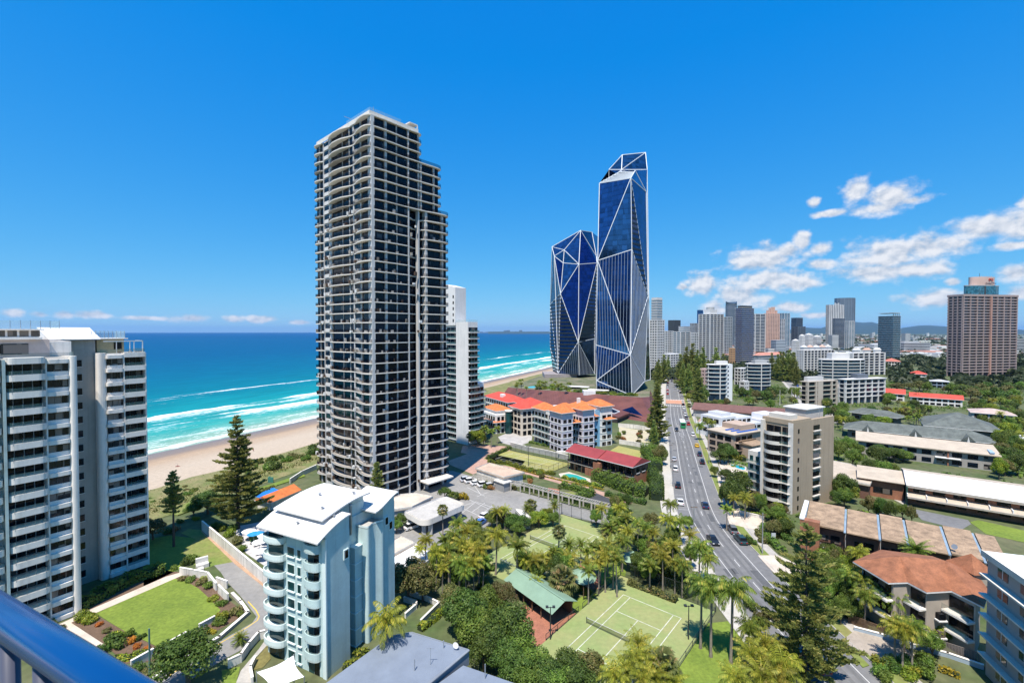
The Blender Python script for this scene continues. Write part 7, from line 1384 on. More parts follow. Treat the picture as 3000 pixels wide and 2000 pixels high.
for x, y, h, k, s in [(1010, 610, 5, 'golden', 1), (1080, 620, 5, 'golden', 1.0), (1140, 600, 4.6, 'golden', .9), (1360, 605, 4.4, 'golden', 1.1), (1330, 640, 4, 'golden', .9), (1500, 560, 6.5, 'banga', .9), (1530, 520, 6.5, 'banga', .9), (1590, 530, 7, 'banga', 1), (1630, 590, 7, 'queen', .9), (1580, 640, 6, 'golden', .8), (1690, 560, 7.2, 'queen', 1), (1720, 620, 7, 'banga', .9), (1650, 500, 6.6, 'golden', .9), (1760, 470, 6.5, 'queen', .9), (1480, 640, 5.4, 'golden', .7), (1740, 330, 6.5, 'queen', .9), (1790, 290, 6, 'queen', .8), (1800, 400, 6.4, 'queen', .9), (1210, 640, 4, 'golden', .7), (1100, 780, 3, 'golden', .8), (1500, 700, 6.2, 'banga', .8)]: palm('S6', x, y, h, k, s, 'yellow-green palm of the club garden round the green shelters', 'palms of the club garden')
palm('S6', 1300, 770, 3.6, 'fan', 1.9, 'broad silvery fan palm between the pavilion and the round shelter')
for x, y, h, k, s in [(625, 300, 8.5, 'queen', 1.0), (380, 330, 6, 'banga', .8), (290, 390, 7, 'golden', .9), (130, 130, 7, 'queen', .9), (60, 90, 7, 'queen', .9), (350, 60, 7.5, 'queen', 1), (200, 180, 6.4, 'golden', .9), (400, 460, 6, 'golden', .9), (470, 480, 6, 'queen', .9), (700, 420, 7, 'queen', .9), (250, 330, 6, 'queen', .9), (680, 330, 7, 'queen', .8), (1080, 1050, 7, 'queen', .9)]: palm('T5', x, y, h, k, s, 'palm planted along the footpath side of the club court', 'palms along the footpath')
palm('T5', 735, 690, 10.6, 'queen', 1.25, 'tall palm with hanging fronds on the mown lawn, left of two'); palm('T5', 920, 700, 11.2, 'queen', 1.4, 'tall palm with hanging fronds on the mown lawn, right of two'); palm('T5', 640, 640, 10.4, 'queen', 1.2, 'tall palm leaning over the tall court fence')
for x, y, h, k, s in [(1090, 1270, 6.5, 'golden', 1.15), (1230, 1200, 6.6, 'golden', 1.1), (1400, 1380, 6.5, 'queen', 1.2), (1180, 1480, 6, 'golden', 1.3), (960, 1500, 5.5, 'golden', 1.2), (1330, 1520, 6, 'golden', 1.2), (60, 1180, 6, 'golden', 1.0), (20, 1320, 5.6, 'golden', 1.1), (150, 1330, 5.5, 'golden', 1.1), (300, 1400, 5, 'fan', 1.6), (230, 1480, 5, 'golden', 1.1), (100, 1500, 5, 'golden', 1.1), (-60, 1420, 5, 'golden', 1.1), (-160, 1480, 5, 'queen', 1), (400, 1530, 4.5, 'golden', 1)]: palm('T5', x, y, h, k, s, 'bright yellow-green palm in the dense clump below the club court', 'palms below the club court')
palm('D2', 2080, 560, 10, 'queen', 1.3, 'dark feathery palm between the pale blue apartments and the blue-grey roof'); palm('T6', 890, 350, 7.5, 'phoenix', 1.3, 'stiff yellow-tipped palm behind the orange-tiled house')
for x, y, h in [(350, 360, 6.5), (300, 560, 6.5), (420, 620, 6.5), (520, 680, 6), (600, 760, 5.5), (700, 780, 5.5), (420, 760, 5.5), (770, 1060, 6.2), (860, 1040, 6.4), (700, 1030, 6)]: palm('T6', x, y, h, 'queen', .95, 'palm in the clump left of the orange-tiled house', 'palms left of the orange-tiled house')
for x, y in [(1700, 470), (1700, 420), (1750, 500), (1810, 460), (1880, 400), (1940, 470), (2060, 500), (1990, 560)]: palm('T1', x, y + 760, 7, 'queen', 1, 'palm in the gardens beside the second road', 'palms beside the second road')
for x, y in [(770, 280), (820, 300), (860, 390), (700, 330)]: palm('T3', x, y, 7, 'queen', 1.05, 'palm in the forecourt of the white terrace', 'palms of the forecourt')
palm('T3', 400, 1130, 6.5, 'queen', .9, 'feathery palm standing on the footpath verge'); palm('S5', 1540, 1000, 7, 'banga', 1, 'leaning palm beside the narrow white block')
# suburb trees and palms on the right, scattered inside garden zones
ZONES = [('T4', 180, 1080, 160, 330, 22, 'palms', 'behind the long dormered shingled house'), ('T4', 1700, 2080, 180, 420, 18, 'both', 'right of the broad shingled roof'), ('T4', 1780, 2090, 420, 760, 20, 'trees', 'beyond the right end of the motel'), ('T4', 200, 900, 470, 640, 12, 'dark', 'in front of the motel'), ('T4', 180, 500, 930, 1080, 5, 'trees', 'behind the beige block'), ('T4', 480, 780, 760, 1140, 9, 'trees', 'left of the white-roofed block'), ('T4', 560, 1000, 1140, 1260, 6, 'trees', 'in the yard behind the stepped tan roof'), ('T2', 650, 1250, 940, 1180, 39, 'both', 'below the blue-green tower'), ('T2', 1260, 2000, 1090, 1250, 35, 'both', 'under the pink hotel'), ('T2', 650, 1100, 1220, 1430, 21, 'palms', 'between the shingled houses and the red roofs'), ('T2', 1480, 2000, 1280, 1520, 30, 'both', 'right of the red-roofed pair'), ('T1', 1080, 1200, 1140, 1300, 5, 'both', 'between the curved and round blocks'), ('T1', 1200, 1700, 1190, 1330, 15, 'both', 'beside the second road'), ('T1', 1830, 2090, 1380, 1460, 6, 'dark', 'behind the white terrace'), ('T2', 820, 1250, 860, 960, 18, 'trees', 'in front of the long office'), ('T2', 1920, 2000, 810, 1080, 11, 'trees', 'at the foot of the far right office'), ('T2', 20, 240, 1260, 1500, 8, 'both', 'below the long four-storey block'), ('T1', 560, 800, 1180, 1350, 8, 'both', 'behind the rust-brown roofed row'), ('T1', 1040, 1700, 780, 880, 16, 'trees', 'below the peach tower'), ('T1', 1640, 2000, 690, 760, 11, 'trees', 'beside the low white group'), ('T2', 340, 570, 720, 790, 11, 'trees', 'near the wedge-shaped hall'), ('T6', 0, 520, 120, 560, 20, 'trees', 'between the road pine and the tan-roofed units'), ('T6', 40, 300, 560, 900, 9, 'dark', 'left of the brown slatted fence'), ('T3', 960, 1340, 830, 1200, 18, 'both', 'round the motel pool and beige block'), ('T3', 1360, 1600, 1180, 1400, 8, 'trees', 'beside the brick end pier'), ('T3', 900, 990, 470, 660, 4, 'dark', 'behind the motel hedge'), ('S7', 60, 500, 560, 880, 9, 'both', 'between the narrow white block and the resort'), ('S7', 1500, 1900, 400, 470, 9, 'trees', 'behind the resort roofs'), ('T3', 200, 330, 560, 640, 4, 'trees', 'beside the left footpath'), ('T5', 20, 560, 60, 540, 24, 'both', 'along the footpath behind the club court'), ('S6', 1540, 1830, 170, 420, 12, 'both', 'at the road end of the pergola'), ('S6', 330, 700, 320, 720, 12, 'dark', 'under the palm grove'), ('S6', 980, 1400, 560, 700, 8, 'dark', 'round the club garden palms'), ('T1', 820, 1000, 1310, 1360, 4, 'both', 'in front of the curved grey-white block'), ('T1', 1700, 2000, 1020, 1100, 8, 'both', 'below the wide white complex'), ('T2', 640, 1250, 1000, 1100, 14, 'both', 'between hotel and white complex'), ('T2', 1250, 2000, 1180, 1320, 16, 'both', 'below the pink hotel gardens')]
zr = random.Random(21); FARTREE = []
FOOT = [(90.3, 81.6, 37, -1, 13, 0, 33), (142, 108.6, 37, -14, 20, -8, 47), (173.5, 160.8, 37, -1, 13, 0, 41), (199, 186, 37, 0, 13, 0, 50), (222, 205, 37, 0, 26, 0, 26), (206, 243, 60, 0, 9, 0, 22), (282, 326, 40, 0, 12, 0, 18), (298, 300, 40, 0, 10, 0, 26), (262, 352, 40, 0, 18, 0, 26), (262, 236, 40, 0, 14, 0, 16), (228, 182, 40, 0, 13, 0, 15), (76.9, 123.9, 61, -2, 21, 0, 15), (88, 180, 62, 0, 18, -6, 12), (97, 211, 64, 0, 46, -2, 14), (106, 268, 118, 0, 63, 0, 14), (440, 482, 40, 0, 12, 0, 14), (385, 400, 40, 0, 10, 0, 12)]
def blocked(x, y, m):
    for ox, oy, h, x0, x1, y0, y1 in FOOT:
        a, b = heading(h); d = Vector((x - ox, y - oy)); u, v = d.dot(a), d.dot(b)
        if x0 - m < u < x1 + m and y0 - m < v < y1 + m: return True
    return False
for s, x0, x1, y0, y1, n, kind, zd in ZONES:
    for i in range(n):
        for t in range(6):
            x, y = zr.uniform(x0, x1), zr.uniform(y0, y1); g = G(s, x, y, 3.5)
            if not blocked(g.x, g.y, 1.8): break
        else: continue
        far = g.y > 330; pal = kind == 'palms' and zr.random() < .6 or kind == 'both' and zr.random() < .35
        if pal and not far: palm(s, x, y, zr.uniform(4.5, 8), zr.choice(['queen', 'banga', 'golden', 'fan']), zr.uniform(.8, 1.1), 'garden palm ' + zd, 'suburban garden palms')
        elif g.y > 400: FARTREE.append((g.x, g.y))
        else: tree(s, x, y, zr.uniform(2.3, 4.2) * (1.4 if far else 1) * (.62 if g.y < 130 else 1), zr.uniform(5, 8.5) * (1.2 if far else 1) * (.75 if g.y < 130 else 1), zr.choice(['dark', 'mid', 'dark', 'mid', 'olive', 'lime'] if kind != 'dark' else ['dark', 'mid']) if not far else zr.choice(['dark', 'mid', 'olive']), 'garden tree ' + zd, 'suburban garden trees', small=far)
# the near gardens, centre and left
for x, y, rr, h, k in [(560, 1010, 4.2, 7.5, 'dark'), (470, 900, 2.6, 5.5, 'olive'), (690, 950, 3.6, 7, 'mid'), (850, 890, 2.8, 6.5, 'olive'), (640, 1130, 3.8, 7, 'mid'), (900, 1130, 4.4, 7.6, 'dark'), (780, 1230, 3.4, 6.5, 'dark'), (930, 1220, 3.4, 6.6, 'mid'), (700, 1330, 2.8, 5.5, 'dark'), (860, 1350, 3, 5.6, 'dark'), (1080, 1420, 3.2, 5.5, 'mid'), (950, 1450, 3, 5.5, 'dark'), (1180, 1500, 3, 5.2, 'dark'), (1350, 1450, 3.0, 5.2, 'dark'), (1500, 1420, 2.8, 5, 'olive'), (1260, 1540, 3, 5, 'mid'), (1040, 1540, 2.8, 5, 'mid'), (1430, 1550, 3, 5, 'dark')]: tree('S6', x, y, rr, h, k, 'dense dark tree in the thicket between the blue-grey roof and the club court', 'trees of the thicket')
tree('S6', 120, 740, 4.6, 8.5, 'olive', 'broad brownish tree against the side of the pale blue apartments'); tree('S6', 230, 800, 3, 6, 'olive', 'smaller brownish tree beside the broad brownish one'); tree('S2', 1440, 1350, 4.6, 7.6, 'dark', 'large round grey-green tree at the near lane edge', small=False); tree('S2', 1170, 370, 3.6, 5.5, 'olive', 'low spreading bush-like tree beside the cream block'); tree('S2', 1590, 170, 4.4, 6.5, 'dark', 'dense grey-green coastal tree beside the large pine', small=False); tree('S2', 1480, 230, 2.6, 4, 'mid', 'small coastal tree left of the large pine')
tree('T3', 850, 790, 1.7, 4.4, 'mid', 'small round street tree right of the road'); tree('T5', 525, 85, 1.5, 3.8, 'mid', 'small street tree on the left footpath'); tree('T6', 1080, 1080, 1.9, 3.4, 'lime', 'clipped bright tree below the stepped orange roof'); tree('T6', 1040, 1200, 1.8, 4.4, 'mid', 'slender tree beside the grey slatted fence'); tree('T6', 780, 1080, 2.2, 6, 'olive', 'stringy tree in front of the orange-tiled house')
for x, y, rr, h, k in [(840, 280, 2.6, 5, 'olive'), (920, 330, 2.6, 4.6, 'dark'), (1120, 300, 2.8, 4.6, 'lime'), (1180, 270, 2.0, 4, 'lime'), (1230, 300, 2.2, 4, 'mid'), (960, 380, 2.0, 4, 'mid'), (760, 300, 2.4, 5, 'mid'), (1000, 330, 2.2, 4, 'dark'), (400, 110, 2.4, 3.6, 'dark'), (470, 130, 1.8, 3, 'mid'), (60, 320, 1.9, 4, 'dark'), (30, 360, 1.8, 3.6, 'mid')]: tree('S6', x, y, rr, h, k, 'small tree planted round the car park', 'car park trees')
shrub('S6', 540, 165, 2.2, 2.2, 'gold', 'bright yellow clipped bush at the car park corner')
def hedge(s, pts, w, h, key, label, n=None, z=0):
    P = [G(s, *p) for p in pts]; o = P[0]; r = thing('hedge', label, 'hedge', (o.x, o.y, 0)); V = []; rs = np.random.RandomState(len(pts) + int(h * 10)); mb = MB()
    for a, b in zip(P, P[1:]):
        L = (b - a).length; m = int(L * (w + 2 * h) * 22); t = rs.uniform(-.02, 1.02, m); q = rs.uniform(-1, 1, m); k = rs.uniform(0, 1, m); d = (b - a) / max(L, 1e-6); nx, ny = -d.y, d.x; top = k < w / (w + 2 * h)
        lump = .78 + .22 * np.sin(t * L * 1.7 + q) + rs.uniform(-.06, .1, m); off = np.where(top, q * w / 2, np.sign(q) * w / 2 * rs.uniform(.85, 1.1, m)); zz = np.where(top, h * lump, rs.uniform(.05, 1, m) * h * lump); C = np.stack([a.x - o.x + d.x * L * t + nx * off, a.y - o.y + d.y * L * t + ny * off, zz], 1); nr = np.stack([np.where(top, 0, nx * np.sign(q)), np.where(top, 0, ny * np.sign(q)), np.where(top, 1, .3)], 1); V.append(rquads(C, nr, .3, 1.4, rs)); mb.bar((*(a - o), h * .34), (*(b - o), h * .34), w * .8, h * .62)
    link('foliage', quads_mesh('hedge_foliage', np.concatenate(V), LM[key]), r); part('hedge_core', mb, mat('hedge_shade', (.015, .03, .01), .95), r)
hedge('S2', [(600, 1010), (820, 890), (1000, 800), (1250, 715)], 2.6, 2.0, 'mid', 'long leafy hedge between the cream block and the round lawn'); hedge('S7', [(270, 1030), (420, 960), (510, 920)], 1.0, 1.6, 'mid', 'hedge at the far end of the olive court'); hedge('S7', [(280, 1060), (480, 1080), (700, 1150), (960, 1190)], 1.4, 1.3, 'lime', 'bright hedge along the olive court'); hedge('S7', [(560, 1130), (820, 1200), (1050, 1255), (1450, 1340)], .5, .5, 'gold', 'low yellow edging hedge along the brick drive'); hedge('S7', [(1040, 1220), (1250, 1270), (1450, 1320)], 1.4, 1.0, 'lime', 'bright hedge above the yellow edging')
hedge('S7', [(1400, 1220), (1600, 1310), (1800, 1380), (1900, 1400)], 5.5, 3.6, 'mid', 'big dense hedge mass in front of the brick house'); hedge('S7', [(1480, 1400), (1700, 1450), (1890, 1490)], 1.6, 1.6, 'dark', 'dark hedge beside the sunken ramp'); hedge('S7', [(1890, 960), (1960, 1060), (1990, 1160)], 4.5, 4.2, 'mid', 'tall hedge between the brick house and the footpath'); hedge('S7', [(1920, 1200), (2000, 1300), (2000, 1450)], 4, 4.0, 'dark', 'tall dark hedge along the footpath'); hedge('S7', [(1030, 1310), (1200, 1350), (1340, 1390), (1200, 1440)], 2.6, 1.8, 'mid', 'rounded hedge round the small pergola lawn'); hedge('S7', [(700, 860), (840, 890), (960, 920)], .9, 1.0, 'mid', 'hedge at the foot of the resort balconies')
hedge('S7', [(620, 1330), (900, 1400), (1200, 1480), (1400, 1540)], 1.2, 1.5, 'dark', 'dark hedge behind the pergola colonnade'); hedge('S2', [(860, 1400), (1000, 1380), (1130, 1330)], 1.6, .5, 'lime', 'low bright groundcover strip below the garden bed'); hedge('T5', [(1230, 200), (1300, 290), (1400, 390)], 1.6, 1.3, 'mid', 'hedge beside the right footpath'); hedge('T3', [(1110, 1220), (1350, 1275)], 1.2, .9, 'lime', 'lawn-edge hedge at the foot of the beige block'); hedge('T3', [(910, 660), (1050, 660), (1150, 700)], 2.2, 2.0, 'lime', 'bright hedge above the motel pool'); hedge('D2', [(1440, 1480), (1580, 1280), (1740, 1130)], 1.4, 1.6, 'lime', 'bright hedge between the pale blue apartments and the blue-grey roof'); hedge('S6', [(210, 1170), (330, 1080), (390, 1010)], 1.2, 1.0, 'lime', 'yellow-green hedge along the angular planter'); hedge('T6', [(1100, 1450), (1290, 1520)], 1.0, .8, 'gold', 'yellow clipped hedge below the bluish wall'); hedge('C1', [(1260, 260), (1640, 400), (2000, 540)], 1.4, 1.0, 'olive', 'low planting behind the tall court fence'); hedge('T5', [(220, 560), (420, 680), (560, 780)], 3.2, 4.4, 'dark', 'tall dark hedge shading the back of the club court'); hedge('T5', [(60, 520), (240, 600)], 2.6, 3.2, 'mid', 'mixed hedge left of the tall dark one')
SH = 'garden shrub in the planted beds round the round lawn'
for x, y, rr, h, k in [(640, 1080, 1.6, 1.9, 'lime'), (700, 1100, 1.4, 1.6, 'lime'), (760, 1130, .8, .8, 'flower'), (820, 1180, .9, .8, 'olive'), (880, 1290, 2.0, 2.2, 'dark'), (800, 1330, 1.8, 1.6, 'dark'), (900, 1230, 1.5, 1.5, 'lime'), (1000, 1210, 1.0, 1.4, 'mid'), (1020, 1260, .9, 1.2, 'flower'), (1040, 1300, .8, .8, 'flower'), (1130, 1310, .7, .7, 'flower'), (1080, 1230, .9, 1, 'dark'), (370, 1130, 1.6, 1.8, 'mid'), (480, 1150, .6, .8, 'dark'), (1400, 780, 1.2, 1.0, 'olive'), (1460, 790, 1.2, 1.1, 'mid'), (1540, 810, 1.4, 1.3, 'olive'), (1600, 840, 1.4, 1.4, 'mid'), (1580, 780, 1.1, 1.1, 'lime'), (1640, 930, 1.2, .9, 'lime'), (1700, 970, 1.2, 1.2, 'mid'), (1700, 1080, 1.6, 1.6, 'lime'), (1680, 1120, 1.4, 1.4, 'mid'), (1800, 1040, 1.5, 1.6, 'olive'), (1840, 1060, 1.0, 1, 'mid'), (1620, 1190, .9, .8, 'gold'), (1260, 1320, 1.4, 1.6, 'mid'), (1040, 1490, 1.4, 1.4, 'dark'), (1100, 1520, 1.1, 1, 'olive'), (1480, 640, 1.7, 2.0, 'mid'), (1430, 660, 1.5, 1.7, 'dark'), (1330, 700, 1.0, 1.0, 'mid')]: shrub('S2', x, y, rr, h, k, SH, 'shrubs round the lawn')
for x, y, rr, h, k in [(1700, 400, 1.6, 1.8, 'lime'), (1760, 440, 1.7, 2, 'lime'), (1820, 500, 1.6, 2, 'olive'), (1650, 380, 1.4, 1.6, 'mid'), (1860, 560, 1.2, 1.6, 'mid'), (1780, 400, 1.4, 1.8, 'dark'), (1340, 400, 1.2, 1.3, 'rust'), (1290, 420, 1.6, 1.6, 'dark'), (1380, 340, 1.2, 1.2, 'mid'), (1500, 320, 1.2, 1.2, 'lime')]: shrub('S2', x, y, rr, h, k, 'shrub beside the white boundary wall or the dune path', 'shrubs along the boundary wall')
cr_, tr_ = None, None
palm('S2', 1840, 1270, .9, 'phoenix', .62, 'low spiky palm beside the lane', base=True)
dn = random.Random(6)
for i in range(110):
    a = dn.uniform(4, 110) if i < 80 else dn.uniform(-40, 12); p = CF(a, -60 - dn.uniform(0, 12)); r = thing('coastal_bush', 'wind-rounded coastal bush on the dune beside the beach', 'bush', (p.x, p.y, .4), dn.uniform(0, 6), 'bushes on the dune'); q = dn.uniform(1.8, 3.6) if i < 80 else dn.uniform(.6, 1.6); link('stem', stemm, r, None, None, (q, q, q)); link('foliage', dn.choice(SHRUB['dark'] + SHRUB['mid'] + SHRUB['olive']), r, None, None, (q, q, q * dn.uniform(.7, 1.2)))
for i in range(40):
    x, y = dn.uniform(380, 1300), dn.uniform(120, 330); p = G('S7', 500 + x * .6, y * .9 + 60, 8.2)
    if i < 22: palm('S7', dn.uniform(560, 1130), dn.uniform(215, 300), 9 + 3, 'banga', .9, 'palm on the planted deck of the rust-brown podium', 'palms on the podium')
    else: shrub('S7', dn.uniform(1380, 1950), dn.uniform(310, 400) + 60, 3, 9.4, 'mid', 'planting round the foot of the tallest glass tower', 'planting on the podium')
for i in range(26): shrub('E1', dn.uniform(480, 1150), dn.uniform(200, 420), 1.3, 1.8, dn.choice(['olive', 'rust', 'mid']), 'shrub beside the pergola colonnade', 'shrubs along the pergola')
for i in range(26): shrub('S6', dn.uniform(980, 1560), dn.uniform(650, 900), .9, 1.3, dn.choice(['lime', 'gold', 'rust', 'olive', 'mid']), 'colourful low shrub in the club garden', 'club garden shrubs')
for i in range(24): shrub('S6', dn.uniform(300, 760), dn.uniform(640, 900), 1.3, 1.7, dn.choice(['dark', 'mid', 'olive', 'lime']), 'low shrub under the palm grove', 'shrubs under the palm grove')
for i in range(22): shrub('T5', dn.uniform(1080, 1500), dn.uniform(880, 1560) , 1.5, 2.0, dn.choice(['dark', 'mid', 'olive']), 'low shrub under the large road pine', 'shrubs under the road pine')
for i in range(16): shrub('T6', dn.uniform(480, 1000), dn.uniform(1380, 1560), 1.4, 1.7, dn.choice(['dark', 'mid', 'lime']), 'low shrub below the beige driveway', 'shrubs below the driveway')
for i in range(14): shrub('T3', dn.uniform(1100, 1600), dn.uniform(1380, 1560), 1.5, 2.0, dn.choice(['dark', 'mid', 'olive']), 'shrub between the road and the brick unit block', 'shrubs by the unit block')
for i in range(16): shrub('T6', dn.uniform(60, 620), dn.uniform(620, 1000), 1.7, 2.6, dn.choice(['dark', 'mid', 'olive']), 'thick shrub left of the orange-tiled house', 'shrubs left of the orange-tiled house')
for i in range(10): shrub('S7', dn.uniform(1600, 1960), dn.uniform(760, 870), 1.6, 2.2, dn.choice(['olive', 'mid', 'rust']), 'shrub in the pale yard below the rust-brown pavilion', 'shrubs in the pale yard')
NEAR = [p for p in RP if p.y < 480] + [p for p in R2 if p.y < 480]
def far_wood():
    rs = np.random.RandomState(12); n = 2600; Y = 480 + 6500 * rs.rand(n) ** 2.2; az = rs.uniform(15, 50, n); X = np.tan(np.radians(az)) * Y; keep = ~((X < 560) & (Y < 720) & (Y > 450) & (X > 330)); X, Y = np.append(X[keep], [q[0] for q in FARTREE]), np.append(Y[keep], [q[1] for q in FARTREE]); out = []; low = []
    for x, y in zip(X, Y):
        m = 34 if y < 1500 else 14; r = rs.uniform(3.5, 7.5) * (1 if y < 1500 else 1.6); d = rs.normal(0, 1, (m, 3)); d /= np.linalg.norm(d, axis=1, keepdims=True); d[:, 2] = np.abs(d[:, 2]); C = np.array([x, y, 2.5]) + d * r * np.array([1, 1, .9]); out.append(rquads(C, d, r * .62, 1.3, rs))
    for i in range(2600):        # low growth between the suburban houses
        y = rs.uniform(118, 470); x = rs.uniform(.42, 1.25) * y; q = min((Vector((x, y)) - p).length for p in NEAR)
        if q < 15 or blocked(x, y, 3) or math.sin(x * .11) + math.sin(y * .13 + x * .05) < -.5: continue
        m = 26; r = rs.uniform(1.2, 2.8); d = rs.normal(0, 1, (m, 3)); d /= np.linalg.norm(d, axis=1, keepdims=True); d[:, 2] = np.abs(d[:, 2]); low.append(rquads(np.array([x, y, .1]) + d * r * np.array([1, 1, .7]), d, r * .3, 1.4, rs))
    o = link('far_wood', quads_mesh('far_wood', np.concatenate(out), leafmat('far_leaf', (.025, .045, .02), (.06, .09, .035), scale=.02))); o['kind'] = 'stuff'; tag(o, 'mass of dark trees and low growth among the suburbs', 'wood')
    o = link('undergrowth', quads_mesh('undergrowth', np.concatenate(low), LM['mid'])); o['kind'] = 'stuff'; tag(o, 'low green growth covering the suburban gardens', 'undergrowth')
far_wood()
def dune_grass():
    rs = np.random.RandomState(4); n = 9000; a = rs.uniform(-60, 110, n); off = rs.uniform(-76, -55, n); P = np.array([[*CF(x, y), .55] for x, y in zip(a, off)]); keep = rs.rand(n) < np.clip((-53 - off) / 16, .1, 1); P = P[keep]; m = len(P); d = np.stack([rs.normal(0, .35, m), rs.normal(0, .35, m), np.ones(m)], 1) * rs.uniform(.3, .7, (m, 1)); s = np.stack([rs.normal(0, 1, m), rs.normal(0, 1, m), np.zeros(m)], 1) * .12
    o = link('dune_grass', quads_mesh('dune_grass', np.stack([P - s, P + s, P + s * .3 + d, P - s * .3 + d], 1), leafmat('dune_blade', (.08, .11, .02), (.2, .22, .06), (.34, .28, .13)))); o['kind'] = 'stuff'; tag(o, 'tufted grass covering the dune behind the beach', 'grass')
dune_grass()

for i in range(64):
    t = i / 64; a, b = [(Vector((18, 326)), Vector((37, 313))), (Vector((37, 313)), Vector((56, 304))), (Vector((56, 304)), Vector((82, 291)))][min(2, int(t * 3))]; p = a.lerp(b, (t * 3) % 1) + Vector((dn.uniform(0, 2), dn.uniform(2, 9 if t > .6 else 34))); r = thing('shrub', ADJ[['mid', 'dark', 'lime'][i % 3]] + ' shrub on the planted deck of the rust-brown podium', 'shrub', (p.x, p.y, 8.0), dn.uniform(0, 6), 'shrubs on the podium'); q = dn.uniform(1.6, 3.2); link('stem', stemm, r, None, None, (q,) * 3); link('foliage', SHRUB[['mid', 'dark', 'lime'][i % 3]][i % 2], r, None, None, (q, q, q * .8))
# ================================================================ vehicles, street furniture, people
def car_meshes(kind, col, nm):
    L = {'sedan': 4.6, 'suv': 4.6, 'hatch': 4.1}[kind]; paint = mat('car_paint_' + nm, col, .28, var=.02, spec=.6); gls = glass('car_glass', (.01, .013, .018), .05, .1)
    hh = 1.45 if kind != 'suv' else 1.7; side = [(-L / 2, .35), (-L / 2 + .05, .78), (-L / 2 + .45, .86 if kind == 'sedan' else .95), (L / 2 - 1.25, .95), (L / 2 - .3, .78), (L / 2, .6), (L / 2, .3)]
    def loft(prof, w0, w1):
        mb = MB(); n = len(prof)
        zs = [p[1] for p in prof]; zmin, zmax = min(zs), max(zs)
        for s in (-1, 1):
            for x, z in prof: t = (z - zmin) / (zmax - zmin + 1e-6); mb.v.append((x, s * (w0 + (w1 - w0) * t), z))
        for i in range(n): j = (i + 1) % n; mb.f.append((i, j, n + j, n + i)); mb.mi.append(0)
        mb.f += [tuple(range(n))[::-1], tuple(range(n, 2 * n))]; mb.mi += [0, 0]; return mb
    body = loft(side, .9, .84); cab = [(-L / 2 + .35 if kind != 'sedan' else -L / 2 + .75, .9), (-L / 2 + .55 if kind != 'sedan' else -L / 2 + 1.25, hh - .06), (L / 2 - 2.05, hh - .05), (L / 2 - 1.25, .92)]
    roof = [(cab[1][0] + .05, hh - .07), (cab[1][0] + .3, hh), (cab[2][0] - .2, hh), (cab[2][0] - .02, hh - .06)]
    wh = MB().tube([(0, -.11, 0), (0, .11, 0)], .32, 14); rim = MB().tube([(0, -.12, 0), (0, .12, 0)], .19, 8)
    return dict(body=body.mesh('car_body', paint), cabin=loft(cab, .8, .62).mesh('car_cabin', gls), roof=loft(roof, .63, .6).mesh('car_roof', paint), tyre=wh.mesh('car_tyre', mat('tyre_rubber', (.02, .02, .02), .9)), rim=rim.mesh('car_rim', M_galv), L=L,
                lamp=MB().box(-.06, .06, -.18, .18, -.09, .09).mesh('headlight', mat('lamp_lens', (.7, .7, .7), .1)), tail=MB().box(-.05, .05, -.16, .16, -.1, .1).mesh('tail_light', mat('tail_lens', (.4, .01, .01), .2)))
CARS = {}
PAINT = dict(white=(.72, .72, .72), silver=(.42, .44, .47), black=(.015, .017, .02), navy=(.02, .035, .075), green=(.02, .05, .055), grey=(.12, .13, .14), red=(.4, .03, .02), blue=(.05, .14, .4), yellow=(.7, .45, .03))
def car(p, ang, kind, col, label, group=None, z=.034):
    k = (kind, col)
    if k not in CARS: CARS[k] = car_meshes(kind, PAINT[col], col)
    M = CARS[k]; L = M['L']; r = thing('parked_car' if group else 'car', label, 'car', (p[0], p[1], z), ang, group); b = link('body', M['body'], r); link('windows', M['cabin'], r); link('roof', M['roof'], r)
    for x in (-L / 2 + .85, L / 2 - .85):
        for y in (-.8, .8): w = link('wheel', M['tyre'], r, (x, y, .32)); link('rim', M['rim'], w)
    for y in (-.62, .62): link('headlight', M['lamp'], r, (L / 2 - .05, y, .64)); link('tail_light', M['tail'], r, (-L / 2 + .02, y, .68))
    return r
def on_road(s, x, y, o, kind, col, label, rev=False, group=None, path=RP):
    p = G(s, x, y); c, d = min(((q, (path[min(i + 1, len(path) - 1)] - path[max(i - 1, 0)]).normalized()) for i, q in enumerate(path)), key=lambda e: (e[0] - p).length); nr = Vector((d.y, -d.x)); along = (p - c).dot(d); q = c + d * along + nr * o; car((q.x, q.y), math.atan2(d.y, d.x) + (math.pi if rev else 0), kind, col, label, group)
on_road('T3', 765, 1165, 1.6, 'sedan', 'navy', 'dark blue car driving along the middle of the road'); on_road('T3', 840, 1525, -1.6, 'sedan', 'black', 'black car driving in the left lane near the tall palms', True); on_road('T3', 437, 385, -1.8, 'hatch', 'black', 'small black car driving near the bus', True)
on_road('T3', 1030, 1415, 5.0, 'suv', 'grey', 'grey wagon parked at the right kerb ahead of the dark green wagon', group='cars parked along the kerbs'); on_road('T3', 1150, 1520, 5.0, 'suv', 'green', 'dark green wagon parked at the right kerb', group='cars parked along the kerbs')
KC = 'cars parked along the kerbs'
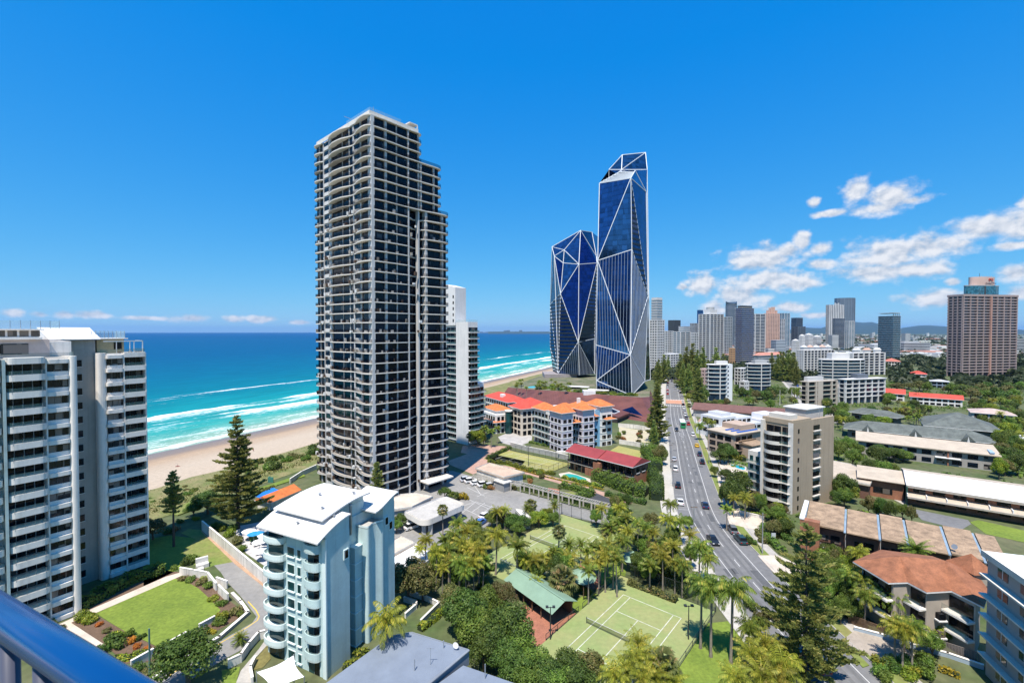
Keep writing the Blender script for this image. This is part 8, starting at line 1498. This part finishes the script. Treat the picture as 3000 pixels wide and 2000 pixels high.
for s, x, y, o, k, c, l in [('T3', 640, 440, 5, 'suv', 'white', 'white car parked at the right kerb beside the van'), ('T3', 710, 640, 5, 'suv', 'navy', 'first of two dark cars parked near the motel pool'), ('T3', 738, 720, 5, 'suv', 'black', 'second of two dark cars parked near the motel pool'), ('T3', 445, 690, -5, 'hatch', 'silver', 'silver car parked at the left kerb'), ('T3', 455, 790, -5, 'suv', 'white', 'white car parked at the left kerb below the silver one'), ('T3', 480, 960, -5, 'suv', 'black', 'dark car parked alone at the left kerb'), ('T3', 500, 1130, -5, 'sedan', 'white', 'white car parked at the left kerb under a palm'), ('T3', 680, 550, 5, 'hatch', 'yellow', 'yellow car parked beside the driveway')]: on_road(s, x, y, o, k, c, l, group=KC)
for i, (x, y, c) in enumerate(((570, 235, 'white'), (560, 200, 'silver'), (545, 165, 'white'), (535, 130, 'black'), (525, 105, 'white'), (575, 265, 'grey'), (600, 330, 'red'))): on_road('T3', x, y, 5, 'suv', c, c + ' car in the row parked between the crossing and the bus', group='cars parked near the crossing')
for i, yy in enumerate(range(350, 560, 11)):
    for o in (-5, 5):
        if random.random() < .75: p, d = at_y(RP, yy); q = p + Vector((d.y, -d.x)) * o; car((q.x, q.y), math.atan2(d.y, d.x), 'suv', random.choice(['white', 'silver', 'black', 'grey', 'white', 'red']), 'far car parked along the road beyond the red crossing', 'cars beyond the crossing')
for yy, o in ((470, -1.6), (455, -1.6), (400, 1.6)): p, d = at_y(RP, yy); q = p + Vector((d.y, -d.x)) * o; car((q.x, q.y), math.atan2(d.y, d.x), 'sedan', random.choice(['black', 'grey', 'silver']), 'far car driving beyond the red crossing', 'cars beyond the crossing')
for yy in range(300, 560, 9):
    if random.random() < .7: p, d = at_y(R2, yy); q = p + Vector((d.y, -d.x)) * 2.9; car((q.x, q.y), math.atan2(d.y, d.x), 'suv', random.choice(['white', 'silver', 'black', 'grey', 'white', 'blue']), 'car parked along the second road', 'cars along the second road')
for i, (x, y, c, k) in enumerate(((265, 310, 'silver', 'suv'), (315, 325, 'white', 'suv'), (378, 350, 'white', 'hatch'), (465, 368, 'white', 'suv'), (545, 385, 'silver', 'suv'))): p = G('E1', x, y); car((p.x, p.y), rad(25), k, c, ['silver car in the tower shadow, first of the car park row', 'white wagon, second of the car park row', 'small white car, third of the car park row', 'white wagon, fourth of the car park row', 'silver-blue wagon, last of the car park row'][i], 'cars in the car park row', .045)
for x, y, c, l in ((430, 800, 'blue', 'blue car half hidden under the car park trees'), (475, 725, 'white', 'white car half hidden under the car park trees'), (585, 750, 'silver', 'silver car half hidden under the car park trees')): p = G('E1', x, y); car((p.x, p.y), rad(60), 'hatch', c, l, 'cars under the trees', .045)
p = G('S6', 155, 385); car((p.x, p.y), rad(40), 'suv', 'white', 'white utility parked under the entrance canopy', None, .045)
for x, y, c, l in ((1690, 1420, 'navy', 'dark blue car parked under the large road pine'), (1600, 1535, 'navy', 'blue car parked below the large road pine')): p = G('T5', x, y); car((p.x, p.y), rad(95), 'sedan', c, l, 'cars under the road pine')
p = G('T3', 720, 385); r = building('delivery_van', 'white delivery van parked across the motel forecourt', 'van', (p.x, p.y), 100); bx('cargo_body', MATS['car_paint_white'], r, 0, 4.2, 0, 1.9, .4, 2.4); bx('cab', MATS['car_paint_white'], r, 4.2, 5.5, .05, 1.85, .4, 1.6); bx('windscreen', MATS['car_glass'], r, 4.2, 5.0, .12, 1.78, 1.6, 2.2)
for x in (.9, 4.4):
    for y in (.1, 1.8): part('wheel', MB().tube([(x, y - .1, .36), (x, y + .1, .36)], .36, 12), MATS['tyre_rubber'], r)
def bus():
    p = G('T3', 545, 345); c, d = at_y(RP, p.y); nr = Vector((d.y, -d.x)); q = c + nr * 1.7; r = thing('city_bus', 'white city bus with a green rear on the road', 'bus', (q.x, q.y, .034), math.atan2(d.y, d.x)); gb = mat('bus_green', (.03, .25, .1), .35); L = 11.5
    part('body', MB().box(-L / 2 + 1.6, L / 2, -1.25, 1.25, .35, 3.1), MATS['car_paint_white'], r); part('rear_panel', MB().box(-L / 2, -L / 2 + 1.6, -1.25, 1.25, .35, 3.05), gb, r); part('roof_pod', MB().box(-2, 2, -.8, .8, 3.1, 3.35), MATS['car_paint_white'], r)
    for s in (-1, 1):
        for k in range(6): bx('window', MATS['car_glass'], r, -L / 2 + 1.9 + k * 1.55, -L / 2 + 3.35 + k * 1.55, s * 1.25 - .03, s * 1.25 + .03, 1.4, 2.5)
        for x in (-3.4, 3.6): part('wheel', MB().tube([(x, s * 1.1 - .15, .48), (x, s * 1.1 + .15, .48)], .48, 14), MATS['tyre_rubber'], r)
    bx('rear_window', MATS['car_glass'], r, -L / 2 - .02, -L / 2 + .05, -1, 1, 1.7, 2.7)
bus()
def pole(s, x, y, h, label, arm=None, m=None, wires=None):
    p = G(s, x, y); r = thing('utility_pole', label, 'pole', (p.x, p.y, 0)); part('pole', MB().tube([(0, 0, 0), (0, 0, h)], [.16, .1], 8), m or M_galv, r)
    if arm: part('crossarm', MB().bar((-arm, 0, h - .4), (arm, 0, h - .4), .12), m or M_timber, r)
    return Vector((p.x, p.y, h - .4))
P1 = pole('T5', 572, 265, 8.6, 'slim grey pole on the left footpath by the small street tree', .8); P2 = pole('T5', 1203, 385, 9.4, 'slim grey pole on the right verge by the parked wagons', .8); P3 = pole('T3', 790, 730, 9, 'grey pole on the right verge by the motel pool', .8); P4 = pole('T3', 422, 960, 8.5, 'grey pole on the left footpath by the lone dark car', .7); P5 = pole('T3', 400, 775, 9, 'grey pole on the left footpath by the silver car', .7); P6 = pole('T3', 380, 440, 9, 'dark pole at the side street corner', .7); P7 = pole('T3', 650, 360, 9, 'grey pole beside the forecourt', .7)
pole('S2', 1150, 1640, 9, 'slim green post standing between the railing and the lane', None, mat('green_post', (.08, .16, .15), .5)); pole('T3', 1635, 130, 11, 'tall white flagpole beside the second road', None, M_white_p); pole('T3', 1515, 130, 10.5, 'second white flagpole beside the second road', None, M_white_p)
def wire(a, b, label):
    n = 10; pts = []
    for i in range(n + 1): t = i / n; q = a.lerp(b, t); q.z -= 1.0 * math.sin(math.pi * t); pts.append(q - Vector((a.x, a.y, 0)))
    o = single('power_wire', MB().tube(pts, .018, 4), M_metal, label, 'wire', (a.x, a.y, 0))
wire(P1, P2, 'power wire crossing the road near the palms'); wire(P2, P3, 'power wire along the right verge'); wire(P3, P7, 'power wire along the far right verge'); wire(P4, P5, 'power wire along the left footpath'); wire(P5, P6, 'power wire towards the side street')
def sign(s, x, y, w, h, hp, col, label, text=None):
    p = G(s, x, y); r = thing('street_sign', label, 'sign', (p.x, p.y, 0)); part('panel', MB().box(-w / 2, w / 2, -.04, .04, hp, hp + h), mat('sign_' + label[:6], col, .5), r); [part('post', MB().tube([(q * w, 0, 0), (q * w, 0, hp)], .04, 6), M_galv, r) for q in (-.3, .3)]
sign('T5', 545, 400, 2.0, 1.4, 1.2, (.10, .25, .5), 'blue and white signboard on the left footpath by the palms'); sign('T5', 1305, 270, 1.0, 1.5, .6, (.55, .6, .66), 'pale signboard beside the hedge on the right'); sign('T5', 1245, 215, 1.0, .7, .9, (.6, .55, .4), 'small cream signboard beside the right pole'); sign('T3', 935, 915, 1.6, 1.0, .8, (.6, .62, .6), 'white signboard at the driveway of the beige block'); sign('T3', 870, 590, 1.6, 1.0, 1.0, (.55, .58, .6), 'white signboard by the motel hedge')
# motel pool
P = [G('T3', *q) for q in [(1000, 735), (1070, 740), (1165, 765), (1150, 790), (1080, 770)]]; single('swimming_pool', MB().prism(rounded([(v.x, v.y) for v in P], .6), .02, .12), mat('pool_water_blue', (.02, .42, .6), .08, var=.08, scale=.4), 'bright blue swimming pool behind the bright hedge', 'pool')
P = [G('S7', *q) for q in [(1330, 960), (1400, 955), (1440, 985), (1350, 1000)]]
# roof and ground clutter
def bench(s, x, y, ang, label):
    p = G(s, x, y); r = thing('sun_lounger', label, 'lounger', (p.x, p.y, .06), ang, 'loungers on the pool terrace'); part('seat', MB().box(-.35, .35, -.9, .5, .28, .36), M_white_p, r); part('backrest', MB().add([(-.35, .5, .32), (.35, .5, .32), (.35, 1.0, .75), (-.35, 1.0, .75), (-.35, .5, .26), (.35, .5, .26), (.35, 1.05, .7), (-.35, 1.05, .7)], [(0, 1, 2, 3), (7, 6, 5, 4), (0, 4, 5, 1), (3, 2, 6, 7)]), M_white_p, r)
    for q in (-.3, .3):
        for t in (-.8, .4): part('leg', MB().box(q - .03, q + .03, t - .03, t + .03, 0, .28), M_galv, r)
for x, y in ((250, 600), (290, 640), (250, 660), (310, 680), (220, 580)): bench('S3', x, y, random.uniform(0, 3), 'white sun lounger on the stone pool terrace')
P = [G('S3', *q) for q in [(190, 545), (240, 530), (255, 560), (205, 585)]]; single('terrace_planter', MB().prism(rounded([(v.x, v.y) for v in P], .4), .05, .5), mat('planter_green', (.12, .2, .04), .95, fine=.3), 'low green planter bed on the stone pool terrace', 'planter')
# beach walkers
def person(a, o, col, label):
    p = CF(a, o); r = link('person', None, None, (p.x, p.y, -.2), random.uniform(0, 6)); tag(r, label, 'person', 'people on the beach'); me = D.meshes.new('body'); sk = mat('skin', (.4, .25, .18), .7); cl = mat('cloth_' + col[0], col[1], .9)
    b = MB(); b.tube([(-.1, 0, 0), (-.1, .02, .45), (-.09, 0, .85)], [.05, .07, .09], 7, 0).tube([(.12, .12, 0), (.1, .08, .45), (.09, 0, .85)], [.05, .07, .09], 7, 0).tube([(0, 0, .8), (0, 0, 1.1), (0, 0, 1.42), (0, 0, 1.5)], [.16, .15, .19, .07], 8, 1).tube([(-.2, 0, 1.4), (-.27, .05, 1.1), (-.25, .15, .85)], [.055, .045, .03], 6, 0).tube([(.2, 0, 1.4), (.27, -.02, 1.1), (.28, .05, .85)], [.055, .045, .03], 6, 0).tube([(0, 0, 1.48), (0, .01, 1.58), (0, .01, 1.7), (0, 0, 1.76)], [.06, .1, .1, .04], 8, 0)
    link('body', b.mesh('body', [sk, cl]), r)
for a, o, c, l in ((20, -40, ('red', (.4, .05, .04)), 'person in a red top walking on the dry sand'), (260, -12, ('dark', (.05, .05, .07)), 'person in dark clothes by the wet sand'), (285, -18, ('pale', (.6, .6, .6)), 'person in a pale top on the far beach'), (310, -8, ('blue', (.05, .1, .3)), 'person in a blue top at the far waterline')): person(a, o, c, l)
p = CF(-6, -34); r = thing('beach_buoy', 'small dark red object lying on the dry sand', 'debris', (p.x, p.y, -.02)); part('hull', MB().tube([(-1, 0, .1), (0, 0, .3), (1, .1, .1)], [.05, .3, .05], 8), mat('faded_red', (.25, .1, .09)), r); part('mast', MB().tube([(0, 0, .3), (0, 0, 1.2)], .04, 5), M_galv, r)

# ================================================================ haze
hz = MB().box(-33600, 46000, -18000, 46000, -4, 500)
ho = link('haze', hz.mesh('haze', [])); ho['kind'] = 'stuff'; tag(ho, 'thin pale blue coastal air over the whole view', 'haze'); hm = D.materials.new('haze_air'); hm.use_nodes = True; N = hm.node_tree.nodes; N.clear(); pv = N.new('ShaderNodeVolumePrincipled'); pv.inputs['Color'].default_value = (.3, .6, 1, 1); pv.inputs['Density'].default_value = 2.3e-5; pv.inputs['Anisotropy'].default_value = .2; oo = N.new('ShaderNodeOutputMaterial'); hm.node_tree.links.new(pv.outputs[0], oo.inputs['Volume']); ho.data.materials.append(hm)
